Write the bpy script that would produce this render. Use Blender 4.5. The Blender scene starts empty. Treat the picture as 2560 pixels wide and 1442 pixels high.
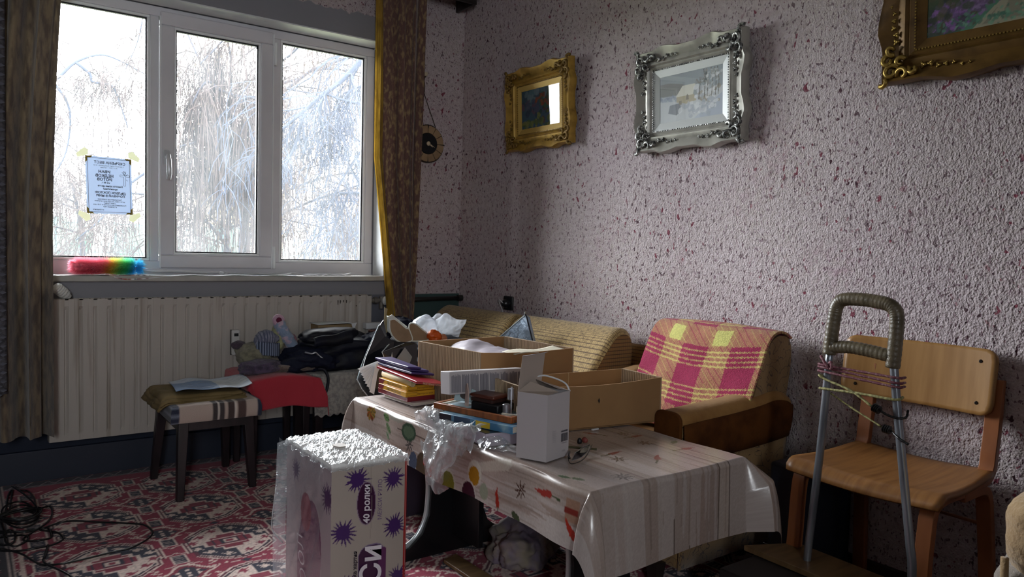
import bpy, bmesh, math, random
import numpy as np
from mathutils import Vector, Matrix, noise
PI = math.pi
S = bpy.context.scene
COL = S.collection
random.seed(7); RNG = np.random.RandomState(7)

# ---------------------------------------------------------------- camera
CAMLOC = Vector((-2.355, -3.721, 1.02))
F_PX, YAW, PITCH, ROLL = 1864.9, .63526, -.048055, .02537
def cam_axes():
    cy, sy, cp, sp = math.cos(YAW), math.sin(YAW), math.cos(PITCH), math.sin(PITCH)
    fw = Vector((sy*cp, cy*cp, sp)); r = Vector((cy, -sy, 0)); u = r.cross(fw)
    c, s = math.cos(ROLL), math.sin(ROLL)
    return c*r + s*u, -s*r + c*u, fw
CR, CU, CF = cam_axes()
cd = bpy.data.cameras.new('camera'); cam = bpy.data.objects.new('camera', cd); COL.objects.link(cam)
cd.sensor_width = 36; cd.lens = F_PX/2560*36; cd.clip_start = .05; cd.clip_end = 300
m = Matrix((CR, CU, -CF)).transposed().to_4x4(); m.translation = CAMLOC
cam.matrix_world = m
S.camera = cam
# ---------------------------------------------------------------- world, light, exposure
W = bpy.data.worlds.new('world'); S.world = W; W.use_nodes = True
nt = W.node_tree; nt.nodes.clear()
bg = nt.nodes.new('ShaderNodeBackground'); wo = nt.nodes.new('ShaderNodeOutputWorld')
tc = nt.nodes.new('ShaderNodeTexCoord'); sp = nt.nodes.new('ShaderNodeSeparateXYZ'); rp = nt.nodes.new('ShaderNodeValToRGB')
nt.links.new(tc.outputs['Generated'], sp.inputs[0]); nt.links.new(sp.outputs['Z'], rp.inputs[0])
rp.color_ramp.elements[0].position = 0; rp.color_ramp.elements[0].color = (.90, .95, 1, 1)
rp.color_ramp.elements[1].position = .8; rp.color_ramp.elements[1].color = (.96, .98, 1, 1)
nt.links.new(rp.outputs[0], bg.inputs[0]); nt.links.new(bg.outputs[0], wo.inputs[0])
bg.inputs[1].default_value = 23.0
S.view_settings.view_transform = 'Standard'; S.view_settings.look = 'None'
S.view_settings.exposure = 0.80; S.view_settings.gamma = 1; S.view_settings.use_curve_mapping = False
S.cycles.max_bounces = 10; S.cycles.diffuse_bounces = 5; S.cycles.transparent_max_bounces = 24
S.cycles.caustics_reflective = False; S.cycles.caustics_refractive = False; S.cycles.sample_clamp_indirect = 6
# sky portal in the window opening: it only guides the sampling of the sky
pl = bpy.data.lights.new('sky_portal', 'AREA'); pl.shape = 'RECTANGLE'; pl.size = 1.75; pl.size_y = 1.3; pl.cycles.is_portal = True
po = bpy.data.objects.new('sky_portal', pl); po.location = (-1.34, .3, 1.5); po.rotation_euler = (-PI/2, 0, 0); COL.objects.link(po)
# unseen window added in the rear wall behind the camera to brighten the room
pl2 = bpy.data.lights.new('rear_fill_portal', 'AREA'); pl2.shape = 'RECTANGLE'; pl2.size = .55; pl2.size_y = 1.1; pl2.cycles.is_portal = True
po2 = bpy.data.objects.new('rear_fill_portal', pl2); po2.location = (-3.2, -5.82, 1.6); po2.rotation_euler = (PI/2, 0, 0); COL.objects.link(po2)

# ---------------------------------------------------------------- helpers
def lin(h):
    if isinstance(h, (tuple, list)): return tuple(h[:3])
    h = h.lstrip('#'); v = [int(h[i:i+2], 16)/255 for i in (0, 2, 4)]
    return tuple(x/12.92 if x <= .04045 else ((x+.055)/1.055)**2.4 for x in v)

def M(name, col=(.5, .5, .5), rough=.6, metal=0., vary=None, bump=None, attr=False, alpha=1., emit=None, sheen=0., trans=0., spec=None, coat=0., coords='Object', wave=None):
    """procedural material. vary=(scale, colour2, low, high[, stretch]); bump=(scale, strength[, distance]); trans = share of thin translucency"""
    m = bpy.data.materials.new(name); m.use_nodes = True; n = m.node_tree; b = n.nodes['Principled BSDF']; L = n.links.new
    b.inputs['Roughness'].default_value = rough; b.inputs['Metallic'].default_value = metal
    if spec is not None: b.inputs['Specular IOR Level'].default_value = spec
    if sheen: b.inputs['Sheen Weight'].default_value = sheen; b.inputs['Sheen Roughness'].default_value = .6
    if coat: b.inputs['Coat Weight'].default_value = coat; b.inputs['Coat Roughness'].default_value = .15
    c = lin(col)
    out = None
    tcn = n.nodes.new('ShaderNodeTexCoord')
    if attr:
        a = n.nodes.new('ShaderNodeAttribute'); a.attribute_name = 'Col'; out = a.outputs['Color']
    if vary:
        c2 = lin(vary[1]); mp = n.nodes.new('ShaderNodeMapping'); L(tcn.outputs[coords], mp.inputs[0])
        if len(vary) > 4: mp.inputs['Scale'].default_value = vary[4]
        nz = n.nodes.new('ShaderNodeTexNoise'); nz.inputs['Scale'].default_value = vary[0]; nz.inputs['Detail'].default_value = 5
        L(mp.outputs[0], nz.inputs['Vector'])
        r = n.nodes.new('ShaderNodeMapRange'); r.inputs['From Min'].default_value = vary[2]; r.inputs['From Max'].default_value = vary[3]
        L(nz.outputs['Fac'], r.inputs['Value'])
        mx = n.nodes.new('ShaderNodeMix'); mx.data_type = 'RGBA'; L(r.outputs[0], mx.inputs['Factor'])
        if out is not None:
            mx.blend_type = 'MULTIPLY'; L(out, mx.inputs['A']); mx.inputs['B'].default_value = (*c2, 1)
        else:
            mx.inputs['A'].default_value = (*c, 1); mx.inputs['B'].default_value = (*c2, 1)
        out = mx.outputs['Result']
    if wave:   # (scale, direction, colour, low, high)
        for (sc, di, c3, lo, hi) in wave:
            wv = n.nodes.new('ShaderNodeTexWave'); wv.bands_direction = di; wv.inputs['Scale'].default_value = sc; wv.inputs['Distortion'].default_value = .6; wv.inputs['Detail'].default_value = 1
            L(tcn.outputs[coords], wv.inputs['Vector'])
            r = n.nodes.new('ShaderNodeMapRange'); r.inputs['From Min'].default_value = lo; r.inputs['From Max'].default_value = hi; L(wv.outputs['Fac'], r.inputs['Value'])
            mx = n.nodes.new('ShaderNodeMix'); mx.data_type = 'RGBA'; L(r.outputs[0], mx.inputs['Factor'])
            if out is not None: L(out, mx.inputs['A'])
            else: mx.inputs['A'].default_value = (*c, 1)
            mx.inputs['B'].default_value = (*lin(c3), 1); out = mx.outputs['Result']
    if out is not None: L(out, b.inputs['Base Color'])
    else: b.inputs['Base Color'].default_value = (*c, 1)
    if bump:
        nz = n.nodes.new('ShaderNodeTexNoise'); nz.inputs['Scale'].default_value = bump[0]; nz.inputs['Detail'].default_value = 4
        mp = n.nodes.new('ShaderNodeMapping'); L(tcn.outputs[coords], mp.inputs[0])
        if len(bump) > 3: mp.inputs['Scale'].default_value = bump[3]
        L(mp.outputs[0], nz.inputs['Vector'])
        bp = n.nodes.new('ShaderNodeBump'); bp.inputs['Strength'].default_value = bump[1]; bp.inputs['Distance'].default_value = bump[2] if len(bump) > 2 else .004
        L(nz.outputs['Fac'], bp.inputs['Height']); L(bp.outputs[0], b.inputs['Normal'])
    if emit: b.inputs['Emission Color'].default_value = (*lin(emit[0]), 1); b.inputs['Emission Strength'].default_value = emit[1]
    mo = n.nodes['Material Output']
    last = b.outputs[0]
    if trans:
        tl = n.nodes.new('ShaderNodeBsdfTranslucent')
        if out is not None: L(out, tl.inputs[0])
        else: tl.inputs[0].default_value = (*c, 1)
        ms = n.nodes.new('ShaderNodeMixShader'); ms.inputs[0].default_value = trans; L(last, ms.inputs[1]); L(tl.outputs[0], ms.inputs[2]); last = ms.outputs[0]
    if alpha < 1:
        tp = n.nodes.new('ShaderNodeBsdfTransparent'); ms = n.nodes.new('ShaderNodeMixShader'); ms.inputs[0].default_value = alpha
        L(tp.outputs[0], ms.inputs[1]); L(last, ms.inputs[2]); last = ms.outputs[0]
    L(last, mo.inputs[0])
    return m

def tag(o, label=None, cat=None, group=None, kind=None):
    if label: o['label'] = label
    if cat: o['category'] = cat
    if group: o['group'] = group
    if kind: o['kind'] = kind
    return o

class MB:
    """collects geometry and links it as ONE mesh object"""
    def __init__(s): s.v = []; s.f = []; s.c = []
    def add(s, V, Fc, col=None):
        k = len(s.v); s.v += [tuple(p) for p in V]; s.f += [tuple(i+k for i in f) for f in Fc]
        if col is not None: s.c += [col]*len(V)
        return s
    def box(s, a, b, col=None, mat=None):
        x0, y0, z0 = a; x1, y1, z1 = b
        V = [Vector(p) for p in ((x0,y0,z0),(x1,y0,z0),(x1,y1,z0),(x0,y1,z0),(x0,y0,z1),(x1,y0,z1),(x1,y1,z1),(x0,y1,z1))]
        if mat is not None: V = [mat @ p for p in V]
        return s.add(V, [(3,2,1,0),(4,5,6,7),(0,1,5,4),(1,2,6,5),(2,3,7,6),(3,0,4,7)], col)
    def quadbox(s, base, h, col=None, top=None):     # base: 4 xy points ccw, z0; h
        z0 = base[0][2]; V = [Vector(p) for p in base] + [Vector(p)+Vector((0,0,h)) for p in (top or base)]
        return s.add(V, [(3,2,1,0),(4,5,6,7),(0,1,5,4),(1,2,6,5),(2,3,7,6),(3,0,4,7)], col)
    def tube(s, path, r, n=8, caps=True, col=None, closed=False, flat=None, up=(0,0,1)):
        P = [Vector(p) for p in path]; N = len(P); rr = r if isinstance(r, (list, tuple)) else [r]*N
        V = []; prev = None
        for i, p in enumerate(P):
            if closed: t = P[(i+1) % N]-P[i-1]
            else: t = P[min(i+1, N-1)]-P[max(i-1, 0)]
            if t.length < 1e-9: t = Vector((0,0,1))
            t.normalize()
            if prev is None:
                a = Vector(up) if abs(t.dot(Vector(up))) < .95 else Vector((1,0,0))
                u = (a-t*a.dot(t)).normalized()
            else:
                u = prev-t*prev.dot(t)
                u = u.normalized() if u.length > 1e-6 else Vector((1,0,0))
            prev = u; w = t.cross(u)
            fx, fy = (1, 1) if flat is None else flat
            for k in range(n):
                a = 2*PI*k/n + (PI/n if n == 4 else 0)
                V.append(p + u*math.cos(a)*rr[i]*fx + w*math.sin(a)*rr[i]*fy)
        Fc = []
        for i in range(N if closed else N-1):
            j = (i+1) % N
            for k in range(n): Fc.append((i*n+k, i*n+(k+1) % n, j*n+(k+1) % n, j*n+k))
        if caps and not closed: Fc.append(tuple(range(n-1, -1, -1))); Fc.append(tuple((N-1)*n+k for k in range(n)))
        return s.add(V, Fc, col)
    def lathe(s, c, prof, n=20, axis=(0,0,1), col=None):
        ax = Vector(axis).normalized(); a = Vector((1,0,0)) if abs(ax.x) < .9 else Vector((0,1,0))
        u = (a-ax*a.dot(ax)).normalized(); w = ax.cross(u); V = []
        for (r, h) in prof:
            for k in range(n):
                t = 2*PI*k/n; V.append(Vector(c)+ax*h+u*math.cos(t)*r+w*math.sin(t)*r)
        Fc = [(i*n+k, i*n+(k+1) % n, (i+1)*n+(k+1) % n, (i+1)*n+k) for i in range(len(prof)-1) for k in range(n)]
        Fc.append(tuple(range(n-1, -1, -1))); Fc.append(tuple((len(prof)-1)*n+k for k in range(n)))
        return s.add(V, Fc, col)
    def prism(s, poly, o, u, v, w, col=None):   # polygon (a,b) in plane o+a*u+b*v, extruded by w
        o, u, v, w = map(Vector, (o, u, v, w)); n = len(poly)
        V = [o+u*a+v*b for a, b in poly]; V += [p+w for p in V]
        Fc = [tuple(range(n-1, -1, -1)), tuple(range(n, 2*n))]+[(i, (i+1) % n, n+(i+1) % n, n+i) for i in range(n)]
        return s.add(V, Fc, col)
    def grid(s, nx, ny, fn, col=None, colfn=None):
        V = []; k = len(s.v)
        for j in range(ny):
            for i in range(nx):
                u, v = i/(nx-1), j/(ny-1); V.append(fn(u, v))
                if colfn: s.c.append(colfn(u, v))
        Fc = [(j*nx+i, j*nx+i+1, (j+1)*nx+i+1, (j+1)*nx+i) for j in range(ny-1) for i in range(nx-1)]
        return s.add(V, Fc, col)
    def build(s, name, mat, parent=None, smooth=False, bevel=0, seg=2, subsurf=0, solid=0, angle=None):
        me = bpy.data.meshes.new(name); me.from_pydata([tuple(p) for p in s.v], [], s.f); me.validate(); me.update()
        if s.c and len(s.c) == len(me.vertices):
            ca = me.color_attributes.new('Col', 'FLOAT_COLOR', 'POINT')
            arr = np.ones((len(s.c), 4), np.float32); arr[:, :3] = np.array([lin(c) for c in s.c]); ca.data.foreach_set('color', arr.ravel())
        bm = bmesh.new(); bm.from_mesh(me); bmesh.ops.recalc_face_normals(bm, faces=bm.faces); bm.to_mesh(me); bm.free()
        o = bpy.data.objects.new(name, me); COL.objects.link(o)
        if mat: me.materials.append(mat)
        if parent: o.parent = parent
        if bevel:
            md = o.modifiers.new('b', 'BEVEL'); md.width = bevel; md.segments = seg; md.limit_method = 'ANGLE'; md.angle_limit = .6
        if solid: md = o.modifiers.new('s', 'SOLIDIFY'); md.thickness = solid; md.offset = 0
        if subsurf: md = o.modifiers.new('u', 'SUBSURF'); md.levels = subsurf; md.render_levels = subsurf
        if smooth or subsurf:
            me.polygons.foreach_set('use_smooth', [True]*len(me.polygons))
        elif bevel:
            me.polygons.foreach_set('use_smooth', [True]*len(me.polygons))
            if hasattr(me, 'set_sharp_from_angle'): me.set_sharp_from_angle(angle=.7)
        return o

def empty(name, loc=(0,0,0), label=None, cat=None, group=None, kind=None, rz=0, rot=None):
    o = bpy.data.objects.new(name, None); COL.objects.link(o); o.location = loc; o.rotation_euler = rot or (0,0,rz); o.empty_display_size = .05
    return tag(o, label, cat, group, kind)

def adopt(parent):
    """parts below are built in world coordinates: keep them there although the parent empty stands elsewhere"""
    inv = Matrix.Translation(parent.location) @ parent.rotation_euler.to_matrix().to_4x4()
    inv = inv.inverted()
    for ch in parent.children: 
        if 'placed' not in ch.keys(): ch.matrix_parent_inverse = inv
    return parent

def text(body, size, o, u, v, mat, parent=None, name='lettering', align='CENTER', bold=0, off=0.0, shear=0, sx=1):
    cu = bpy.data.curves.new(name, 'FONT'); cu.body = body; cu.size = size; cu.align_x = align; cu.offset = bold; cu.shear = shear; cu.resolution_u = 2
    cu.space_line = .95
    t = bpy.data.objects.new(name, cu); COL.objects.link(t)
    bpy.context.view_layer.update()
    me = bpy.data.meshes.new_from_object(t.evaluated_get(bpy.context.evaluated_depsgraph_get()))
    bpy.data.objects.remove(t); bpy.data.curves.remove(cu)
    u = Vector(u).normalized(); v = Vector(v).normalized(); w = u.cross(v)
    mm = Matrix((u*sx, v, w)).transposed().to_4x4(); mm.translation = Vector(o)+w*off
    me.transform(mm); me.materials.clear(); me.materials.append(mat)
    ob = bpy.data.objects.new(name, me); COL.objects.link(ob)
    if parent: ob.parent = parent
    return ob

class Cv:
    """a flat print held as colours on a fine mesh (w x h metres, res metres per vertex)"""
    def __init__(s, w, h, res, bgc):
        s.w, s.h = w, h; s.nx = int(round(w/res))+1; s.ny = int(round(h/res))+1
        s.X, s.Y = np.meshgrid(np.linspace(0, w, s.nx), np.linspace(0, h, s.ny))
        s.C = np.empty((s.ny, s.nx, 3)); s.C[:] = lin(bgc)
    def put(s, m, c, a=1.):
        c = np.array(lin(c)) if not isinstance(c, np.ndarray) else c
        s.C[m] = s.C[m]*(1-a)+c*a
    def ell(s, cx, cy, rx, ry, c, ang=0, a=1.):
        ca, sa = math.cos(ang), math.sin(ang); dx = s.X-cx; dy = s.Y-cy
        s.put(((dx*ca+dy*sa)/rx)**2+((-dx*sa+dy*ca)/ry)**2 < 1, c, a)
    def poly(s, pts, c, a=1.):
        xs = [p[0] for p in pts]; ys = [p[1] for p in pts]
        i0 = max(0, int(min(xs)/s.w*(s.nx-1))-1); i1 = min(s.nx, int(max(xs)/s.w*(s.nx-1))+2)
        j0 = max(0, int(min(ys)/s.h*(s.ny-1))-1); j1 = min(s.ny, int(max(ys)/s.h*(s.ny-1))+2)
        if i0 >= i1 or j0 >= j1: return
        X = s.X[j0:j1, i0:i1]; Y = s.Y[j0:j1, i0:i1]; ins = np.zeros(X.shape, bool)
        n = len(pts)
        for k in range(n):
            xa, ya = pts[k]; xb, yb = pts[(k+1) % n]
            if ya == yb: continue
            cond = ((ya > Y) != (yb > Y)) & (X < (xb-xa)*(Y-ya)/(yb-ya)+xa); ins ^= cond
        sub = s.C[j0:j1, i0:i1]; cc = np.array(lin(c)); sub[ins] = sub[ins]*(1-a)+cc*a
    def line(s, pts, w, c, a=1., closed=False):
        P = list(pts)+([pts[0]] if closed else [])
        for (xa, ya), (xb, yb) in zip(P[:-1], P[1:]):
            d = math.hypot(xb-xa, yb-ya) or 1e-9; nx, ny = -(yb-ya)/d*w/2, (xb-xa)/d*w/2; ex, ey = (xb-xa)/d*w*.4, (yb-ya)/d*w*.4
            s.poly([(xa-ex+nx, ya-ey+ny), (xb+ex+nx, yb+ey+ny), (xb+ex-nx, yb+ey-ny), (xa-ex-nx, ya-ey-ny)], c, a)
    def build(s, name, mat, fn, parent=None, smooth=True, keep=None):
        P = np.stack([np.broadcast_to(np.asarray(q, float), s.X.shape) for q in fn(s.X, s.Y)], -1).reshape(-1, 3)
        nx, ny = s.nx, s.ny; I = np.arange(nx*ny).reshape(ny, nx)
        Q = np.stack([I[:-1, :-1], I[:-1, 1:], I[1:, 1:], I[1:, :-1]], -1)
        if keep is not None:
            kk = keep(s.X, s.Y); Q = Q[(kk[:-1, :-1] & kk[:-1, 1:] & kk[1:, 1:] & kk[1:, :-1])]
        Q = Q.reshape(-1, 4)
        me = bpy.data.meshes.new(name); me.vertices.add(len(P)); me.vertices.foreach_set('co', P.astype(np.float32).ravel())
        me.loops.add(Q.size); me.loops.foreach_set('vertex_index', Q.ravel().astype(np.int32))
        me.polygons.add(len(Q)); me.polygons.foreach_set('loop_start', (np.arange(len(Q))*4).astype(np.int32)); me.polygons.foreach_set('loop_total', np.full(len(Q), 4, np.int32))
        me.update(calc_edges=True)
        ca = me.color_attributes.new('Col', 'FLOAT_COLOR', 'POINT'); arr = np.ones((nx*ny, 4), np.float32); arr[:, :3] = s.C.reshape(-1, 3); ca.data.foreach_set('color', arr.ravel())
        if smooth: me.polygons.foreach_set('use_smooth', [True]*len(me.polygons))
        me.materials.append(mat); o = bpy.data.objects.new(name, me); COL.objects.link(o)
        if parent: o.parent = parent
        return o

def fbm(p, sc, seed=0, oct=3):
    q = Vector((p[0]*sc+seed*7.3, p[1]*sc-seed*3.1, p[2]*sc+seed*1.7)); return noise.fractal(q, 1.0, 2.0, oct)
def crease(p, sc, seed=0):   # sharp folds
    q = Vector((p[0]*sc+seed*5.3, p[1]*sc+seed*2.1, p[2]*sc-seed*4.7))
    return 1-abs(noise.noise(q))*2.2 + .5*(1-abs(noise.noise(q*2.1))*2.2) + .25*(1-abs(noise.noise(q*4.3))*2)
def lump(name, c, size, mat, parent=None, seed=0, amp=.25, sc=6, sub=4, flatz=None, squash=None, rot=0, folds=0., fsc=9, power=2.0):
    """a soft crumpled body: superellipsoid with folds; never below flatz"""
    bm = bmesh.new(); bmesh.ops.create_icosphere(bm, subdivisions=sub, radius=1)
    R = Matrix.Rotation(rot, 3, 'Z'); c = Vector(c)
    for v in bm.verts:
        d = v.co.copy(); k = (abs(d.x)**power+abs(d.y)**power+abs(d.z)**power)**(-1/power); d *= k
        n = 1+amp*fbm(d, sc/6, seed)+(folds*crease(d, fsc/4, seed) if folds else 0)
        p = Vector((d.x*size[0], d.y*size[1], d.z*size[2]))*n
        p = R @ p + c
        if flatz is not None and p.z < flatz: p.z = flatz
        v.co = p
    me = bpy.data.meshes.new(name); bm.to_mesh(me); bm.free()
    me.polygons.foreach_set('use_smooth', [True]*len(me.polygons)); me.materials.append(mat)
    o = bpy.data.objects.new(name, me); COL.objects.link(o)
    if parent: o.parent = parent
    return o
def sheet(name, nx, ny, fn, mat, parent=None, solid=.002, smooth=True):
    return MB().grid(nx, ny, fn).build(name, mat, parent, smooth=smooth, solid=solid)
def lerp(a, b, t): return a+(b-a)*t
def bpx(px, py, y=-1.0):      # the point at depth plane y that lies behind a spot of the photograph
    d = CF+(px-1280)/F_PX*CR-(py-721)/F_PX*CU; t = (y-CAMLOC.y)/d.y; return CAMLOC+d*t
def catmull(P, n=8, closed=False):
    P = [Vector(p) for p in P]; out = []; N = len(P)
    rng = range(N) if closed else range(N-1)
    for i in rng:
        p0 = P[i-1] if (closed or i > 0) else P[0]*2-P[1]; p1 = P[i]; p2 = P[(i+1) % N]; p3 = P[(i+2) % N] if (closed or i+2 < N) else P[-1]*2-P[-2]
        for k in range(n):
            t = k/n; out.append(.5*((2*p1)+(p2-p0)*t+(2*p0-5*p1+4*p2-p3)*t*t+(3*p1-p0-3*p2+p3)*t**3))
    if not closed: out.append(P[-1])
    return out
def rrect(w, h, r, n=5, cx=0, cy=0):
    pts = []
    for sx, sy, a0 in ((1,1,0),(-1,1,PI/2),(-1,-1,PI),(1,-1,1.5*PI)):
        for k in range(n+1):
            a = a0+PI/2*k/n; pts.append((cx+sx*(w/2-r)+r*math.cos(a), cy+sy*(h/2-r)+r*math.sin(a)))
    return pts
# ================================================================ SETTING
def plaster(name, grey_zone=False):
    m = bpy.data.materials.new(name); m.use_nodes = True; n = m.node_tree; b = n.nodes['Principled BSDF']; L = n.links.new; N = n.nodes.new
    tc = N('ShaderNodeTexCoord')
    def nz(scale, detail=3, sc=(1,1,1), rough=.5):
        mp = N('ShaderNodeMapping'); L(tc.outputs['Object'], mp.inputs[0]); mp.inputs['Scale'].default_value = sc
        t = N('ShaderNodeTexNoise'); t.inputs['Scale'].default_value = scale; t.inputs['Detail'].default_value = detail; t.inputs['Roughness'].default_value = rough; L(mp.outputs[0], t.inputs['Vector']); return t.outputs['Fac']
    def rng(x, a, b_):
        r = N('ShaderNodeMapRange'); r.inputs['From Min'].default_value = a; r.inputs['From Max'].default_value = b_; L(x, r.inputs['Value']); return r.outputs[0]
    def mix(f, a, c):
        x = N('ShaderNodeMix'); x.data_type = 'RGBA'
        if isinstance(f, float): x.inputs['Factor'].default_value = f
        else: L(f, x.inputs['Factor'])
        for k, q in (('A', a), ('B', c)):
            if isinstance(q, tuple): x.inputs[k].default_value = (*q, 1)
            else: L(q, x.inputs[k])
        return x.outputs['Result']
    def mul(a, c):
        x = N('ShaderNodeMath'); x.operation = 'MULTIPLY'; L(a, x.inputs[0]); L(c, x.inputs[1]); return x.outputs[0]
    base = mix(rng(nz(1.6), .35, .65), lin('#b3a4a9'), lin('#bab0ab'))
    base = mix(rng(nz(45, 3), .3, .7), base, lin('#cbbfc2'))
    # pink stain clouds
    base = mix(mul(rng(nz(3.2, 3), .5, .75), rng(nz(30), .4, .9)), base, lin('#a07a8c'))
    # small dark flecks, slightly upright, and larger maroon ones
    dens = rng(nz(2.3), .3, .62)
    f1 = rng(nz(105, 1.5, (1, 1, .6)), .625, .66)
    f2 = mul(rng(nz(52, 2.5, (1, 1, .7)), .615, .65), dens)
    f3 = mul(rng(nz(40, 3, (1, 1, .75)), .625, .66), rng(nz(4), .46, .56))
    c1 = mix(f1, base, lin('#7d6670'))
    c2 = mix(f2, c1, lin('#4c2d38'))
    c3 = mix(f3, c2, lin('#7d3a4a'))
    col = c3
    if grey_zone:
        s = N('ShaderNodeSeparateXYZ'); L(tc.outputs['Object'], s.inputs[0])
        wob = N('ShaderNodeMath'); wob.operation = 'MULTIPLY_ADD'; L(nz(22, 4), wob.inputs[0]); wob.inputs[1].default_value = .06; L(s.outputs['Z'], wob.inputs[2])
        gz = rng(wob.outputs[0], 2.292, 2.288)     # below the ragged edge
        gx = rng(s.outputs['X'], -.43, -.44)
        g = mul(gz, gx)
        col = mix(g, col, lin('#8d8d93'))
        low = rng(s.outputs['Z'], .775, .77); shade_band = rng(s.outputs['Z'], .20, .19)  # navy band low on the wall paints in the shade under the radiator
        col = mix(low, col, mix(gx, lin('#3c514f'), lin('#6a6c76'))); col = mix(shade_band, col, lin('#1b2334'))
        keep = N('ShaderNodeMath'); keep.operation = 'MAXIMUM'; L(g, keep.inputs[0]); L(low, keep.inputs[1])
        inv = N('ShaderNodeMath'); inv.operation = 'SUBTRACT'; inv.inputs[0].default_value = 1; L(keep.outputs[0], inv.inputs[1])
    L(col, b.inputs['Base Color']); b.inputs['Roughness'].default_value = .75; b.inputs['Specular IOR Level'].default_value = .35
    h = N('ShaderNodeMath'); h.operation = 'ADD'; L(nz(75, 2, (1, 1, .8)), h.inputs[0]); L(nz(160, 2), h.inputs[1])
    bp = N('ShaderNodeBump'); bp.inputs['Distance'].default_value = .006; L(h.outputs[0], bp.inputs['Height'])
    if grey_zone: L(inv.outputs[0], bp.inputs['Strength'])
    else: bp.inputs['Strength'].default_value = 1
    L(bp.outputs[0], b.inputs['Normal'])
    return m
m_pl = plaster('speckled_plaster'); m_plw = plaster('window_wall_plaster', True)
m_white = M('ceiling_paint', '#cfcbc6', .8, bump=(30, .2)); m_floor = M('dark_floorboards', '#2a2229', .5, vary=(3, '#1c171c', .4, .6, (1, 12, 1)))
m_far = M('room_paint', '#a89c9c', .8)
OX0, OX1, OZ0, OZ1 = -2.185, -.488, .85, 2.137
def struct(mb, name, mat, **k):
    o = mb.build(name, mat, **k); o['kind'] = 'structure'; return o
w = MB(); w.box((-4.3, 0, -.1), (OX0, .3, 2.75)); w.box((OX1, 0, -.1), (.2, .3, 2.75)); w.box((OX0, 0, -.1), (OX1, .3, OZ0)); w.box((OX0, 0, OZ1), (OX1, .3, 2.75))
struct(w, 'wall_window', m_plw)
struct(MB().box((0, -5.6, -.1), (.25, 0, 2.75)), 'wall_right', m_pl)
struct(MB().box((-4.5, -5.6, -.1), (-4.3, .3, 2.75)), 'wall_left', m_far)
w = MB(); w.box((-4.5, -5.8, -.1), (-3.47, -5.6, 2.75)); w.box((-2.93, -5.8, -.1), (.25, -5.6, 2.75)); w.box((-3.47, -5.8, -.1), (-2.93, -5.6, 1.05)); w.box((-3.47, -5.8, 2.15), (-2.93, -5.6, 2.75))
struct(w, 'wall_rear', m_far)
struct(MB().box((-4.5, -5.8, 2.62), (.25, .3, 2.8)), 'ceiling', m_white)
struct(MB().box((-4.5, -5.8, -.2), (.25, .3, -.012)), 'floor', m_floor)
m_navy = M('navy_baseboard', '#1b2334', .5)
struct(MB().box((-4.3, -.018, -.012), (-.02, 0, .13)), 'baseboard_window', m_navy, bevel=.004)
struct(MB().box((-.016, -5.6, -.012), (0, -.03, .06)), 'baseboard_right', M('brown_baseboard', '#3a2a28', .5), bevel=.004)
# reveal lining
m_rev = M('reveal_paint', '#e0e3e3', .6, vary=(9, '#c6c9ca', .55, .75)); 
rv = MB(); rv.box((OX1-.006, .001, OZ0), (OX1, .13, OZ1)); rv.box((OX0, .001, OZ0), (OX0+.006, .13, OZ1)); rv.box((OX0, .001, OZ1-.006), (OX1, .13, OZ1))
struct(rv, 'trim_1', m_rev)
# ---------------------------------------------------------------- window
m_pvc = M('grey_white_pvc', '#dedde1', .35, vary=(4, '#d2d1d6', .4, .7)); m_bead = M('white_bead', '#f1f4f5', .3); m_gask = M('black_gasket', '#1c1f24', .6)
m_chrome = M('satin_handle', '#d9dde0', .25, metal=.3)
def glassmat(name, haze, tint=(1,1,1)):
    g = bpy.data.materials.new(name); g.use_nodes = True; n = g.node_tree; L = n.links.new; n.nodes.clear()
    tp = n.nodes.new('ShaderNodeBsdfTransparent'); tp.inputs[0].default_value = (*tint, 1); gl = n.nodes.new('ShaderNodeBsdfGlossy'); gl.inputs['Roughness'].default_value = .02
    df = n.nodes.new('ShaderNodeBsdfTranslucent'); df.inputs[0].default_value = (.85, .92, 1, 1)
    fr = n.nodes.new('ShaderNodeFresnel'); fr.inputs[0].default_value = 1.4
    m1 = n.nodes.new('ShaderNodeMixShader'); m2 = n.nodes.new('ShaderNodeMixShader'); out = n.nodes.new('ShaderNodeOutputMaterial')
    nz = n.nodes.new('ShaderNodeTexNoise'); nz.inputs['Scale'].default_value = 5; nz.inputs['Detail'].default_value = 6; r = n.nodes.new('ShaderNodeMapRange')
    r.inputs['From Min'].default_value = .3; r.inputs['From Max'].default_value = .7; r.inputs['To Min'].default_value = haze*.6; r.inputs['To Max'].default_value = haze*1.3
    tcn = n.nodes.new('ShaderNodeTexCoord'); L(tcn.outputs['Object'], nz.inputs['Vector']); L(nz.outputs['Fac'], r.inputs['Value'])
    L(r.outputs[0], m1.inputs[0]); L(tp.outputs[0], m1.inputs[1]); L(df.outputs[0], m1.inputs[2])
    L(fr.outputs[0], m2.inputs[0]); L(m1.outputs[0], m2.inputs[1]); L(gl.outputs[0], m2.inputs[2]); L(m2.outputs[0], out.inputs[0]); return g
m_glass = glassmat('dusty_window_glass', .020)
win = empty('window_1', (-1.34, .15, .877), kind='structure')
fz0, fz1 = .872, 2.132; fx0, fx1 = -2.18, -.492
L0, L1, C0, C1, R0, R1 = -2.13, -1.640, -1.602, -1.064, -1.022, -.538   # openings
bz0, bz1 = .938, 2.088
def rframe(mb, x0, x1, z0, z1, t, y0, y1):
    mb.box((x0, y0, z0), (x1, y1, z0+t)); mb.box((x0, y0, z1-t), (x1, y1, z1)); mb.box((x0, y0, z0+t), (x0+t, y1, z1-t)); mb.box((x1-t, y0, z0+t), (x1, y1, z1-t))
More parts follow.
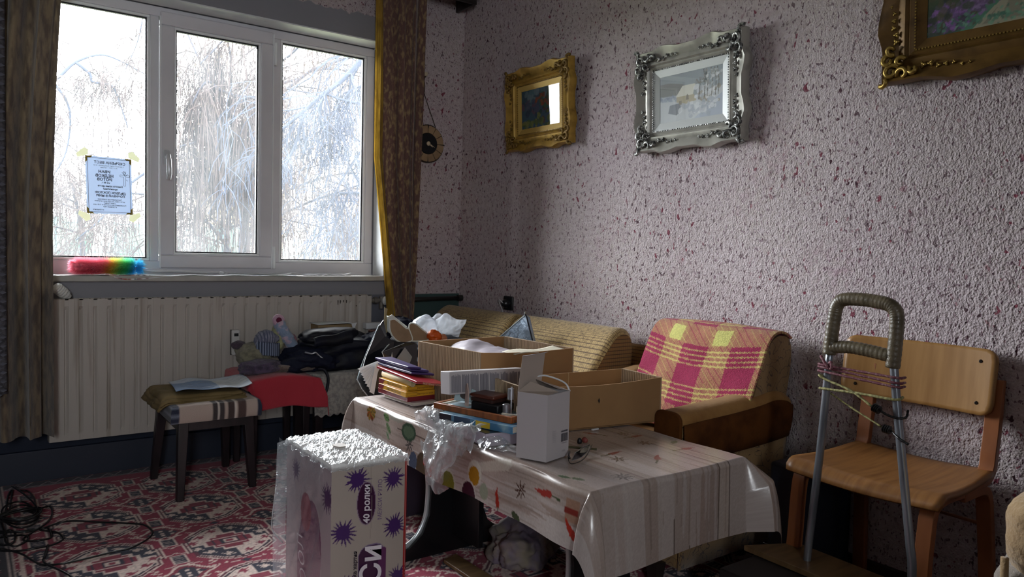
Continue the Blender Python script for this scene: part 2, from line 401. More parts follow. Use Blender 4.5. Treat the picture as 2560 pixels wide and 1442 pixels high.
f = MB(); f.box((fx0, .15, fz0), (fx1, .22, bz0)); f.box((fx0, .15, bz1), (fx1, .22, fz1)); f.box((fx0, .15, bz0), (L0, .22, bz1)); f.box((L1, .15, bz0), (C0, .22, bz1)); f.box((C1, .15, bz0), (R0, .22, bz1)); f.box((R1, .15, bz0), (fx1, .22, bz1))
f.build('window_frame', m_pvc, win, bevel=.004)
s_ = MB(); rframe(s_, C0+.003, C1-.003, .905, 2.110, .062, .128, .20); s_.build('sash', m_pvc, win, bevel=.006)
for (x0, x1, z0, z1, y) in ((L0, L1, bz0, bz1, .156), (-1.541, -1.126, .967, 2.048, .138), (R0, R1, bz0, bz1, .156)):
    b_ = MB(); rframe(b_, x0, x1, z0, z1, .012, y, y+.03); o = b_.build('glazing_bead', m_bead, win, bevel=.003); o['label'] = 'white glazing bead'
    g_ = MB(); rframe(g_, x0+.012, x1-.012, z0+.012, z1-.012, .006, y+.012, y+.03); g_.build('gasket', m_gask, win)
    MB().box((x0+.012, y+.02, z0+.012), (x1-.012, y+.024, z1-.012)).build('glass_pane', m_glass, win)
sg = MB(); sg.box((C0-.0005, .124, .905), (C0+.005, .13, 2.085)); sg.build('seal', m_bead, win)
sg = MB(); sg.box((C1-.006, .124, .905), (C1-.001, .13, 2.10)); sg.build('seal', m_bead, win)
for z in (.905, 1.945):
    MB().tube([(C1+.008, .125, z), (C1+.008, .125, z+.115)], .008, 10).build('hinge', m_bead, win, smooth=False, bevel=.002)
h = MB(); h.prism(rrect(.03, .072, .008), (-1.572, .128, 1.428), (1,0,0), (0,0,1), (0,-.008,0)); hh = h.build('handle', m_chrome, win, bevel=.002)
h = MB(); h.tube([(-1.572, .122, 1.43), (-1.572, .092, 1.43)], .009, 10); h.tube(catmull([(-1.572, .092, 1.437), (-1.572, .084, 1.42), (-1.571, .08, 1.38), (-1.57, .082, 1.345), (-1.57, .09, 1.325)]), [.010]*9+[.012]*16+[.010]*8, 10, flat=(1,1)).build('handle_lever', m_chrome, hh, smooth=True)
MB().box((-1.148, .150, 2.018), (-1.136, .152, 2.03)).build('sticker', M('dark_sticker', '#3c4450', .6), win)
adopt(win)
w2 = empty('fill_window', (-3.2, -5.7, .9), kind='structure')  # added window, out of view, lets in fill daylight from the rear
f = MB(); rframe(f, -3.47, -2.93, 1.05, 2.15, .05, -5.76, -5.68); f.build('window_frame', m_pvc, w2)
for a, b in ((-3.42, -2.98),): MB().box((a, -5.725, 1.10), (b, -5.72, 2.10)).build('glass_pane', m_glass, w2)
adopt(w2)
m_sill = M('sill_board', '#b1b0a9', .5, vary=(6, '#9c9b96', .45, .7))
o = struct(MB().box((OX0-.01, -.035, .848), (OX1+.004, .15, .874)), 'trim_2', m_sill, bevel=.004)

# ---------------------------------------------------------------- outside
m_grass = M('winter_grass', '#4a5338', .9, vary=(.6, '#676757', .4, .65)); m_path = M('pale_path', '#c9c4b8', .9)
struct(MB().add([(-40, .3, -.5), (60, .3, -.5), (60, 16, -.4), (-40, 16, -.4), (60, 37, .0), (-40, 37, .0), (90, 120, .2), (-70, 120, .2)], [(0,1,2,3), (3,2,4,5), (5,4,6,7)]), 'ground', m_grass)
struct(MB().box((-30, 37.5, -.1), (50, 37.9, .38)), 'trim_3', M('fence_plinth', '#8f8a7a', .9))
m_fence = M('teal_fence', '#24474b', .6)
fe = empty('metal_fence', (5, 38, .3), 'teal vertical bar metal fence on pale plinth beyond the garden trees', 'fence')
x = -9.
k = 0
pts = []
while x < 26:
    MB().box((x-.06, 37.66, .38), (x+.06, 37.78, 2.2)).build('post', m_fence, fe)
    bars = MB()
    for j in range(1, 17): bars.box((x+j*.15-.011, 37.7, .42), (x+j*.15+.011, 37.73, 2.08+.0))
    bars.box((x, 37.69, .5), (x+2.5, 37.74, .55)); bars.box((x, 37.69, 1.9), (x+2.5, 37.74, 1.95))
    o = bars.build('fence_panel', m_fence, fe); x += 2.55
adopt(fe)
m_bw = M('pale_render', '#8d8b83', .9); m_by = M('ochre_render', '#6d5f40', .9); m_win = M('dark_pane', '#2c333b', .3); m_roof = M('roof_tile', '#443632', .8)
def building(x0, x1, y, z1, mat, label, rows, cols):
    b = empty('building', ((x0+x1)/2, y, 0), label, 'building')
    MB().box((x0, y, 0), (x1, y+6, z1)).build('wall', mat, b)
    MB().prism([(-.3, 0), (6.3, 0), (3, 1.6)], (x0-.3, y, z1), (0,1,0), (0,0,1), (x1-x0+.6, 0, 0)).build('roof', m_roof, b)
    for r in range(rows):
        for c in range(cols):
            xa = x0+(c+.5)*(x1-x0)/cols; za = 1.1+r*2.7
            w_ = MB(); rframe(w_, xa-.65, xa+.65, za, za+1.4, .09, y-.06, y); wo_ = w_.build('window', m_bead, b)
            MB().box((xa-.56, y-.03, za+.09), (xa+.56, y-.01, za+1.31)).build('pane', m_win, wo_)
    adopt(b); return b
building(21, 30, 46, 4.6, m_bw, 'pale rendered house beyond the fence behind the right window pane', 1, 3)
building(12.2, 17.2, 52, 5.2, m_by, 'ochre house beyond the fence behind the middle window pane', 1, 2)
m_hedge = M('green_hedge', '#3c5446', .9, vary=(3, '#2c3f35', .4, .6))
for i, (x, y) in enumerate(((-2.5, 41), (1.6, 42), (5.8, 41.5), (10.0, 42.5))):
    o = lump('bush', (x, y, .8), (1.5, .9, 1.3), m_hedge, None, seed=i, amp=.5, sc=12, sub=3, flatz=.05)
    tag(o, ['rounded green bush behind the fence at its far left', 'second green bush from the left behind the fence', 'third green bush from the left behind the fence', 'green bush behind the fence nearest the middle window pane'][i], 'bush', 'bushes behind the fence')
# bare trees: one thing each, crown of countless twigs as stuff
def tree(name, base, height, label, seed, spread=.9, droop=.5, levels=5, trunk_r=.16, hang=0, lean=(0,0), mat=None, mat2=None, nb=7, leafcol=None, first=.3, leaves=0, hl=1.2, boughs=(), rmin=.006):
    rs = random.Random(seed); t = empty(name, base, label, 'tree'); big = MB(); V = []; Fc = []
    LV = []; LF = []
    def seg(a, b, ra, rb):
        d = (b-a); 
        if d.length < 1e-5: return
        d.normalize(); u = d.orthogonal().normalized(); w = d.cross(u); k = len(V)
        for p, r in ((a, max(ra, rmin)), (b, max(rb, rmin))):
            for j in range(3):
                q = 2*PI*j/3; V.append(p+u*math.cos(q)*r+w*math.sin(q)*r)
        for j in range(3): Fc.append((k+j, k+(j+1) % 3, k+3+(j+1) % 3, k+3+j))
    def leaf(p):
        k = len(LV); a = Vector((rs.uniform(-1, 1), rs.uniform(-1, 1), 0)).normalized()*rs.uniform(.012, .03); LV.extend([p, p+a-Vector((0,0,.03)), p-Vector((0,0,rs.uniform(.06, .1))), p-a*.6-Vector((0,0,.035))]); LF.append((k, k+1, k+2, k+3))
    def strand(p, L, r):
        d = Vector((rs.uniform(-.4, .4), rs.uniform(-.4, .4), rs.uniform(-.3, .1))); n = 5; q = p
        for i in range(n):
            d = (d+Vector((rs.uniform(-.15, .15), rs.uniform(-.15, .15), -.75))).normalized(); e = q+d*L/n; seg(q, e, r*(1-i/n*.6), r*(1-(i+1)/n*.6)); 
            if rs.random() < leaves: leaf(e)
            if rs.random() < leaves*.6: leaf((q+e)/2)
            q = e
    def grow(p, d, L, r, lev):
        n = 5 if lev < 3 else 4; path = [p]; dd = d.copy(); q = p
        for i in range(n):
            wob = .28 if lev else .08
            dd = (dd+Vector((rs.uniform(-wob, wob), rs.uniform(-wob, wob), rs.uniform(-wob, wob)*.7))+Vector((0, 0, -droop*.12*lev))).normalized(); q = q+dd*L/n; path.append(q)
        rad = [r*(1-.55*i/n) for i in range(n+1)]
        if lev <= 1: big.tube(path, rad, 7 if lev == 0 else 5)
        else:
            for i in range(n): seg(path[i], path[i+1], rad[i], rad[i+1])
        if lev >= levels-1:
            for _ in range(hang): strand(path[rs.randint(1, n)], hl*rs.uniform(.4, 1.2), max(r*.5, .0035))
            return
        m_ = nb if lev == 0 else (5 if lev < 3 else 4)
        for j in range(m_):
            f = first+(1-first)*(j+rs.random())/m_ if lev == 0 else rs.uniform(.2, 1)
            i = min(n-1, int(f*n)); s0 = path[i].lerp(path[i+1], f*n-i); base_d = (path[i+1]-path[i]).normalized()
            az = rs.uniform(0, 2*PI) if lev else 2*PI*j/m_*1.618+seed; side = base_d.orthogonal(); side.rotate(Matrix.Rotation(az, 3, base_d))
            nd = (base_d*rs.uniform(.35, .8)+side*spread*rs.uniform(.6, 1.1)).normalized()
            grow(s0, nd, L*rs.uniform(.52, .72), r*(.5 if lev else .42), lev+1)
    for pth, r0, r1, kids, lev in boughs:
        P_ = catmull(pth, 4); R_ = [lerp(r0, r1, i/(len(P_)-1)) for i in range(len(P_))]; big.tube(P_, R_, 6)
        for q in range(kids):
            i = rs.randint(1, len(P_)-2); dd = (P_[i+1]-P_[i]).normalized(); sd = dd.orthogonal(); sd.rotate(Matrix.Rotation(rs.uniform(0, 2*PI), 3, dd))
            grow(P_[i], (dd*.5+sd*.8+Vector((0, 0, -.35))).normalized(), rs.uniform(.5, 1.0)*(P_[-1]-P_[0]).length*.45, R_[i]*.45, lev)
    b0 = Vector(base); grow(b0, Vector((lean[0], lean[1], 1)).normalized(), height*.62, trunk_r, 0)
    big.build('trunk', mat, t, smooth=True)
    x_ = MB(); x_.v = V; x_.f = Fc; o = x_.build('twigs', mat2 or mat, t); o['kind'] = 'stuff'
    if LV: 
        x_ = MB(); x_.v = LV; x_.f = LF; o = x_.build('leaves', leafcol, t); o['kind'] = 'stuff'
    return adopt(t)
m_bark = M('grey_bark', '#202026', .9, spec=.1); m_bark2 = M('brown_twigs', '#292220', .9, spec=.1); m_dry = M('dry_leaves', '#2a241e', .9, spec=.05); m_barkb = M('blue_grey_bark', '#20242d', .9, spec=.1)
bY, mY, lY = 7.0, 9.0, 10.0
pp_ = lambda L, y: [bpx(a, b, y+dy) for a, b, dy in L]
tree('birch_tree', (2.5, 12.9, -.45), 8.0, 'drooping birch full of brown hanging twigs behind the middle pane', 3, spread=.42, droop=.7, levels=4, hang=5, hl=1.8, mat=m_bark, mat2=m_bark2, trunk_r=.10, leaves=.5, leafcol=m_dry, nb=12, first=.15, rmin=.0068,
     boughs=[(pp_([(700, 262, 1), (640, 246, 1), (590, 240, 1), (545, 222, 1), (525, 205, 1), (505, 215, 1), (480, 260, 1)], mY), .042, .012, 9, 2), (pp_([(655, 246, 1), (610, 247, 1), (570, 290, 1), (540, 335, 1), (500, 352, 1), (450, 366, 1)], mY), .038, .012, 9, 2), (pp_([(660, 250, 1), (630, 300, 1), (605, 390, 1), (598, 480, 1)], mY), .026, .009, 7, 2), (pp_([(700, 20, 1), (600, 60, 1), (540, 120, 1), (500, 160, 1)], mY), .025, .008, 8, 2)])
tree('bare_tree', (4.6, 7.4, -.5), 6.0, 'bare tree with a thick slanting bough behind the right pane', 11, spread=.9, droop=1.0, levels=5, hang=0, mat=m_barkb, mat2=m_barkb, trunk_r=.12, nb=6, lean=(.05, -.05), rmin=.0055,
     boughs=[(pp_([(1060, 20, .3), (960, 100, .2), (905, 150, 0), (850, 205, 0), (800, 242, 0), (745, 290, 0), (690, 335, 0)], bY), .062, .018, 14, 2), (pp_([(1000, 262, .2), (905, 259, 0), (850, 248, 0), (812, 236, 0), (780, 262, 0), (720, 276, 0), (690, 272, 0)], bY), .026, .008, 9, 2),
       (pp_([(806, 240, 0), (800, 300, 0), (822, 350, 0), (824, 420, 0), (812, 470, 0)], bY), .026, .009, 9, 2), (pp_([(760, 282, 0), (742, 350, 0), (720, 395, 0), (690, 410, 0)], bY), .022, .009, 7, 2), (pp_([(930, 340, 0), (880, 410, 0), (850, 460, 0), (832, 500, 0), (840, 545, 0), (828, 600, 0)], bY), .022, .006, 10, 2), (pp_([(940, 200, 0), (880, 225, 0), (850, 260, 0), (800, 330, 0)], bY), .012, .004, 7, 2)])
tree('bare_tree', (-3.6, 11.5, -.45), 6.0, 'bare tree with sparse crown behind the left pane', 21, spread=1.0, droop=.6, levels=5, hang=0, hl=1.2, mat=m_barkb, mat2=m_bark2, trunk_r=.09, nb=6, leaves=.1, leafcol=m_dry, rmin=.0058,
     boughs=[(pp_([(60, 250, 0), (140, 198, 0), (190, 155, 0), (250, 137, 0), (300, 152, 0), (370, 190, 0)], lY), .030, .010, 10, 2), (pp_([(190, 156, 0), (225, 185, 0), (232, 205, 0), (280, 215, 0), (300, 260, 0), (320, 320, 0)], lY), .026, .009, 10, 2), (pp_([(120, 190, 0), (165, 250, 0), (176, 305, 0), (165, 380, 0), (140, 430, 0)], lY), .024, .009, 8, 2), (pp_([(360, 30, 0), (345, 100, 0), (320, 160, 0), (280, 230, 0)], lY), .012, .004, 9, 2), (pp_([(380, 420, 0), (300, 480, 0), (260, 540, 0), (190, 600, 0)], lY), .024, .009, 8, 2)])
tree('bare_tree', (12.5, 24., -.3), 8, 'distant bare tree behind the right pane near the pale house', 31, spread=1.0, droop=.4, levels=5, hang=1, mat=m_barkb, mat2=m_barkb, trunk_r=.16, rmin=.012)
tree('bare_tree', (7.2, 31., -.2), 7, 'distant bare tree seen low through the middle pane', 41, spread=1.0, droop=.4, levels=5, hang=1, mat=m_bark, mat2=m_bark2, trunk_r=.14, rmin=.012)
tree('bare_tree', (1.8, 33., -.1), 6, 'distant bare tree seen low through the left pane', 47, spread=1.0, droop=.5, levels=5, hang=1, mat=m_bark, mat2=m_bark2, trunk_r=.12, rmin=.012)
# ================================================================ ON AND BY THE WALLS
m_cream = M('cream_enamel', '#aca59b', .45, vary=(14, '#8f8577', .52, .72, (1, 1, .12)))
m_streak = M('streaked_enamel', '#b1aaa2', .45, vary=(26, '#8b7f72', .55, .7, (1.6, 1, .05)), bump=(60, .12))
rad = empty('radiator', (-1.335, -.05, .172), 'long cream panel radiator with dirty ribs under the window sill', 'radiator')
rx0, rx1, rz0, rz1, ry = -2.07, -.600, .172, .776, -.085
prof = []; n = 27; pw = (rx1-rx0-.03)/n
pr_ = MB(); xs = [(rx0, ry+.012), (rx0+.002, ry), (rx0+.012, ry)]
for i in range(n):
    a = rx0+.015+i*pw; xs += [(a+pw*.10, ry), (a+pw*.16, ry-.0005), (a+pw*.78, ry-.0005), (a+pw*.84, ry+.006), (a+pw*.92, ry+.006)]
xs += [(rx1-.012, ry), (rx1-.002, ry), (rx1, ry+.012)]
zs = [rz0, rz0+.004, rz0+.022, rz0+.034, rz1-.045, rz1-.030, rz1-.004, rz1]
V = []
for j, z in enumerate(zs):
    for (x, y) in xs: V.append((x, y if 3 <= j <= 4 else (ry if y > ry and abs(x-rx0) > .003 and abs(x-rx1) > .003 else y), z))
k = len(xs); Fc = [(j*k+i, j*k+i+1, (j+1)*k+i+1, (j+1)*k+i) for j in range(len(zs)-1) for i in range(k-1)]
pr_.add(V, Fc).build('front_panel', m_streak, rad)
MB().box((rx0, ry+.0125, rz0), (rx1, -.02, rz1-.012)).build('body', m_cream, rad)
g = MB()
for i in range(70):
    x = rx0+.01+i*(rx1-rx0-.02)/69; g.box((x-.002, ry+.013, rz1-.011), (x+.002, -.02, rz1-.001))
g.box((rx0, ry+.0, rz1-.004), (rx1, ry+.013, rz1)); g.box((rx0, -.024, rz1-.004), (rx1, -.02, rz1)); g.build('top_grille', m_cream, rad)
m_rust = M('dark_stain', '#2b221c', .7)
for x, l in ((-.795, .028), (-.782, .020), (-.764, .014), (-.748, .018)): MB().prism([(0, 0), (.006, -.002), (.004, -l), (.001, -l*.8)], (x, ry-.0012, .752), (1,0,0), (0,0,1), (0,-.0004,0)).build('paint_chip', m_rust, rad)
MB().lathe((-.69, ry-.0015, .72), [(.003, 0), (.003, .001)], 8, (0,-1,0)).build('paint_chip', m_rust, rad)
m_brass = M('dull_pipe', '#77736c', .5, metal=.5); m_dpipe = M('dark_pipe', '#22211f', .5)
v = MB(); v.tube([(-.60, -.055, .744), (-.575, -.055, .744)], .013, 12); v.tube([(-.575, -.055, .744), (-.555, -.055, .744)], .018, 6); v.tube([(-.555, -.055, .744), (-.53, -.055, .744)], .012, 12); v.tube([(-.53, -.055, .70), (-.53, -.055, .765)], .013, 12)
vv = v.build('valve', m_brass, rad, smooth=False)
m_knob = M('valve_plastic', '#cfd0cc', .4)
kn = MB(); ax = Vector((.55, -.83, .05)).normalized(); kn.lathe(Vector((-.525, -.062, .742)), [(.014, 0), (.020, .008), (.024, .012), (.024, .022), (.0225, .024), (.0235, .026), (.0235, .040), (.021, .046), (.012, .047)], 24, ax); kn.build('knob', m_knob, vv, smooth=False, bevel=.0015)
MB().tube([(-.60, -.055, .205), (-.50, -.055, .205), (-.47, -.055, .17), (-.47, -.055, 0.0)], .011, 10).build('pipe', m_dpipe, rad, smooth=True)
# left thermostatic head, tilted
kn = MB(); ax = Vector((-.62, -.25, .55)).normalized(); c = Vector((-2.000, -.06, .790)); kn.lathe(c, [(.012, -.012), (.016, 0), (.021, .004), (.021, .014)], 20, ax)
for i in range(4): kn.lathe(c+ax*(.016+i*.010), [(.0225, 0), (.0235, .002), (.0235, .007), (.0225, .009)], 20, ax)
kn.lathe(c+ax*.056, [(.022, 0), (.020, .006), (.012, .009)], 20, ax); kn.build('thermostat_head', m_knob, rad, smooth=False)
MB().tube([(-1.992, -.056, .775), (-2.003, -.06, .79)], .012, 12).build('valve_stub', M('black_plastic', '#17181a', .5), rad)
mt = empty('heat_meter', (-1.313, ry-.012, .56), 'small white heat cost meter with black display fixed on the radiator ribs', 'meter')
MB().prism(rrect(.036, .118, .005), (-1.313, ry-.001, .560), (1,0,0), (0,0,1), (0,-.022,0)).build('case', M('meter_white', '#c9c8c6', .4), mt, bevel=.002)
MB().prism(rrect(.020, .014, .001), (-1.311, ry-.0235, .597), (1,0,0), (0,0,1), (0,-.001,0)).build('display', M('lcd', '#25282b', .2), mt)
MB().lathe((-1.297, ry-.023, .597), [(.0035, 0), (.0035, .0012)], 10, (0,-1,0)).build('button', m_knob, mt)
MB().box((-1.333, ry-.010, .501), (-1.329, ry-.001, .62)).build('back_plate', M('black_backing', '#1c1c1c', .5), mt); adopt(mt)
adopt(rad)
pp = empty('heating_pipe', (-.26, -.04, .745), 'dark horizontal heating pipe running behind the curtain into the corner', 'pipe')
MB().tube([(-.50, -.036, .740), (-.03, -.036, .748)], .0125, 12).build('pipe', m_dpipe, pp, smooth=True)
MB().lathe((-.03, -.036, .748), [(.018, 0), (.018, .028)], 14, (1,0,0)).build('collar', m_dpipe, pp); adopt(pp)
# ---------------------------------------------------------------- curtain cornice
m_dwood = M('dark_veneer', '#2a2220', .45, vary=(3, '#1c1614', .4, .6, (1, 8, 8)))
cz = 2.385
co = empty('curtain_cornice', (-1.3, -.1, cz), 'dark boxed curtain cornice along the ceiling above the window, ending at the corner', 'cornice')
MB().box((-3.2, -.20, cz), (-.05, -.185, cz+.12)).build('fascia', m_dwood, co, bevel=.002)
MB().box((-3.2, -.185, cz+.105), (-.05, -.002, cz+.12)).build('top_board', m_dwood, co)
MB().box((-.065, -.185, cz), (-.05, -.002, cz+.105)).build('end_board', m_dwood, co, bevel=.002)
MB().box((-3.2, -.15, cz+.095), (-.08, -.11, cz+.105)).build('rail', M('rail_green', '#4d534b', .5), co); adopt(co)
# ---------------------------------------------------------------- curtains
def curtain(name, x0, x1, ztop, zbot, y, folds, depth, mat, label, seed=0, edge=None, wav=None, nx=150, nz=60, parent=None, child=None):
    def fn(u, v):
        z = lerp(zbot, ztop, v); a = x0 if not callable(x0) else x0(z); b = x1 if not callable(x1) else x1(z)
        ph = u*folds*2*PI+.8*math.sin(v*2.3+seed)+1.1*noise.noise(Vector((u*3, v*1.2, seed)))
        d = depth*(.55+.45*(1-v))*(math.sin(ph)+.35*math.sin(2*ph+1.3+seed)+.25*noise.noise(Vector((u*14, v*5, seed+3))))
        return (lerp(a, b, u)+.006*math.sin(ph*1.7), y+d, z)
    o = MB().grid(nx, nz, fn).build(child or name, mat, parent, smooth=True)
    if label: tag(o, label, 'curtain')
    return o
m_cb = M('brown_chenille', '#75654f', .85, vary=(45, '#4a3d33', .40, .62, (1, 1, .3)), bump=(130, .5, .003), sheen=.3, trans=.06)
m_cg = M('gold_brown_brocade', '#5a3c34', .8, vary=(75, '#8b7450', .48, .66, (1, 1, .4)), bump=(110, .5, .003), sheen=.3, trans=.03)
m_cy = M('golden_lining', '#a5822f', .8, vary=(40, '#7d5f1e', .4, .65, (1, 1, .3)), bump=(120, .4), trans=.22)
curtain('curtain', -2.60, lambda z: -2.068+.045*max(0, (z-1.0))**1.5, 2.40, .225, -.185, 6.5, .040, m_cb, 'heavy dark brown pleated curtain hanging left of the window', 2, nx=220)
m_net = bpy.data.materials.new('knotted_net'); m_net.use_nodes = True
_n = m_net.node_tree; _b = _n.nodes['Principled BSDF']; _b.inputs['Base Color'].default_value = (*lin('#777883'), 1); _b.inputs['Roughness'].default_value = .7
MBn = MB(); 
def netpt(u, v): return Vector((-2.48+.262*u-.0, -.238+.018*math.sin(u*PI*4), .42+1.9*v))
for j in range(110):
    for i in range(9):
        c = netpt((i+.5*(j % 2))/9, j/110); a = Vector((.013, 0, 0)); b = Vector((0, 0, .0075)); MBn.add([c-a, c-b+Vector((0,-.004,0)), c+a, c+b+Vector((0,-.004,0))], [(0,1,2,3)])
o = MBn.build('knots', M('grey_yarn', '#5d5e68', .7), None)
nt_ = sheet('net_curtain', 30, 60, lambda u, v: netpt(u, v)+Vector((0, .004, 0)), M('dark_net', '#3b3a40', .8, vary=(60, '#5b5a60', .4, .6)), None, .001)
tag(nt_, 'narrow grey knotted net curtain at the far left edge, in front of the brown curtain', 'curtain'); o.parent = nt_; o['kind'] = 'stuff'
cr = empty('curtain', (-.48, -.14, .4), 'brown and gold brocade curtain gathered right of the window with glowing yellow edge', 'curtain')
xr = lambda z: -.372+.022*(z-1.2)
xl = lambda z: -.575+ (-.05 if z > 1.5 else -.05+.09*(1.5-z)/.8)
curtain('brocade_panel', lambda z: xl(z)+.024, xr, 2.44, .22, -.15, 3.6, .026, m_cg, None, 5, nx=150, parent=cr, child='brocade_panel')
curtain('golden_edge', xl, lambda z: xl(z)+.040, 2.44, .22, -.128, .8, .018, m_cy, None, 1, nx=30, parent=cr, child='golden_edge')
adopt(cr)
# ---------------------------------------------------------------- clock
m_slice = M('pale_wood_slice', '#9c8263', .6, vary=(10, '#7c6348', .4, .65)); m_bark_c = M('dark_bark_edge', '#2e221b', .9); m_black = M('matt_black', '#0d0e12', .5); m_ivory = M('ivory', '#c9b99c', .5)
cc = Vector((-.242, -.006, 1.620)); ck = empty('wall_clock', cc, 'round wooden wall clock with black dial hanging from a cord beside the right curtain', 'clock')
def ringpoly(r, n=40, sc=1.02): return [(r*math.cos(2*PI*k/n)*(1+.015*math.sin(5*k)), r*math.sin(2*PI*k/n)*sc*(1+.012*math.cos(7*k))) for k in range(n)]
MB().prism(ringpoly(.105), cc, (1,0,0), (0,0,1), (0,-.014,0)).build('bark_rim', m_bark_c, ck, bevel=.002)
for k in range(12):
    a0 = 2*PI*k/12+.03; a1 = 2*PI*(k+1)/12-.01; pts = [(r*math.cos(a), r*math.sin(a)) for r, a in [(.060, a0), (.101, a0)]+[(.101, lerp(a0, a1, t)) for t in (.33, .66)]+[(.101, a1), (.060, a1)]+[(.060, lerp(a0, a1, t)) for t in (.5,)]]
    MB().prism(pts, cc+Vector((0, -.0145, 0)), (1,0,0), (0,0,1), (0,-.004-.0008*(k % 3),0)).build('wood_segment', m_slice, ck, bevel=.001)
MB().lathe(cc+Vector((0,-.010,0)), [(.058, 0), (.058, .010), (.056, .012)], 40, (0,-1,0)).build('dial', m_black, ck)
MB().lathe(cc+Vector((0,-.022,0)), [(.012, 0), (.012, .004), (.008, .008), (.002, .009)], 20, (0,-1,0)).build('hub', m_ivory, ck, smooth=True)
for L_, a, nm in ((.034, -.62, 'hour_hand'), (.046, -.45, 'minute_hand')):
    d = Vector((math.cos(a), 0, math.sin(a))); pz = Vector((-d.z, 0, d.x)); b = cc+Vector((0,-.026,0)); MB().add([b+d*.012-pz*.003, b+d*.012+pz*.003, b+d*L_], [(0,1,2)]).build(nm, m_ivory, ck, solid=.001)
for k in (0, 3, 6, 9):
    a = PI/2*k/3; d = Vector((math.cos(a), 0, math.sin(a))); pz = Vector((-d.z, 0, d.x)); b = cc+Vector((0,-.021,0)); MB().add([b+d*.106-pz*.0035, b+d*.106+pz*.0035, b+d*.084], [(0,1,2)]).build('hour_mark', m_black, ck, solid=.0015)
pg = Vector((-.272, 0, 2.000))
MB().tube(catmull([pg+Vector((-.004, -.02, 0)), pg+Vector((.006, -.016, -.06)), pg+Vector((.004, -.014, -.11)), cc+Vector((-.045, -.012, .102))]), .0022, 6).build('cord', m_bark_c, ck)
MB().tube(catmull([pg+Vector((.006, -.02, 0)), pg+Vector((.0, -.016, -.06)), pg+Vector((.008, -.014, -.11)), cc+Vector((.050, -.012, .096))]), .0022, 6).build('cord', m_bark_c, ck)
adopt(ck)
pe = empty('wall_peg', pg, 'pale wooden peg in the wall holding the clock cord', 'peg')
MB().lathe(pg, [(.020, .001), (.020, .006), (.016, .008)], 18, (0,-1,0)).build('collar', m_bark_c, pe)
MB().lathe(pg+Vector((0,-.008,0)), [(.008, 0), (.008, .02), (.011, .024), (.011, .034), (.008, .037)], 18, (0,-1,0)).build('knob', m_ivory, pe, smooth=False); adopt(pe)
# ---------------------------------------------------------------- outlet
ou = empty('power_outlet', (-.01, -.507, .75), 'black wall socket with a plug, just above the sofa back', 'outlet'); m_bk = M('black_bakelite', '#16191c', .35)
MB().prism(rrect(.078, .075, .006), (0, -.507, .750), (0,-1,0), (0,0,1), (-.012,0,0)).build('plate', m_bk, ou, bevel=.003)
MB().lathe((-.012, -.507, .748), [(.024, 0), (.022, .02), (.016, .03)], 18, (-1,0,0)).build('plug', m_bk, ou)
MB().tube(catmull([(-.040, -.507, .75), (-.045, -.48, .765), (-.035, -.462, .75), (-.014, -.460, .71), (-.012, -.462, .66)]), .003, 6).build('cable', M('white_cable', '#c9ccd0', .5), ou, smooth=True); adopt(ou)
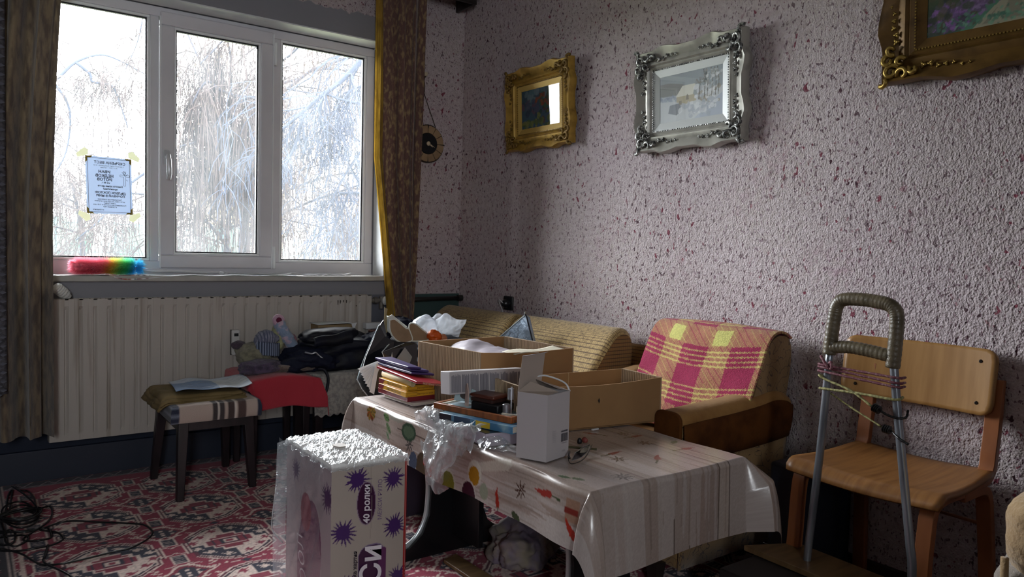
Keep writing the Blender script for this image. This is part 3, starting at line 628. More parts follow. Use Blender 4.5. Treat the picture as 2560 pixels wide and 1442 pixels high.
# ---------------------------------------------------------------- framed pictures
def scallop(t, n, amp):   # edge profile along a side, 0..1
    return 0
def picture(name, y0, z0, w, h, tilt, depth, wf, wl, m_frame, m_liner, m_orn, cv, label, off=.03, cell=1, glassy=True, mg=None, orn=.045, side_m=None, gain=1.3):
    """hangs on wall_right; y0 = left (window side) edge, z0 bottom; local axes: a to the right in the photo (-y), b up"""
    e = empty(name, (-off, y0-w/2, z0), label, 'picture'); U = Vector((0, -1, 0)); Vv = Vector((-math.sin(tilt), 0, math.cos(tilt))); N = Vector((-math.cos(tilt), 0, -math.sin(tilt)))
    O = Vector((-off, y0, z0))
    def P(a, b, c): return O+U*a+Vv*b+N*c
    # outer scalloped moulding, one length per side (mitred sweep)
    prof = [(0, 0), (0, depth*.55), (.006, depth*.8), (.016, depth*.72), (.026, depth*.60), (.5, depth*.42), (.62, depth*.52), (.72, depth*.55), (.80, depth*.40), (.86, depth*.46), (.93, depth*.40), (1, depth*.30)]
    def bulge(t):      # how far the rim steps out along a side: shaped double curve with a notch at the middle
        s = abs(t-.5)*2
        if s > .80: return 0.0
        return .55*math.sin(PI*min(1, (.80-s)/.62))**1.0*(1 if s > .06 else s/.06*.6+.4)-.30*(1 if .50 < s < .80 else 0)*math.sin(PI*(s-.5)/.3)
    def side(nm, A, B, inn, Lh):
        mb = MB(); nseg = 48
        for i in range(nseg+1):
            t = i/nseg
            for (q, c) in prof:
                qq = q*wf if q > .03 else q*1.0
                mitre = qq
                ext = -bulge(t)*wf*.30*(1-min(1, q*1.6)) 
                a = A[0]+(B[0]-A[0])*t; b = A[1]+(B[1]-A[1])*t
                # shrink along side for mitre
                sh = mitre*(1-2*t); dx = (B[0]-A[0])/Lh; dy = (B[1]-A[1])/Lh
                a += dx*sh+inn[0]*(qq+ext); b += dy*sh+inn[1]*(qq+ext)
                mb.v.append(P(a, b, c))
        k = len(prof)
        mb.f += [(i*k+j, i*k+j+1, (i+1)*k+j+1, (i+1)*k+j) for i in range(nseg) for j in range(k-1)]
        return mb.build(nm, m_frame, e, smooth=False)
    for A, B, inn, L_ in (((0, 0), (w, 0), (0, 1), w), ((w, 0), (w, h), (-1, 0), h), ((w, h), (0, h), (0, -1), w), ((0, h), (0, 0), (1, 0), h)):
        o = side('moulding', A, B, inn, L_)
        o.data.polygons.foreach_set('use_smooth', [True]*len(o.data.polygons)); 
        if hasattr(o.data, 'set_sharp_from_angle'): o.data.set_sharp_from_angle(angle=.5)
    # liner (flat inner mount)
    def fr(nm, d0, d1, c0, c1, mat):
        mb = MB(); q = [(d0, c0), (d1, c1)]; V = []
        for (d, c) in q:
            for a, b in ((d, d), (w-d, d), (w-d, h-d), (d, h-d)): V.append(P(a, b, c))
        mb.add(V, [(i, (i+1) % 4, 4+(i+1) % 4, 4+i) for i in range(4)]); return mb.build(nm, mat, e, solid=.001)
    fr('liner', wf*.97, wf+wl, depth*.30, depth*.16, m_liner)
    # beaded inner line
    bd = MB(); r = .0022; n1 = int((w-2*wf)/.009); n2 = int((h-2*wf)/.009)
    for i in range(n1):
        for b in (wf*1.0, h-wf*1.0): c = P(wf+(w-2*wf)*(i+.5)/n1, b, depth*.33); bd.box(c-Vector((r,r,r)), c+Vector((r,r,r)))
    for i in range(n2):
        for a in (wf*1.0, w-wf*1.0): c = P(a, wf+(h-2*wf)*(i+.5)/n2, depth*.33); bd.box(c-Vector((r,r,r)), c+Vector((r,r,r)))
    bd.build('beading', m_orn, e)
    # corner scrollwork: spirals and leaves
    for ca, cb, sa, sb in ((0, 0, 1, 1), (w, 0, -1, 1), (w, h, -1, -1), (0, h, 1, -1)):
        mb = MB(); R = orn
        def Q(a, b, c): return P(ca+sa*a, cb+sb*b, c)
        for (a0, b0, r0, ph, tw, dr) in ((.42, .42, .30, .6, 2.1, 1), (.85, .30, .26, 3.4, 1.8, -1), (.30, .85, .26, 1.3, 1.8, 1), (1.25, .42, .20, 2.6, 1.6, 1), (.42, 1.25, .20, 5.2, 1.6, -1), (.12, .12, .22, 3.9, 1.2, 1), (.75, .75, .2, 0.5, 1.5, 1)):
            path = []; rad = []
            for i in range(16):
                t = i/15; rr = R*r0*(1-.75*t); an = ph+dr*tw*PI*t; path.append(Q(R*a0+rr*math.cos(an), R*b0+rr*math.sin(an), depth*(.66+.16*math.sin(PI*t)))); rad.append(R*(.105-.035*t))
            mb.tube(path, rad, 6)
        mb.build('corner_scroll', m_orn, e, smooth=True)
        for sgn in (0, 1):
            lf = MB()
            for i in range(7):
                d = R*(1.55+.27*i); o_ = R*(.52-.03*i)+.004*math.sin(i*2.1); a, b = (d, o_) if sgn == 0 else (o_, d)
                if (sgn == 0 and d > w*.42) or (sgn == 1 and d > h*.42): continue
                c = Q(a, b, depth*.56); s_ = R*(.13-.012*i)
                for k_ in range(3):
                    an = k_*2.1+i; lf.tube([c, c+(U*math.cos(an)*sa+Vv*math.sin(an)*sb)*s_+N*.001], [s_*.6, s_*.3], 5)
            if lf.v: lf.build('leaf_spray', m_orn, e, smooth=True)
    # backing box (side depth)
    mb = MB(); V = [P(a, b, c) for c in (-off*.5, depth*.5) for a, b in ((.012, .012), (w-.012, .012), (w-.012, h-.012), (.012, h-.012))]
    mb.add(V, [(0,1,5,4), (1,2,6,5), (2,3,7,6), (3,0,4,7), (3,2,1,0)]); mb.build('backing', side_m or m_frame, e)
    d = wf+wl; pw_, ph_ = w-2*d, h-2*d; cv.C = np.clip(cv.C*gain, 0, 1)
    cv.build('painting', cv.mat, lambda X, Y: (P(0,0,0).x+U.x*(d+X/cv.w*pw_)+Vv.x*(d+Y/cv.h*ph_)+N.x*depth*.15, P(0,0,0).y+U.y*(d+X/cv.w*pw_)+Vv.y*(d+Y/cv.h*ph_)+N.y*depth*.15, P(0,0,0).z+U.z*(d+X/cv.w*pw_)+Vv.z*(d+Y/cv.h*ph_)+N.z*depth*.15), e)
    if glassy:
        MB().add([P(a, b, depth*.17) for a, b in ((d, d), (w-d, d), (w-d, h-d), (d, h-d))], [(0,1,2,3)]).build('glass_pane', mg, e)
    return adopt(e)
m_paint = M('paint_print', rough=.5, attr=True); m_print = M('paper_print', rough=.65, attr=True)
m_pglass = glassmat('picture_glass', 0.0)
m_gold = M('gilt', '#b08c3c', .4, metal=.35, vary=(25, '#86672a', .45, .7)); m_gold2 = M('gilt_relief', '#7d612b', .4, metal=.4); m_goldl = M('gilt_liner', '#b7974a', .4, metal=.3)
m_oldg = M('old_gilt', '#6f5223', .42, metal=.35, vary=(20, '#553c14', .45, .7)); m_oldg2 = M('old_gilt_relief', '#a08543', .35, metal=.7)
m_silv = M('silver_leaf', '#aeaca3', .38, metal=.35, vary=(20, '#929088', .45, .7)); m_silv2 = M('antique_silver_relief', '#4f504e', .35, metal=.5, vary=(90, '#b5b6b2', .48, .56)); m_silvl = M('silver_liner', '#b0b3b1', .45, metal=.2); m_gside = M('dark_gilt_side', '#4a3716', .5, metal=.4)
def blobs(cv, n, cx, cy, sx, sy, r, cols, rs):
    for _ in range(n): cv.ell(rs.gauss(cx, sx), rs.gauss(cy, sy), r*rs.uniform(.5, 1.3), r*rs.uniform(.35, .9), rs.choice(cols), rs.uniform(0, 3), .75)
rs = random.Random(5)
c1 = Cv(.36, .24, .0022, '#3f5868'); c1.mat = m_paint
blobs(c1, 60, .18, .20, .12, .03, .03, ['#51707f', '#6c7f88', '#3a4d5e'], rs); blobs(c1, 40, .1, .13, .05, .03, .025, ['#4b4f68', '#5d4a58', '#2f4152'], rs); blobs(c1, 60, .27, .15, .05, .05, .02, ['#2f4a3b', '#40614a', '#5b3c30'], rs); blobs(c1, 60, .15, .03, .12, .025, .02, ['#5f6f38', '#4a5d33', '#7c7f45'], rs); blobs(c1, 14, .2, .17, .03, .02, .016, ['#7a3c2c', '#8e4d34'], rs)
picture('framed_picture', -.508, 1.548, .513, .402, .05, .048, .078, .028, m_gold, m_goldl, m_gold2, c1, 'small ornate gold framed landscape under glass, nearest the corner', off=.012, gain=2.4, mg=m_pglass, orn=.074, side_m=m_gside)
c2 = Cv(.36, .24, .0016, '#8f9698'); c2.mat = m_paint; rs = random.Random(9)
c2.poly([(0, .24), (0, .13), (.10, .135), (.2, .15), (.36, .14), (.36, .24)], '#8d979c'); c2.poly([(0, .20), (0, .125), (.16, .13), (.20, .15), (.13, .185), (.06, .20)], '#6f726d'); c2.poly([(0, .135), (.14, .13), (.14, .10), (0, .09)], '#a2aab2')
blobs(c2, 40, .05, .12, .05, .006, .012, ['#8a97a6', '#b6bcc2', '#77828f'], rs)
c2.poly([(0, .11), (.10, .10), (.36, .14), (.36, 0), (0, 0)], '#bac0c2'); c2.poly([(.20, 0), (.36, .11), (.36, 0)], '#a4aebb'); c2.poly([(.06, .085), (.12, .09), (.13, .05), (.10, .03), (.05, .045)], '#686f77'); c2.poly([(.12, .09), (.16, .085), (.13, .045)], '#a9adb3')
c2.poly([(.10, .095), (.10, .125), (.20, .125), (.215, .09), (.16, .08)], '#a79d7e'); c2.poly([(.095, .122), (.135, .175), (.21, .175), (.195, .122)], '#d3d2c4'); c2.poly([(.155, .10), (.158, .122), (.163, .13), (.17, .122), (.172, .10)], '#6f6755'); c2.poly([(.115, .08), (.115, .10), (.13, .10), (.13, .08)], '#7a7360')
blobs(c2, 60, .27, .11, .03, .03, .014, ['#c9cdcf', '#8f8670', '#a2a8ad', '#d9dcdc'], rs)
for x in (.26, .275, .30, .32, .335): c2.line([(x, .10), (x+.004, .17), (x-.004, .235)], .004, '#5d5c55')
c2.poly([(.255, .17), (.268, .235), (.282, .17)], '#4f5a58'); c2.poly([(.225, .09), (.232, .15), (.24, .20), (.236, .15), (.232, .09)], '#57544c')
for k in range(26): a = rs.uniform(0, PI); c2.line([(.235, .17), (.235+.03*math.cos(a), .17+.03*math.sin(a))], .0016, '#77756c')
blobs(c2, 50, .30, .19, .03, .02, .008, ['#b8bcbc', '#8e908b', '#cfd2d2'], rs); blobs(c2, 60, .24, .05, .05, .02, .014, ['#cfd4d6', '#b3b9bf', '#9aa3ae'], rs)
picture('framed_picture', -1.453, 1.456, .540, .410, .05, .050, .080, .032, m_silv, m_silvl, m_silv2, c2, 'ornate silver framed winter cottage painting, in the middle of the wall', off=.012, gain=1.1, mg=m_pglass, orn=.080, side_m=m_gside)
c3 = Cv(.62, .42, .0032, '#243028'); c3.mat = m_paint; rs = random.Random(3)
blobs(c3, 500, .3, .25, .25, .13, .03, ['#1d2a22', '#2e4a35', '#28392a', '#3c4a2f', '#1f3a38'], rs)
c3.poly([(.10, 0), (.13, .03), (.23, .12), (.30, .16), (.45, .16), (.60, .06), (.62, 0)], '#39614e'); c3.poly([(.14, .0), (.20, .06), (.28, .13), (.33, .15), (.30, .10), (.38, .04), (.36, 0)], '#7d7a68')
for i in range(40): y = .01+.13*i/40; c3.line([(.16+y*.9, y), (.34-y*.1, y+.006)], .002, '#57564b', .6)
blobs(c3, 240, .07, .055, .035, .018, .010, ['#5d3a72', '#6f4a86', '#3f3150', '#54406a'], rs); blobs(c3, 200, .15, .085, .03, .012, .008, ['#5a4468', '#453855', '#6d5a7f'], rs); blobs(c3, 160, .42, .10, .04, .03, .012, ['#5a3d72', '#3c3350', '#6a4d80'], rs); blobs(c3, 200, .33, .20, .05, .012, .008, ['#6b4a85', '#54406d', '#86649c'], rs)
c3.poly([(.11, .115), (.11, .15), (.24, .165), (.25, .12), (.20, .11)], '#6f6b4c')
for x in (.115, .14, .165, .19, .215, .24): c3.line([(x, .112), (x+.004, .16)], .004, '#2c2a1c')
c3.line([(.11, .135), (.25, .145)], .004, '#2c2a1c'); c3.poly([(.09, .15), (.12, .21), (.17, .235), (.23, .235), (.27, .155), (.2, .165)], '#5e4d2c'); blobs(c3, 120, .18, .19, .04, .02, .010, ['#6d5a33', '#4f4024', '#7b6a42'], rs); c3.poly([(.16, .21), (.163, .25), (.178, .25), (.18, .21)], '#77705a')
blobs(c3, 200, .05, .20, .05, .09, .016, ['#1b241b', '#2b3a22', '#3a3a24'], rs); blobs(c3, 120, .2, .03, .12, .012, .007, ['#3f6b58', '#2f5548', '#568069'], rs)
picture('framed_picture', -2.500, 1.570, .80, .60, .05, .055, .092, .030, m_oldg, m_oldg, m_oldg2, c3, 'large dark gold framed cottage garden painting at the top right', off=.012, gain=1.5, glassy=False, orn=.080, side_m=m_oldg)
# ================================================================ CARPET
KX, KY, KW, KH = -3.35, -3.05, 3.25, 3.02
kc = Cv(KW, KH, .0062, '#8e2340')
CR_, NV, OR_ = '#d8c3ba', '#27283c', '#9a4650'
def kp(x, y): return (x-KX, y-KY)
rs = random.Random(4)
def oct_(cx, cy, rx, ry, st=1):
    pts = [(1, .30), (.88, .30), (.88, .52), (.70, .66), (.40, .90), (.0, 1.0)]
    full = [(cx+rx*a, cy+ry*b) for a, b in pts]+[(cx-rx*a, cy+ry*b) for a, b in pts[-2::-1]]
    return full+[(x, 2*cy-y) for x, y in full[::-1]]
def gul(cx, cy):
    cx, cy = kp(cx, cy)
    kc.poly(oct_(cx, cy, .152, .176), CR_); kc.poly(oct_(cx, cy, .146, .170), '#5c2236'); kc.poly(oct_(cx, cy, .137, .161), CR_); kc.poly(oct_(cx, cy, .132, .156), '#332336')
    # quadrants: cream and navy alternate
    for sx, sy, c in ((1, 1, NV), (-1, 1, CR_), (1, -1, CR_), (-1, -1, NV)):
        kc.poly([(cx, cy), (cx+sx*.124, cy), (cx+sx*.124, cy+sy*.046), (cx+sx*.098, cy+sy*.090), (cx+sx*.052, cy+sy*.130), (cx, cy+sy*.146)], c)
        o = '#8e2c44' if c == CR_ else CR_
        for (a, b) in ((.035, .115), (.085, .075), (.115, .03)):
            kc.poly([(cx+sx*(a-.018), cy+sy*(b-.006)), (cx+sx*a, cy+sy*(b+.016)), (cx+sx*(a+.018), cy+sy*(b-.006)), (cx+sx*(a+.006), cy+sy*(b-.004)), (cx+sx*a, cy+sy*(b-.018))], o)
            kc.line([(cx+sx*(a-.02), cy+sy*(b+.012)), (cx+sx*(a+.02), cy+sy*(b-.010))], .005, o)
    # stepped inner frame
    st = [(.085, 0), (.085, .028), (.062, .028), (.062, .055), (.035, .055), (.035, .078), (0, .078)]
    ring = [(cx+a, cy+b) for a, b in st]+[(cx-a, cy+b) for a, b in st[-2::-1]]; ring += [(x, 2*cy-y) for x, y in ring[::-1]]
    kc.poly(ring, CR_); kc.poly([(cx+(x-cx)*.86, cy+(y-cy)*.86) for x, y in ring], '#83263d')
    kc.line([(cx-.05, cy+.03), (cx+.05, cy+.03)], .005, CR_); kc.line([(cx-.05, cy-.03), (cx+.05, cy-.03)], .005, CR_)
    kc.line([(cx-.055, cy-.02), (cx-.055, cy+.02)], .006, NV); kc.line([(cx+.055, cy-.02), (cx+.055, cy+.02)], .006, NV)
    kc.poly([(cx-.030, cy-.022), (cx+.030, cy-.022), (cx+.030, cy+.022), (cx-.030, cy+.022)], NV); kc.poly([(cx-.022, cy-.015), (cx+.022, cy-.015), (cx+.022, cy+.015), (cx-.022, cy+.015)], CR_); kc.poly([(cx-.010, cy-.007), (cx+.010, cy-.007), (cx+.010, cy+.007), (cx-.010, cy+.007)], '#8b2b42')
def ladder(cx, cy):
    cx, cy = kp(cx, cy); kc.poly([(cx-.026, cy-.036), (cx+.026, cy-.036), (cx+.026, cy+.036), (cx-.026, cy+.036)], CR_); kc.poly([(cx-.020, cy-.031), (cx+.020, cy-.031), (cx+.020, cy+.031), (cx-.020, cy+.031)], NV)
    for i in range(4): y = cy-.022+i*.0148; kc.line([(cx-.014, y), (cx+.014, y+.004)], .005, '#9e8e8c'); 
    for s in (-1, 1):
        kc.line([(cx-.055, cy+s*.055), (cx-.02, cy+s*.045), (cx+.0, cy+s*.060), (cx+.02, cy+s*.045), (cx+.055, cy+s*.055)], .006, CR_)
def minor(cx, cy):
    cx, cy = kp(cx, cy)
    for q, c in ((1, CR_), (.84, '#7f2439'), (.62, NV)):
        kc.poly([(cx+.088*q, cy), (cx+.05*q, cy+.030*q), (cx+.03*q, cy+.062*q), (cx, cy+.075*q), (cx-.03*q, cy+.062*q), (cx-.05*q, cy+.030*q), (cx-.088*q, cy), (cx-.05*q, cy-.030*q), (cx-.03*q, cy-.062*q), (cx, cy-.075*q), (cx+.03*q, cy-.062*q), (cx+.05*q, cy-.030*q)], c)
    for a, b in ((-.03, .012), (0, .022), (.03, .012), (-.03, -.012), (0, -.022), (.03, -.012), (0, 0)): kc.ell(cx+a, cy+b, .007, .007, CR_)
    for s in (-1, 1):
        kc.line([(cx+s*.07, cy-.035), (cx+s*.095, cy-.05), (cx+s*.075, cy-.06), (cx+s*.105, cy-.075)], .006, CR_); kc.line([(cx+s*.07, cy+.035), (cx+s*.095, cy+.05), (cx+s*.075, cy+.06), (cx+s*.105, cy+.075)], .006, CR_)
for i in range(-4, 6):
    for j in range(8):
        x = -1.978+.362*i; y = -.325-.389*j
        gul(x, y)
        for s in (-1, 1):
            a, b = kp(x+s*.10, y-.194)
            kc.line([(a-.02, b+.012), (a-.01, b-.006), (a, b+.012), (a+.01, b-.006), (a+.02, b+.012)], .006, CR_)
        ladder(x+.181, y+.085-.0); ladder(x+.181, y-.085)
        minor(x+.181, y-.205)
        a, b = kp(x, y-.194); kc.line([(a-.045, b), (a+.045, b)], .007, CR_); kc.poly([(a-.02, b), (a, b+.014), (a+.02, b), (a, b-.014)], NV)
        for t in (-1, 1): kc.ell(a+t*.06, b+.01, .006, .006, CR_)
def border(x0, y0, x1, y1, horiz):
    a = kp(x0, y0); b = kp(x1, y1); kc.poly([a, (b[0], a[1]), b, (a[0], b[1])], '#241f2e')
    L = (x1-x0) if horiz else (y1-y0); Wd = (y1-y0) if horiz else (x1-x0); n = int(L/.11)
    for i in range(n):
        t = (i+.5)/n*L
        cx, cy = (a[0]+t, a[1]+Wd/2) if horiz else (a[0]+Wd/2, a[1]+t)
        kc.line([(cx-.045, cy-.03), (cx-.01, cy+.02), (cx+.012, cy-.02), (cx+.045, cy+.03)], .006, '#8d7a83'); kc.ell(cx, cy+.042, .010, .008, '#86707a'); kc.ell(cx+.03, cy-.042, .016, .007, '#6b2438')
    for o in (.0, .012):
        if horiz: kc.line([(a[0], a[1]+o), (b[0], a[1]+o)], .005, '#8d7a83')
        else: kc.line([(b[0]-o, a[1]), (b[0]-o, b[1])], .006, '#b5a39f')
border(KX, -.105, KX+KW, -.03, True); border(KX, -3.05, -2.235, -.03, False)
for k in range(12):
    x0 = -2.30-.085*k
    for j in range(34):
        a, b = kp(x0, -.10-.088*j)
        if k % 3 == 1: kc.poly([(a-.035, b), (a, b+.035), (a+.035, b), (a, b-.035)], '#8e2c44'); kc.poly([(a-.018, b), (a, b+.018), (a+.018, b), (a, b-.018)], CR_)
        else: kc.line([(a-.03, b-.03), (a+.03, b), (a-.03, b+.03)], .007, CR_ if (j+k) % 2 else '#a58f92'); kc.line([(a-.01, b-.03), (a+.03, b-.02)], .006, '#8e2c44')
kc.line([kp(-2.215, -.3), kp(-2.208, -2.2)], .010, CR_)
kn_ = RNG.rand(kc.ny, kc.nx, 1); kc.C *= (.78+.44*kn_)
m_rug = M('wool_rug', rough=.95, attr=True, bump=(420, .5, .003), spec=.1, sheen=.15)
rug = kc.build('rug', m_rug, lambda X, Y: (KX+X, KY+Y, -.001+.0015*np.sin(X*9)*np.cos(Y*7)), None)
tag(rug, 'dark red oriental rug with rows of cream and navy medallions covering the floor', 'rug')
sk = MB(); sk.box((KX, KY, -.011), (KX+KW, KY+KH, -.004)); sk.build('backing', M('rug_backing', '#3a2a2c', .9), rug)

# ================================================================ TABLE
m_blk = M('black_lacquer', '#101014', .35); m_edge = M('aluminium_edging', '#b9c3c6', .3, metal=.6)
TX0, TX1, TY0, TY1, TZ = -1.245, -.700, -2.528, -1.305, .498
tb = empty('coffee_table', ((TX0+TX1)/2, (TY0+TY1)/2, 0), 'low black coffee table with curved pale edged end legs under the patterned oilcloth', 'table')
MB().box((TX0+.006, TY0+.006, TZ-.028), (TX1-.006, TY1-.006, TZ-.003)).build('tabletop', m_blk, tb, bevel=.003)
for yy in (-1.60, -2.32):
    lp = [(-.16, .47), (-.125, .40), (-.11, .33), (-.10, .22), (-.105, .14), (-.13, .08), (-.18, .04), (-.24, .02), (-.245, 0), (.245, 0), (.24, .02), (.18, .04), (.13, .08), (.105, .14), (.10, .22), (.11, .33), (.125, .40), (.16, .47)]
    lp = [(a*1.0, b) for a, b in lp]
    lg = MB().prism(lp, ((TX0+TX1)/2-.03, yy, 0), (1,0,0), (0,0,1), (0,.028,0)).build('leg', m_blk, tb)
    ed = catmull([((TX0+TX1)/2-.032+a, yy+.014, b) for a, b in [(-.11, .335), (-.100, .24), (-.103, .16), (-.115, .11), (-.145, .065), (-.19, .038), (-.245, .025)]], 6); ed = [Vector(((TX0+TX1)/2-.15, yy+.014, .345))]+ed
    MB().tube(ed, .010, 6, flat=(.35, 1.5), up=(0,1,0)).build('edge_strip', m_edge, lg, smooth=True)
MB().box((-1.02, -1.76, .06), (-1.00, -1.60, .44)).build('centre_panel', m_blk, tb, bevel=.002)
adopt(tb)
# ---- oilcloth: flat size, then draped. u along x, v along y (towards the window)
DROP_L, DROP_F, DROP_R, DROP_B = .138, .195, .16, .13
cw, ch = DROP_L+(TX1-TX0)+DROP_R, DROP_F+(TY1-TY0)+DROP_B
oc = Cv(cw, ch, .0034, '#a6968f')
rs = random.Random(12); x = 0
# wood boards run along the table (v direction)
while x < cw:
    w_ = rs.uniform(.040, .070); col = rs.choice(['#b1a39c', '#a99a92', '#b7aba5', '#ada09a', '#a5958c', '#b9afaa', '#b0a197'])
    oc.poly([(x, 0), (x+w_, 0), (x+w_, ch), (x, ch)], col)
    for _ in range(6): a = rs.uniform(x, x+w_); y = rs.uniform(-.3, ch); oc.poly([(a, y), (a+rs.uniform(.006, .02), y+.1), (a+rs.uniform(-.004, .012), y+rs.uniform(.3, .6)), (a-.006, y+.2)], rs.choice(['#8f7a6d', '#bdb3ae', '#9a8578', '#8d7568', '#b1a59c']), .55)
    for _ in range(10): a = rs.uniform(x, x+w_); y = rs.uniform(0, ch); oc.line([(a, y), (a+rs.uniform(-.003, .003), y+rs.uniform(.08, .5))], .0024, rs.choice(['#86756c', '#7a685f', '#8c7b72']), .5)
    x += w_; oc.line([(x, 0), (x+.002, ch*.3), (x-.001, ch*.6), (x, ch)], .0042, '#46372f', .95)
def up(x, y, z=None):    # world top point -> print coordinates
    return (x-TX0+DROP_L, y-TY0+DROP_F)
def chili(a, b, L, ang, col='#a8332c'):
    ca, sa = math.cos(ang), math.sin(ang); q = lambda s, t: (a+ca*s-sa*t, b+sa*s+ca*t)
    oc.poly([q(-L/2, .012), q(-L/4, .013), q(0, .010), q(L/4, .006), q(L/2, -.006), q(L/4, -.004), q(0, -.004), q(-L/3, -.005), q(-L/2, 0)], col); oc.line([q(-L/2, .006), q(-L/2-.012, .008), q(-L/2-.03, .014)], .005, '#3c4a2c')
def star(a, b, r, col='#4a3226', n=8):
    for k in range(n): t = 2*PI*k/n+.2; oc.poly([(a+r*math.cos(t), b+r*math.sin(t)), (a+r*.45*math.cos(t+.25), b+r*.45*math.sin(t+.25)), (a, b), (a+r*.45*math.cos(t-.25), b+r*.45*math.sin(t-.25))], col)
def leafp(a, b, r, ang, col='#566b45'): oc.ell(a, b, r, r*.5, col, ang); oc.line([(a-r*math.cos(ang), b-r*math.sin(ang)), (a+r*math.cos(ang), b+r*math.sin(ang))], .003, '#3d4f33')
def spoon(a, b, ang, col, L=.16):
    ca, sa = math.cos(ang), math.sin(ang); q = lambda s, t: (a+ca*s-sa*t, b+sa*s+ca*t)
    oc.poly([q(.02, .012), q(L, .016), q(L+.01, 0), q(L, -.016), q(.02, -.012)], '#c3b9ae'); oc.ell(a, b, .042, .034, '#cfc7ba', ang); oc.ell(a, b, .033, .026, col, ang)
xs_ = .062
for (a, b, ang, L_) in ((.484, .316, .9, .05), (.416, .402, .3, .05), (.602, .502, .2, .045), (.50, .60, 2.2, .05), (.62, .33, .1, .04), (.35, .95, .4, .05)): chili(a, b, L_, ang, rs.choice(['#8d3d36', '#94463c', '#86382f']))
for (a, b, r) in ((.379, .357, .030), (.559, .438, .028), (.320, .605, .026), (.42, .75, .028)): star(a, b, r, rs.choice(['#6b5138', '#4f4a40', '#5f5140']), 7)
star(.277, .239, .034, '#6d6660', 9); star(.585, .545, .026, '#4c4636', 6)
for (a, b, g_) in ((.160, .312, 1.9), (.176, .282, 1.9), (.64, .40, .5), (.35, .82, .2)): leafp(a, b, .017, g_, '#5d7350')
# motifs on the long side that hangs towards the carpet (a < DROP_L), b runs from near end to window end
star(.076, .438, .027, '#4a2d20'); chili(.098, .352, .075, 1.75, '#93281f'); chili(.034, .528, .05, .35, '#9a2c20')
oc.poly([(.075, .63), (.095, .64), (.142, .495), (.128, .478), (.112, .49)], '#b9aea2'); oc.ell(.066, .645, .036, .034, '#c6bfb3'); oc.ell(.058, .648, .026, .026, '#a9781a')
oc.ell(.012, .762, .040, .034, '#c0bcae', .6); oc.ell(.012, .762, .033, .028, '#75772f', .6); oc.ell(.004, .668, .040, .034, '#c0b8b2', .6); oc.ell(.004, .668, .034, .028, '#2d1c2c', .6); oc.ell(.03, .595, .022, .022, '#8f9683')
leafp(.007, .451, .018, 1.2, '#3f4a32'); oc.ell(.018, .915, .042, .040, '#4b3c2c', .3); oc.ell(.035, .90, .010, .010, '#8d3325'); oc.ell(.015, .86, .016, .014, '#93281f')
oc.ell(.018, .975, .030, .024, '#4b5468', 0); star(.062, 1.003, .028, '#4b4846'); oc.ell(.100, 1.012, .028, .040, '#3f5140'); oc.ell(.100, 1.012, .019, .030, '#5c6e58')
oc.ell(.125, 1.10, .008, .05, '#9b978c')
leafp(.116, 1.167, .024, 1.4, '#5f7a4c'); leafp(.085, 1.148, .022, 1.0, '#6a7f5c'); leafp(.060, 1.150, .016, .9, '#7f9176')
for k in range(9): t = k*.7; leafp(.112+.014*math.cos(t), 1.276+.014*math.sin(t), .016, t, rs.choice(['#8f4c20', '#80331f', '#927035']))
# near corner jar and pepper
oc.poly([(.060, .215), (.110, .215), (.110, .26), (.060, .26)], '#9c7a66'); oc.poly([(.076, .220), (.090, .220), (.090, .262), (.076, .262)], '#7d2c22'); chili(.048, .240, .055, .9, '#a52c1c'); oc.C *= .82
kn_ = RNG.rand(oc.ny, oc.nx, 1); oc.C *= (.92+.16*kn_)
m_oil = M('oilcloth', rough=.26, attr=True, bump=(160, .12, .002), spec=.55, coat=.25)
def drape(X, Y):
    u = X-DROP_L; v = Y-DROP_F; LX, LY = TX1-TX0, TY1-TY0; r = .010
    ox = np.where(u < 0, -u, np.where(u > LX, u-LX, 0)); oy = np.where(v < 0, -v, np.where(v > LY, v-LY, 0)); sx = np.where(u < 0, -1., 1.); sy = np.where(v < 0, -1., 1.)
    cu = np.clip(u, 0, LX); cv = np.clip(v, 0, LY); d = np.sqrt(ox**2+oy**2)+1e-9
    corner = (ox > 0) & (oy > 0); drop = np.where(corner, d, np.maximum(ox, oy))
    # sides hang with a small flare and ripples; corners fall as a cone that pulls outwards
    rip = .006*np.sin(v*11+.6)*(ox/.15)+.004*np.sin(v*23); rip2 = .010*np.sin(u*10+.9)*(oy/.2)
    fl = np.minimum(drop, r)*.7
    A_ = np.where(sx > 0, .105, .060); off = np.minimum(A_*(1-np.exp(-drop/.075)), drop*.8)
    ax = np.where(corner, ox/d*off, np.where(ox > 0, fl+ox*.07+rip, 0)); ay = np.where(corner, oy/d*off, np.where(oy > 0, fl+oy*.06+rip2, 0))
    z = TZ-np.where(corner, np.sqrt(np.maximum(drop**2-off**2, 0)), drop*.995)
    z = np.minimum(z, TZ+.001); z = z+np.where(drop <= 0, .0012*np.sin(u*14)*np.cos(v*9), 0)
    # the far side laps against the armchair and sofa
    return TX0+cu+sx*ax, TY0+cv+sy*ay, z
cloth = oc.build('tablecloth', m_oil, drape, None)
tag(cloth, 'wood plank patterned oilcloth printed with chillies, spoons and herbs draped over the coffee table', 'tablecloth')

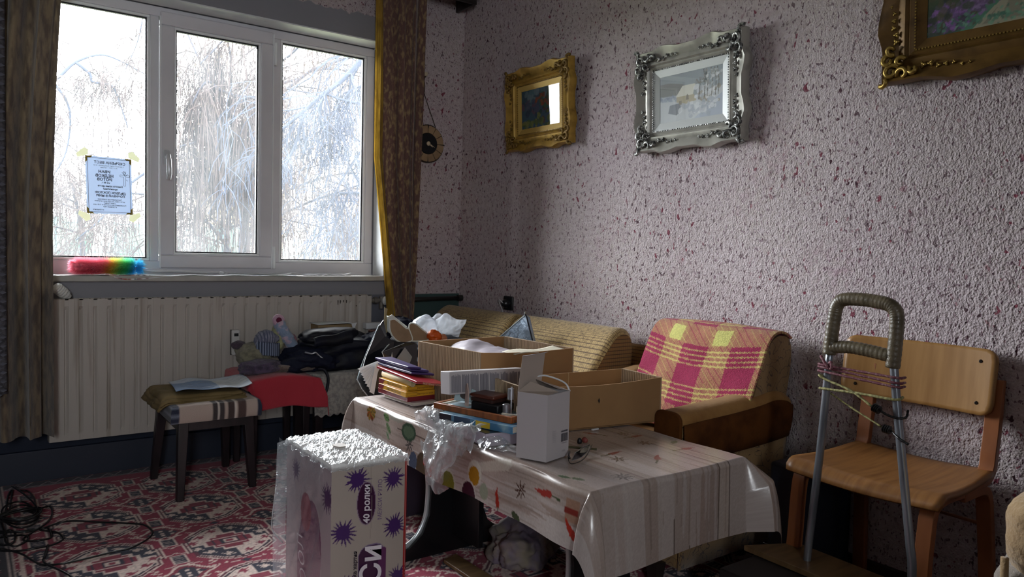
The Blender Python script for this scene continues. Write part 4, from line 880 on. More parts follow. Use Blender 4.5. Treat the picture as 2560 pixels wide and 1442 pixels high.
# ================================================================ STOOL
m_leg = M('dark_stool_wood', '#241a1e', .4, vary=(6, '#120d10', .4, .65, (6, 6, 1)))
def leg(mb, a, b, wa, wb):
    a, b = Vector(a), Vector(b); V = []
    for p, w in ((a, wa), (b, wb)):
        for sx, sy in ((-1,-1),(1,-1),(1,1),(-1,1)): V.append(p+Vector((sx*w/2, sy*w/2, 0)))
    return mb.add(V, [(3,2,1,0),(4,5,6,7),(0,1,5,4),(1,2,6,5),(2,3,7,6),(3,0,4,7)])
so = empty('stool', (-1.53, -.40, 0), 'dark four legged stool with striped cushion standing on the rug before the radiator', 'stool')
sx0, sx1, sy0, sy1 = -1.705, -1.355, -.625, -.215
for (fx, fy, tx, ty) in ((-1.668, -.598, -1.652, -.575), (-1.695, -.235, -1.665, -.262), (-1.385, -.208, -1.40, -.25), (-1.372, -.562, -1.395, -.560)):
    leg(MB(), (fx, fy, 0), (tx, ty, .335), .028, .042).build('leg', m_leg, so, bevel=.003)
fr_ = MB(); z0, z1 = .275, .325
for a, b in (((-1.655, -.58), (-1.395, -.57)), ((-1.665, -.26), (-1.40, -.25))): fr_.box((a[0], a[1]-.009, z0), (b[0], a[1]+.009, z1))
for x in (-1.66, -1.40): fr_.box((x-.009, -.58, z0), (x+.009, -.25, z1))
fr_.build('apron', m_leg, so)
st = Cv(1.16, .56, .005, '#b7a69b')     # fabric wraps over the seat from side to side; x: around, y: along
def seatwrap(X, Y):
    t = X/1.16; 
    return X, Y, X*0
# cushion: rounded slab, colour bands computed from position
cu = MB(); NX, NY = 70, 60
def cpt(u, v):
    a = (u*2-1); b = (v*2-1); hx, hy, hz = (sx1-sx0)/2, (sy1-sy0)/2, .036
    # map disc-like param onto rounded slab: top region then rolled sides
    def roll(t):
        s = abs(t); 
        if s < .72: return s/.72*.93, 1.0
        q = (s-.72)/.28*PI; return .93+.07*math.sin(min(q, PI/2)) if q < PI/2 else 1.0-.05*(q-PI/2)/(PI/2), math.cos(q)
    ra, za = roll(a); rb, zb = roll(b); z = min(za, zb)
    z *= (1-.06*max(abs(a), abs(b))**6)
    return Vector(((sx0+sx1)/2+math.copysign(ra, a)*hx*1.01, (sy0+sy1)/2+math.copysign(rb, b)*hy*1.01, .348+hz*z+.003*noise.noise(Vector((u*4, v*4, 1)))))
def ccol(u, v):
    p = cpt(u, v); y = (p.y-sy0)/(sy1-sy0); x = (p.x-sx0)/(sx1-sx0); c = '#b3a297'
    if x < .075: return '#19223a' if (int(p.z*160) % 5) else '#6d7484'
    if x > .955: return '#19223a'
    for a, b, k in ((.44, .50, '#3a3232'), (.52, .585, '#3a3334'), (.605, .685, '#40312f'), (.735, .815, '#4a3632')):
        if a < x < b: c = k
    for a in (.51, .595, .70, .725): 
        if abs(x-a) < .006: c = '#d2c8bf'
    return c
cu.grid(NX, NY, cpt, None, ccol); o = cu.build('cushion', M('striped_cushion', rough=.85, attr=True, bump=(300, .4), sheen=.2), so, smooth=True)
o['label'] = 'beige cushion with brown stripes and navy ends'
m_pink = M('pink_cloth', '#a2304a', .8)
MB().prism([(0, 0), (.03, -.006), (.034, -.05), (.022, -.075), (.012, -.05), (-.004, -.04)], (-1.47, -.2, .322), (1,0,0), (0,0,1), (0,.004,0)).build('pink_tie', m_pink, so)
adopt(so)
# folded garment and newspaper on the stool
m_olive = M('olive_cotton', '#83704a', .85, vary=(8, '#65552f', .4, .65), bump=(200, .3))
ga = empty('folded_trousers', (-1.55, -.40, .39), 'folded olive brown trousers lying on the striped stool cushion', 'trousers')
for k, (dz, sxx, a) in enumerate(((0, 1.0, .0), (.012, .96, .05), (.022, .9, -.03))):
    def fn(u, v, dz=dz, s=sxx, a=a, k=k):
        x = lerp(-1.742, -1.392, u); y = lerp(-.565, -.235, v); x = (x+1.56)*s-1.56; y = (y+.40)*s-.40+a*(x+1.56)
        e = min(u, 1-u, v, 1-v); droop = .035*max(0, (-1.700-x)/.05)**1.3 
        return Vector((x+.006*noise.noise(Vector((v*5, k, 0))), y+.008*noise.noise(Vector((u*5, k, 3))), .388+dz+.005*fbm((u, v, k), 4, k)-(.008 if e < .02 else 0)-droop*.8))
    sheet('fold', 34, 30, fn, m_olive, ga, .009)
adopt(ga)
nw = Cv(.30, .22, .0035, '#c6d0dc'); rs = random.Random(2); nw.mat = m_print
nw.poly([(0, 0), (.17, 0), (.16, .15), (0, .16)], '#7f97b8'); nw.poly([(.17, .04), (.30, .06), (.28, .20), (.16, .17)], '#d3d9dd')
for _ in range(90): a, b = rs.uniform(.01, .28), rs.uniform(.01, .2); nw.line([(a, b), (a+rs.uniform(.01, .05), b+.002)], .0035, rs.choice(['#93a6c4', '#e4e9ee', '#6f7f99', '#b9c3c0', '#556074']), .6)
o = nw.build('newspaper', M('newsprint', rough=.6, attr=True), lambda X, Y: (-1.672+X+.12*Y, -.545+Y*1.15+.02*np.sin(X*20), .432+.004*np.sin(X*40+Y*20)+.012*np.maximum(0, X-.24)/.06), None)
md = o.modifiers.new('s', 'SOLIDIFY'); md.thickness = .003; tag(o, 'crumpled blue and white newspaper on top of the folded olive trousers', 'newspaper')

# ================================================================ SCHOOL CHAIR
m_ply = M('worn_plywood', '#9a6b3a', .42, vary=(5, '#7d5229', .35, .7, (1, 14, 1)), bump=(200, .06)); m_plyb = M('backrest_plywood', '#a87f4c', .35, vary=(4, '#8d6536', .3, .7, (1, 9, 1))); m_plyl = M('bent_laminate', '#9a5f38', .4, vary=(8, '#6f3f22', .4, .7, (1, 1, .3))); m_screw = M('dark_screw', '#241d18', .4, metal=.5)
sc = empty('school_chair', (-.24, -2.68, 0), 'worn bentwood school chair with plywood seat and curved backrest against the right wall', 'chair')
cxs = (-.448, -.055); cy0, cy1 = -2.905, -2.475
def seatf(u, v):       # u front->back, v left(window)->right ; waterfall front
    s = u; x = lerp(cxs[0], cxs[1], s); z = .447+.010*math.sin(PI*min(1, s*1.1))*-1
    if s < .14: t = (.14-s)/.14; z -= .034*t**1.8; x += .012*t**2
    wd = 1.0-.12*max(0, s-.3)
    if s > .88: wd -= .10*((s-.88)/.12)**2
    if s < .06: wd -= .03*(1-s/.06)**2
    z -= .010*math.sin(PI*v)
    return Vector((x, lerp(cy1, cy0, .5+(v-.5)*wd), z))
MB().grid(26, 22, seatf).build('seat', m_ply, sc, smooth=True, solid=.011)
bw = [(a, b) for a, b in rrect(.440, .186, .034, 6)]
# curved backrest: grid of rounded rectangle
def backf(u, v):
    a = (u*2-1); b = (v*2-1); 
    k = .84; hx, hz = .222, .093; r = .034
    xx = a*hx; zz = b*hz
    # round the corners
    ex = abs(xx)-(hx-r); ez = abs(zz)-(hz-r)
    if ex > 0 and ez > 0:
        L = max(ex, ez); q = math.hypot(ex, ez); sc_ = L/q if q else 1; xx = math.copysign(hx-r+ex*sc_, xx); zz = math.copysign(hz-r+ez*sc_, zz)
    cv_ = .022*(1-(xx/hx)**2)
    return Vector((-.052+cv_+.02*(zz/hz)*.6, -2.645-xx, .688+zz+.002))
MB().grid(30, 18, backf).build('backrest', m_plyb, sc, smooth=True, solid=.010)
for sgn in (-1, 1):
    for zz in (.745, .628): p = backf(.5+sgn*.40, .5+(zz-.688)/.186); MB().lathe(p+Vector((-.005, 0, 0)), [(.0055, 0), (.004, .0025)], 10, (-1,0,0)).build('screw', m_screw, sc)
def bent(path, wid, th, nm, mat, up=(0,1,0)):
    pa = catmull(path, 7); mb = MB(); V = []
    Pp = [Vector(p) for p in pa]; yv = Vector((0, 1, 0))
    for i, p in enumerate(Pp):
        t = (Pp[min(i+1, len(Pp)-1)]-Pp[max(i-1, 0)]).normalized(); nrm = t.cross(yv).normalized(); s = yv
        for a, b in ((-1,-1),(1,-1),(1,1),(-1,1)): V.append(p+s*a*wid/2+nrm*b*th/2)
    n = len(Pp); Fc = [(i*4+k, i*4+(k+1) % 4, (i+1)*4+(k+1) % 4, (i+1)*4+k) for i in range(n-1) for k in range(4)]+[(3,2,1,0), tuple((n-1)*4+k for k in range(4))]
    return mb.add(V, Fc).build(nm, mat, sc, bevel=.002)
for y, sl in ((-2.505, 0), (-2.862, 1)):
    # back post with bent foot running under the seat
    bent([(-.30, y+(.0 if not sl else 0), .425), (-.16, y, .425), (-.095, y, .428), (-.062, y, .452), (-.052, y, .50), (-.042, y, .56), (-.036, y, .64), (-.030, y, .70)], .040, .022, 'back_post', m_plyl)
    # inverted U leg frame
    bent([(-.428, y+(.012 if not sl else -.012), 0.0), (-.418, y, .20), (-.408, y, .34), (-.392, y, .400), (-.34, y, .418), (-.24, y, .418)], .038, .024, 'leg', m_plyl)
    bent([(-.24, y, .405), (-.12, y, .405), (-.080, y-.0, .385), (-.062, y, .33), (-.045, y+(-.004 if sl else .004), .20), (-.028, y+(-.010 if sl else .008), 0.0)], .038, .024, 'leg', m_plyl)
MB().box((-.36, -2.865, .385), (-.335, -2.50, .410)).build('crossbar', m_plyl, sc, bevel=.002)
MB().tube([(-.062, -2.49, .30), (-.062, -2.87, .295)], .005, 8).build('stretcher', m_plyl, sc)
adopt(sc)

# ================================================================ LUGGAGE CART with wrapped handle
m_wrap = M('olive_tape', '#665c48', .38, vary=(30, '#4d4432', .4, .6), coat=.2, bump=(220, .3, .003)); m_tube = M('aluminium_tube', '#9aa0a8', .3, metal=.75, vary=(20, '#6b7078', .45, .7, (1, 1, .2)))
ct = empty('luggage_cart', (-.47, -2.72, 0), 'upright luggage cart frame with tape wrapped handle and cords in front of the school chair', 'cart')
hx = -.485
Lp = [(hx-.01, -2.585, .0), (hx, -2.590, .225), (hx, -2.612, .50), (hx, -2.628, .787)]; Rp = [(hx-.01, -2.868, .0), (hx, -2.868, .25), (hx, -2.858, .34), (hx, -2.832, .52), (hx, -2.812, .66), (hx, -2.797, .775)]
MB().tube(catmull(Lp, 8), .0105, 14).build('frame_tube', m_tube, ct, smooth=True); MB().tube(catmull(Rp, 8), .0105, 14).build('frame_tube', m_tube, ct, smooth=True)
hp = [(hx, -2.626, .770), (hx, -2.630, .82), (hx, -2.636, .875), (hx, -2.642, .902), (hx, -2.658, .918), (hx, -2.70, .922), (hx, -2.75, .919), (hx, -2.782, .912), (hx, -2.798, .895), (hx, -2.801, .865), (hx, -2.799, .81), (hx, -2.796, .757)]
pa = catmull(hp, 12); hm = MB(); hm.tube(pa, [.0170+.0005*((i*5) % 3) for i in range(len(pa))], 14); hm.build('handle', m_wrap, ct, smooth=True)
pa = catmull([(hx, -2.632, .789), (hx, -2.68, .795), (hx, -2.735, .792), (hx, -2.79, .785)], 14); MB().tube(pa, [.0158+.0007*((i*2) % 3) for i in range(len(pa))], 14).build('grip_bar', m_wrap, ct, smooth=True)
MB().tube([(hx, -2.868, .03), (hx, -2.585, .03)], .009, 10).build('foot_bar', m_tube, ct)
adopt(ct)
def cord(name, pts, r, mat, label, parent=None, n=8, hooks=()):
    pa = catmull(pts, n); o = MB().tube(pa, [r*(1+.12*math.sin(i*1.7)) for i in range(len(pa))], 7).build(name, mat, parent, smooth=True)
    if label: tag(o, label, 'cord')
    return o
m_yel = M('yellow_cord', '#a5a069', .7, vary=(160, '#6e6a40', .45, .6)); m_red = M('maroon_cord', '#6a3440', .7, vary=(160, '#8d6a6d', .5, .62)); m_hook = M('black_hook', '#0c0c0e', .35)
f_ = hx-.014; bk = hx+.014
by = empty('elastic_cord', (hx, -2.70, .70), 'pale yellow elastic luggage cord with black hooks wound round the cart tubes', 'cord')
cord('band', [(bk, -2.615, .705), (f_, -2.608, .712), (f_-.002, -2.628, .703), (f_-.004, -2.70, .685), (f_-.006, -2.758, .655)], .0032, m_yel, None, by)
cord('band', [(bk, -2.618, .672), (f_, -2.612, .677), (f_-.004, -2.63, .678), (f_-.003, -2.73, .681), (f_, -2.812, .680), (bk, -2.818, .685)], .0036, m_yel, None, by)
cord('band', [(bk, -2.622, .665), (bk-.004, -2.69, .635), (bk-.01, -2.775, .602)], .0024, m_yel, None, by)
for p, q in (((f_-.006, -2.768, .652), (f_-.008, -2.782, .648)), ((bk-.012, -2.785, .600), (bk-.013, -2.80, .598))):
    d = (Vector(q)-Vector(p)).normalized(); 
    for k in range(4): MB().lathe(Vector(p)+d*(k*.0052-.006), [(.0095, 0), (.0115, .0015), (.0095, .003)], 12, d).build('hook_coil', m_hook, by)
cord('hook', [(f_-.008, -2.782, .648), (f_-.006, -2.80, .640), (f_, -2.822, .636), (f_+.012, -2.836, .640), (bk, -2.832, .655)], .0032, m_hook, None, by); cord('hook', [(bk-.013, -2.80, .598), (f_, -2.825, .588), (f_-.004, -2.852, .578)], .0032, m_hook, None, by)
adopt(by)
br = empty('elastic_cord', (hx, -2.70, .73), 'maroon twisted cord tied in several turns near the top of the cart', 'cord')
for z0, z1, zz in ((.742, .735, 0), (.735, .722, 1), (.724, .712, 2)):
    cord('band', [(bk, -2.612, z0), (f_, -2.605, z0), (f_-.005, -2.65, z0-.002), (f_-.004, -2.74, lerp(z0, z1, .6)), (f_, -2.815, z1), (bk, -2.822, z1)], .0033, m_red, None, br)
cord('knot', [(f_-.006, -2.638, .748), (f_-.014, -2.648, .752), (f_-.014, -2.650, .738), (f_-.004, -2.640, .735), (f_-.010, -2.632, .744), (f_-.004, -2.612, .765)], .004, m_red, None, br); adopt(br)
# board and dark box under it
m_board = M('pale_board', '#7a6040', .5, vary=(6, '#5d452b', .4, .7, (1, 6, 1)))
bd = MB().quadbox([(-.545, -2.425, .178), (-.545-.02, -2.95, .178), (-.42, -2.95, .178), (-.392, -2.50, .178)][::-1], .016).build('board', m_board, None, bevel=.002); tag(bd, 'flat pale wooden board lying across at the foot of the luggage cart', 'board')
cb = empty('crate', (-.53, -2.66, 0), 'low dark crate under the pale board beside the cart', 'crate'); m_crate = M('dark_crate', '#221a18', .7)
MB().box((-.70, -2.90, 0), (-.515, -2.46, .176)).build('body', m_crate, cb, bevel=.004); adopt(cb)
db = empty('suitcase', (-.2, -2.40, 0), 'dark navy case with pale piping standing between the armchair and the school chair', 'suitcase'); m_case = M('navy_case', '#151a26', .5)
MB().box((-.33, -2.462, 0), (-.03, -2.352, .392)).build('body', m_case, db, bevel=.012); m_pipe = M('grey_piping', '#4d5666', .5)
for x, z in ((-.325, 0),): MB().tube([(x+.006, -2.462, .01), (x+.006, -2.463, .384), (-.05, -2.463, .384)], .0025, 6).build('piping', m_pipe, db)
adopt(db)

# ================================================================ SOFA
m_cord_ = bpy.data.materials.new('ribbed_upholstery')
m_cord_ = M('ribbed_upholstery', '#a08650', .85, vary=(90, '#8a703e', .4, .65), bump=(220, .5, .003), sheen=.2)
def rib_mat(name, base, line):
    m = M(name, base, .85, vary=(90, '#7d6536', .45, .7), sheen=.2); n = m.node_tree; L = n.links.new; b = n.nodes['Principled BSDF']; src = b.inputs['Base Color'].links[0].from_socket
    uv = n.nodes.new('ShaderNodeUVMap'); s = n.nodes.new('ShaderNodeSeparateXYZ'); L(uv.outputs[0], s.inputs[0])
    def lines(sock, per, th):
        a = n.nodes.new('ShaderNodeMath'); a.operation = 'DIVIDE'; L(sock, a.inputs[0]); a.inputs[1].default_value = per
        f = n.nodes.new('ShaderNodeMath'); f.operation = 'FRACT'; L(a.outputs[0], f.inputs[0]); l = n.nodes.new('ShaderNodeMath'); l.operation = 'LESS_THAN'; L(f.outputs[0], l.inputs[0]); l.inputs[1].default_value = th; return l.outputs[0]
    def mixm(f, a, c):
        x = n.nodes.new('ShaderNodeMix'); x.data_type = 'RGBA'; x.blend_type = 'MULTIPLY'; L(f, x.inputs['Factor']); L(a, x.inputs['A']); x.inputs['B'].default_value = (*c, 1); return x.outputs['Result']
    h = lines(s.outputs['Y'], .0155, .22); v = lines(s.outputs['X'], .011, .22)
    c1_ = mixm(v, src, (.72, .66, .55)); c2_ = mixm(h, c1_, line); L(c2_, b.inputs['Base Color'])
    bp = n.nodes.new('ShaderNodeBump'); bp.inputs['Strength'].default_value = .8; bp.inputs['Distance'].default_value = .003; bp.invert = True
    ad = n.nodes.new('ShaderNodeMath'); ad.operation = 'ADD'; L(h, ad.inputs[0]); ml = n.nodes.new('ShaderNodeMath'); ml.operation = 'MULTIPLY'; L(v, ml.inputs[0]); ml.inputs[1].default_value = .5; L(ml.outputs[0], ad.inputs[1]); L(ad.outputs[0], bp.inputs['Height']); L(bp.outputs[0], b.inputs['Normal'])
    return m
m_rib = rib_mat('ribbed_sofa_cloth', '#b79b62', (.30, .22, .13)); m_ribd = rib_mat('ribbed_sofa_cloth_brown', '#8a6434', (.35, .25, .15))
def grid_uv(name, nx, ny, fn, uvfn, mat, parent, solid=0):
    o = MB().grid(nx, ny, fn).build(name, mat, parent, smooth=True, solid=solid); me = o.data; uvl = me.uv_layers.new(name='UVMap')
    vi = np.zeros(len(me.loops), np.int32); me.loops.foreach_get('vertex_index', vi); arr = np.array([uvfn((i % nx)/(nx-1), (i//nx)/(ny-1)) for i in range(nx*ny)], np.float32); uvl.data.foreach_set('uv', arr[vi].ravel()); return o
sf = empty('sofa', (-.4, -.8, 0), 'yellow ribbed sofa with rounded back cushions along the right wall under the pictures', 'sofa')
def backcush(y0, y1, nm, mat, x0=-.118, wob=0):
    prof_ = catmull([(-.36, 0, .41), (-.335, 0, .46), (-.28, 0, .56), (-.205, 0, .655), (-.165, 0, .695), (-.120, 0, .713), (-.075, 0, .700), (-.055, 0, .655), (-.055, 0, .55), (-.06, 0, .41)], 6)
    L_ = [0]
    for a, b in zip(prof_[:-1], prof_[1:]): L_.append(L_[-1]+(b-a).length)
    n = len(prof_); cxm, czm = -.16, .56
    def fn(u, v):
        i = min(n-2, int(v*(n-1))); f = v*(n-1)-i; p = prof_[i].lerp(prof_[i+1], f); y = lerp(y0, y1, u)
        e = min(u, 1-u)*abs(y1-y0); k = 1 if e > .035 else 1-.16*(1-e/.035)**2
        return Vector((cxm+(p.x-cxm)*k, y, czm+(p.z-czm)*k+wob*math.sin(u*PI)))
    o = grid_uv(nm, 50, n*2, fn, lambda u, v: (u*abs(y1-y0), v*L_[-1]), mat, sf)
    for yy, uu in ((y0, 0), (y1, 1)):
        mb = MB(); P = [fn(uu, i/(n-1)) for i in range(n)]; mb.add(P, [tuple(range(n))]); e = mb.build('end_panel', m_ribd, o); me = e.data; uvl = me.uv_layers.new(name='UVMap')
        for li in me.loops: p = me.vertices[li.vertex_index].co; uvl.data[li.index].uv = (p.x, p.z)
    return o
backcush(-.055, -.765, 'back_cushion', m_rib); backcush(-.775, -1.49, 'back_cushion', m_rib)
def box_uv(nm, a, b, mat, par, bev=.02):
    o = MB().box(a, b).build(nm, mat, par, bevel=bev, seg=3); me = o.data; uvl = me.uv_layers.new(name='UVMap')
    for pgn in me.polygons:
        for li in pgn.loop_indices:
            p = me.vertices[me.loops[li].vertex_index].co; n_ = pgn.normal; uvl.data[li].uv = (p.y, p.z) if abs(n_.x) > .7 else ((p.y, p.x) if abs(n_.z) > .7 else (p.x, p.z))
    return o
box_uv('seat_cushion', (-.68, -1.49, .28), (-.30, -.77, .42), m_rib, sf); box_uv('seat_cushion', (-.68, -.76, .28), (-.30, -.20, .42), m_rib, sf)
box_uv('base', (-.66, -1.48, .08), (-.04, -.20, .28), m_ribd, sf, .01); box_uv('rear_roll', (-.055, -1.545, .30), (-.02, -.06, .645), m_ribd, sf, .015)
MB().box((-.66, -.20, .08), (-.58, -.17, .60)).build('side_board', M('red_brown_veneer', '#4d211b', .4, vary=(4, '#371510', .4, .6, (1, 1, 8))), sf, bevel=.003)
for x in (-.62, -.1):
    for y in (-.24, -1.44): leg(MB(), (x, y, 0), (x, y, .08), .04, .05).build('leg', m_dwood, sf)
adopt(sf)

# ================================================================ ARMCHAIR
m_tan = M('tan_velvet', '#9a7440', .85, vary=(10, '#80592c', .4, .65), bump=(160, .3), sheen=.08, spec=.2); m_vel = M('brown_velvet', '#5c3615', .85, vary=(12, '#43240d', .4, .65), bump=(160, .3), spec=.15)
def floral(name):
    m = M(name, '#8a6d42', .8, sheen=.2, bump=(160, .3)); n = m.node_tree; L = n.links.new; b = n.nodes['Principled BSDF']; tcn = n.nodes['Texture Coordinate']
    nz = n.nodes.new('ShaderNodeTexNoise'); nz.inputs['Scale'].default_value = 14; nz.inputs['Detail'].default_value = 1.5; nz.inputs['Distortion'].default_value = 1.6; L(tcn.outputs['Object'], nz.inputs[0])
    s = n.nodes.new('ShaderNodeMath'); s.operation = 'SUBTRACT'; L(nz.outputs['Fac'], s.inputs[0]); s.inputs[1].default_value = .5; a = n.nodes.new('ShaderNodeMath'); a.operation = 'ABSOLUTE'; L(s.outputs[0], a.inputs[0])
    l = n.nodes.new('ShaderNodeMapRange'); l.inputs['From Min'].default_value = .006; l.inputs['From Max'].default_value = .018; l.inputs['To Min'].default_value = 1; l.inputs['To Max'].default_value = 0; L(a.outputs[0], l.inputs['Value'])
    mx = n.nodes.new('ShaderNodeMix'); mx.data_type = 'RGBA'; L(l.outputs[0], mx.inputs['Factor']); mx.inputs['A'].default_value = (*lin('#8a6d42'), 1); mx.inputs['B'].default_value = (*lin('#4a3320'), 1); L(mx.outputs['Result'], b.inputs['Base Color']); return m
m_flo = floral('floral_upholstery')
ac = empty('armchair', (-.35, -1.95, 0), 'brown velvet armchair with floral sides and a plaid blanket over its back', 'armchair')
def arm(y, s, nm):      # s=-1 outer towards the camera
    # arm roll, slightly rising to the back with a bulge at the rear
    path = catmull([(-.60, y, .540), (-.50, y, .545), (-.35, y, .552), (-.22, y, .562), (-.14, y, .572), (-.08, y, .566), (-.035, y, .545)], 6)
    mb = MB(); n = len(path); m_ = 18; V = []
    for i, p in enumerate(path):
        t = i/(n-1); hw = .052+.006*math.sin(PI*t)
        for k in range(m_):
            a = PI*k/(m_-1); c_, s_ = math.cos(a), math.sin(a); V.append(Vector((p.x, p.y+hw*math.copysign(abs(c_)**.75, c_), p.z-.035+.040*abs(s_)**.8)))
    Fc = [(i*m_+k, i*m_+k+1, (i+1)*m_+k+1, (i+1)*m_+k) for i in range(n-1) for k in range(m_-1)]
    mb.add(V, Fc); mb.build(nm+'_top', m_tan, ac, smooth=True)
    lo = -1 if s < 0 else 1
    # velvet upper side band and floral lower panel, tapering to the foot
    def pan(z0f, z1f, xb0, xb1, name_, mat, off):
        mb = MB(); V = []
        for i, p in enumerate(path):
            t = i/(n-1); z1 = z1f(p, t); z0 = z0f(p, t); x0 = p.x if i < n-1 else p.x
            for q in range(5): zz = lerp(z1, z0, q/4); xx = p.x; 
            V += [Vector((lerp(p.x, min(p.x, xb(lerp(z1, z0, q/4))), 1), y+s*(.055+off+.004*math.sin(PI*q/4)), lerp(z1, z0, q/4))) for q in range(5)]
        mb.add(V, [(i*5+q, i*5+q+1, (i+1)*5+q+1, (i+1)*5+q) for i in range(n-1) for q in range(4)]); return mb.build(name_, mat, ac, smooth=True, solid=.006)
    xb = lambda z: -.035-.10*max(0, (.53-z)/.53)
    pan(lambda p, t: .385+.03*t, lambda p, t: p.z-.03, 0, 0, nm+'_velvet_band', m_vel, .004)
    pan(lambda p, t: .06, lambda p, t: .388+.03*t, 0, 0, nm+'_side_panel', m_flo, -.002)
    MB().box((-.60, y-.05, .06), (-.14, y+.05, .52)).build(nm+'_body', m_flo, ac, bevel=.01)
    MB().prism(rrect(.108, .42, .03, 5, 0, .0), (-.60, y, .335), (0,1,0), (0,0,1), (-.012,0,0)).build(nm+'_front', m_vel, ac, bevel=.004)
arm(-2.178, -1, 'arm'); arm(-1.610, 1, 'arm')
MB().box((-.64, -2.12, .10), (-.16, -1.665, .27)).build('base', m_vel, ac, bevel=.01); MB().box((-.65, -2.12, .27), (-.20, -1.665, .40)).build('seat_cushion', m_tan, ac, bevel=.03, seg=4)
# backrest: leaning slab
def bslab(u, v, th):      # u along y, v up
    y = lerp(-1.672, -2.222 if v > .40 else -2.12, u); z = lerp(.38, .765, v); x = lerp(-.245, -.128, v) if v > 0 else -.245
    return Vector((x+th, y, z))
bs = MB(); pr2 = catmull([(-.262, 0, .36), (-.252, 0, .50), (-.205, 0, .64), (-.170, 0, .715), (-.140, 0, .750), (-.100, 0, .764), (-.050, 0, .752), (-.030, 0, .70), (-.045, 0, .58), (-.10, 0, .36)], 5); n = len(pr2)
def bf(u, v):
    i = min(n-2, int(v*(n-1))); p = pr2[i].lerp(pr2[i+1], v*(n-1)-i); y = lerp(-1.702, -2.218, u); return Vector((p.x, y, p.z-.006))
bs.grid(30, n, bf); bs.build('backrest', m_flo, ac, smooth=True)
for uu in (0, 1): MB().add([bf(uu, i/(n-1)) for i in range(n)], [tuple(range(n))]).build('backrest_side', m_flo, ac)
for x in (-.62, -.2):
    for y in (-2.16, -1.63): leg(MB(), (x, y, 0), (x, y, .07), .03, .045).build('leg', m_dwood, ac)
adopt(ac)
# plaid blanket over the back
bl = Cv(.60, .70, .0042, '#9c2a50'); Yb = bl.Y; Xb = bl.X/.60
sagp = .050*np.sin(PI*np.clip(Xb, 0, 1)); Vb = (Yb+sagp)/.70
tw = ((bl.X+Yb)/.0075 % 1) < .5
yl = np.array(lin('#d3c877')); mg = np.array(lin('#8a1543'))
mixc = ((Xb > .17) & (Xb < .35)) | ((Xb > .57) & (Xb < .75)) | (Xb > .965)
bl.put(mixc & tw, yl, .62)
def hrow(a, b, al): bl.put((Vb > a) & (Vb < b) & tw, yl, al)
hrow(.705, .86, .60)                                   # pale weft row that carries the yellow squares
for a, b in ((.20, .32), (.60, .72)): bl.put((Xb > a) & (Xb < b) & (Vb > .715) & (Vb < .83), np.array(lin('#d6d27c')), 1)
for c_ in (.555, .590, .625, .660, .395-.0, .360, .325, .290, .885, .915): bl.put((Vb > c_) & (Vb < c_+.013) & tw, yl, .85); bl.put(mixc & (Vb > c_) & (Vb < c_+.013), yl, .75)
bl.put((Vb > .12) & (Vb < .26) & (Xb > .10) & (Xb < .45) & tw, yl, .5)
bl.C *= (.85+.3*RNG.rand(bl.ny, bl.nx, 1))
m_blk2 = M('plaid_wool', rough=.95, attr=True, bump=(260, .8, .004), sheen=.15, spec=.1)
prb = catmull([(-.330, 0, .418), (-.292, 0, .440), (-.270, 0, .50), (-.246, 0, .56), (-.214, 0, .63), (-.186, 0, .69), (-.165, 0, .735), (-.140, 0, .766), (-.108, 0, .780), (-.070, 0, .778), (-.035, 0, .760)], 8)
Lb = np.cumsum([0]+[(b-a).length for a, b in zip(prb[:-1], prb[1:])]); pxx = np.array([p.x for p in prb]); pzz = np.array([p.z for p in prb])
def blf(X, Y):
    t = np.clip(Y/.70, 0, 1)*Lb[-1]; px_ = np.interp(t, Lb, pxx); pz_ = np.interp(t, Lb, pzz); u = X/.60
    yy = -1.702-u*.524
    return px_-.010+.003*np.sin(X*31)*np.cos(Y*24)-.010*np.sin(PI*u), yy, pz_-.004-.012*np.abs(u-.5)**2*4*(Y/.7)
o = bl.build('blanket', m_blk2, blf, None); md = o.modifiers.new('s', 'SOLIDIFY'); md.thickness = .008; md.offset = 1
tag(o, 'crimson and pale yellow plaid wool blanket draped over the armchair back', 'blanket')
# ================================================================ WINDOW SILL
dus = empty('feather_duster', (-1.70, .05, .875), 'rainbow fluffy duster in pink, yellow, green and blue lying on the window sill', 'duster')
rs = random.Random(8); fm = MB()
def ramp(t):
    st = [(0, (.98, .45, .55)), (.45, (.98, .40, .50)), (.55, (.95, .70, .20)), (.66, (.8, .9, .35)), (.74, (.3, .85, .45)), (.84, (.2, .85, .6)), (.90, (.15, .75, .98)), (1, (.12, .65, .98))]
    for (a, ca), (b, cb) in zip(st[:-1], st[1:]):
        if t <= b: f = (t-a)/(b-a+1e-9); return tuple(lerp(x, y, f) for x, y in zip(ca, cb))
    return st[-1][1]
for _ in range(9000):
    t = rs.random(); x = lerp(-1.965, -1.70, t); a = rs.uniform(0, 2*PI); L = rs.uniform(.020, .044)*(1 if .06 < t < .95 else .8); r0 = .010
    e = (.6 if t < .5 else .2)
    d = Vector((rs.uniform(-.5, .5)-.35+(.9 if t > .93 else 0)-(.8 if t < .05 else 0), math.cos(a), math.sin(a))).normalized(); b = Vector((x, .05+math.cos(a)*r0, .912+math.sin(a)*r0)); m1 = b+d*L*.6; q = d.cross(Vector((1, .3, .2))).normalized()*.0011
    tip = b+d*L+Vector((rs.uniform(-.006, .006), rs.uniform(-.004, .004), -.003)); 
    for p in (m1, tip):
        if p.z < .8755: p.z = .8755+rs.uniform(0, .004)
    fm.add([b-q, b+q, m1+q, m1-q, tip], [(0,1,2,3), (3,2,4)], ramp(min(1, max(0, t+rs.uniform(-.02, .02)+(.912-tip.z)*.9))))
m_fluff = M('dyed_fluff', rough=.8, attr=True, trans=.65, spec=.2)
o = fm.build('fluff', m_fluff, dus); o['kind'] = 'stuff'
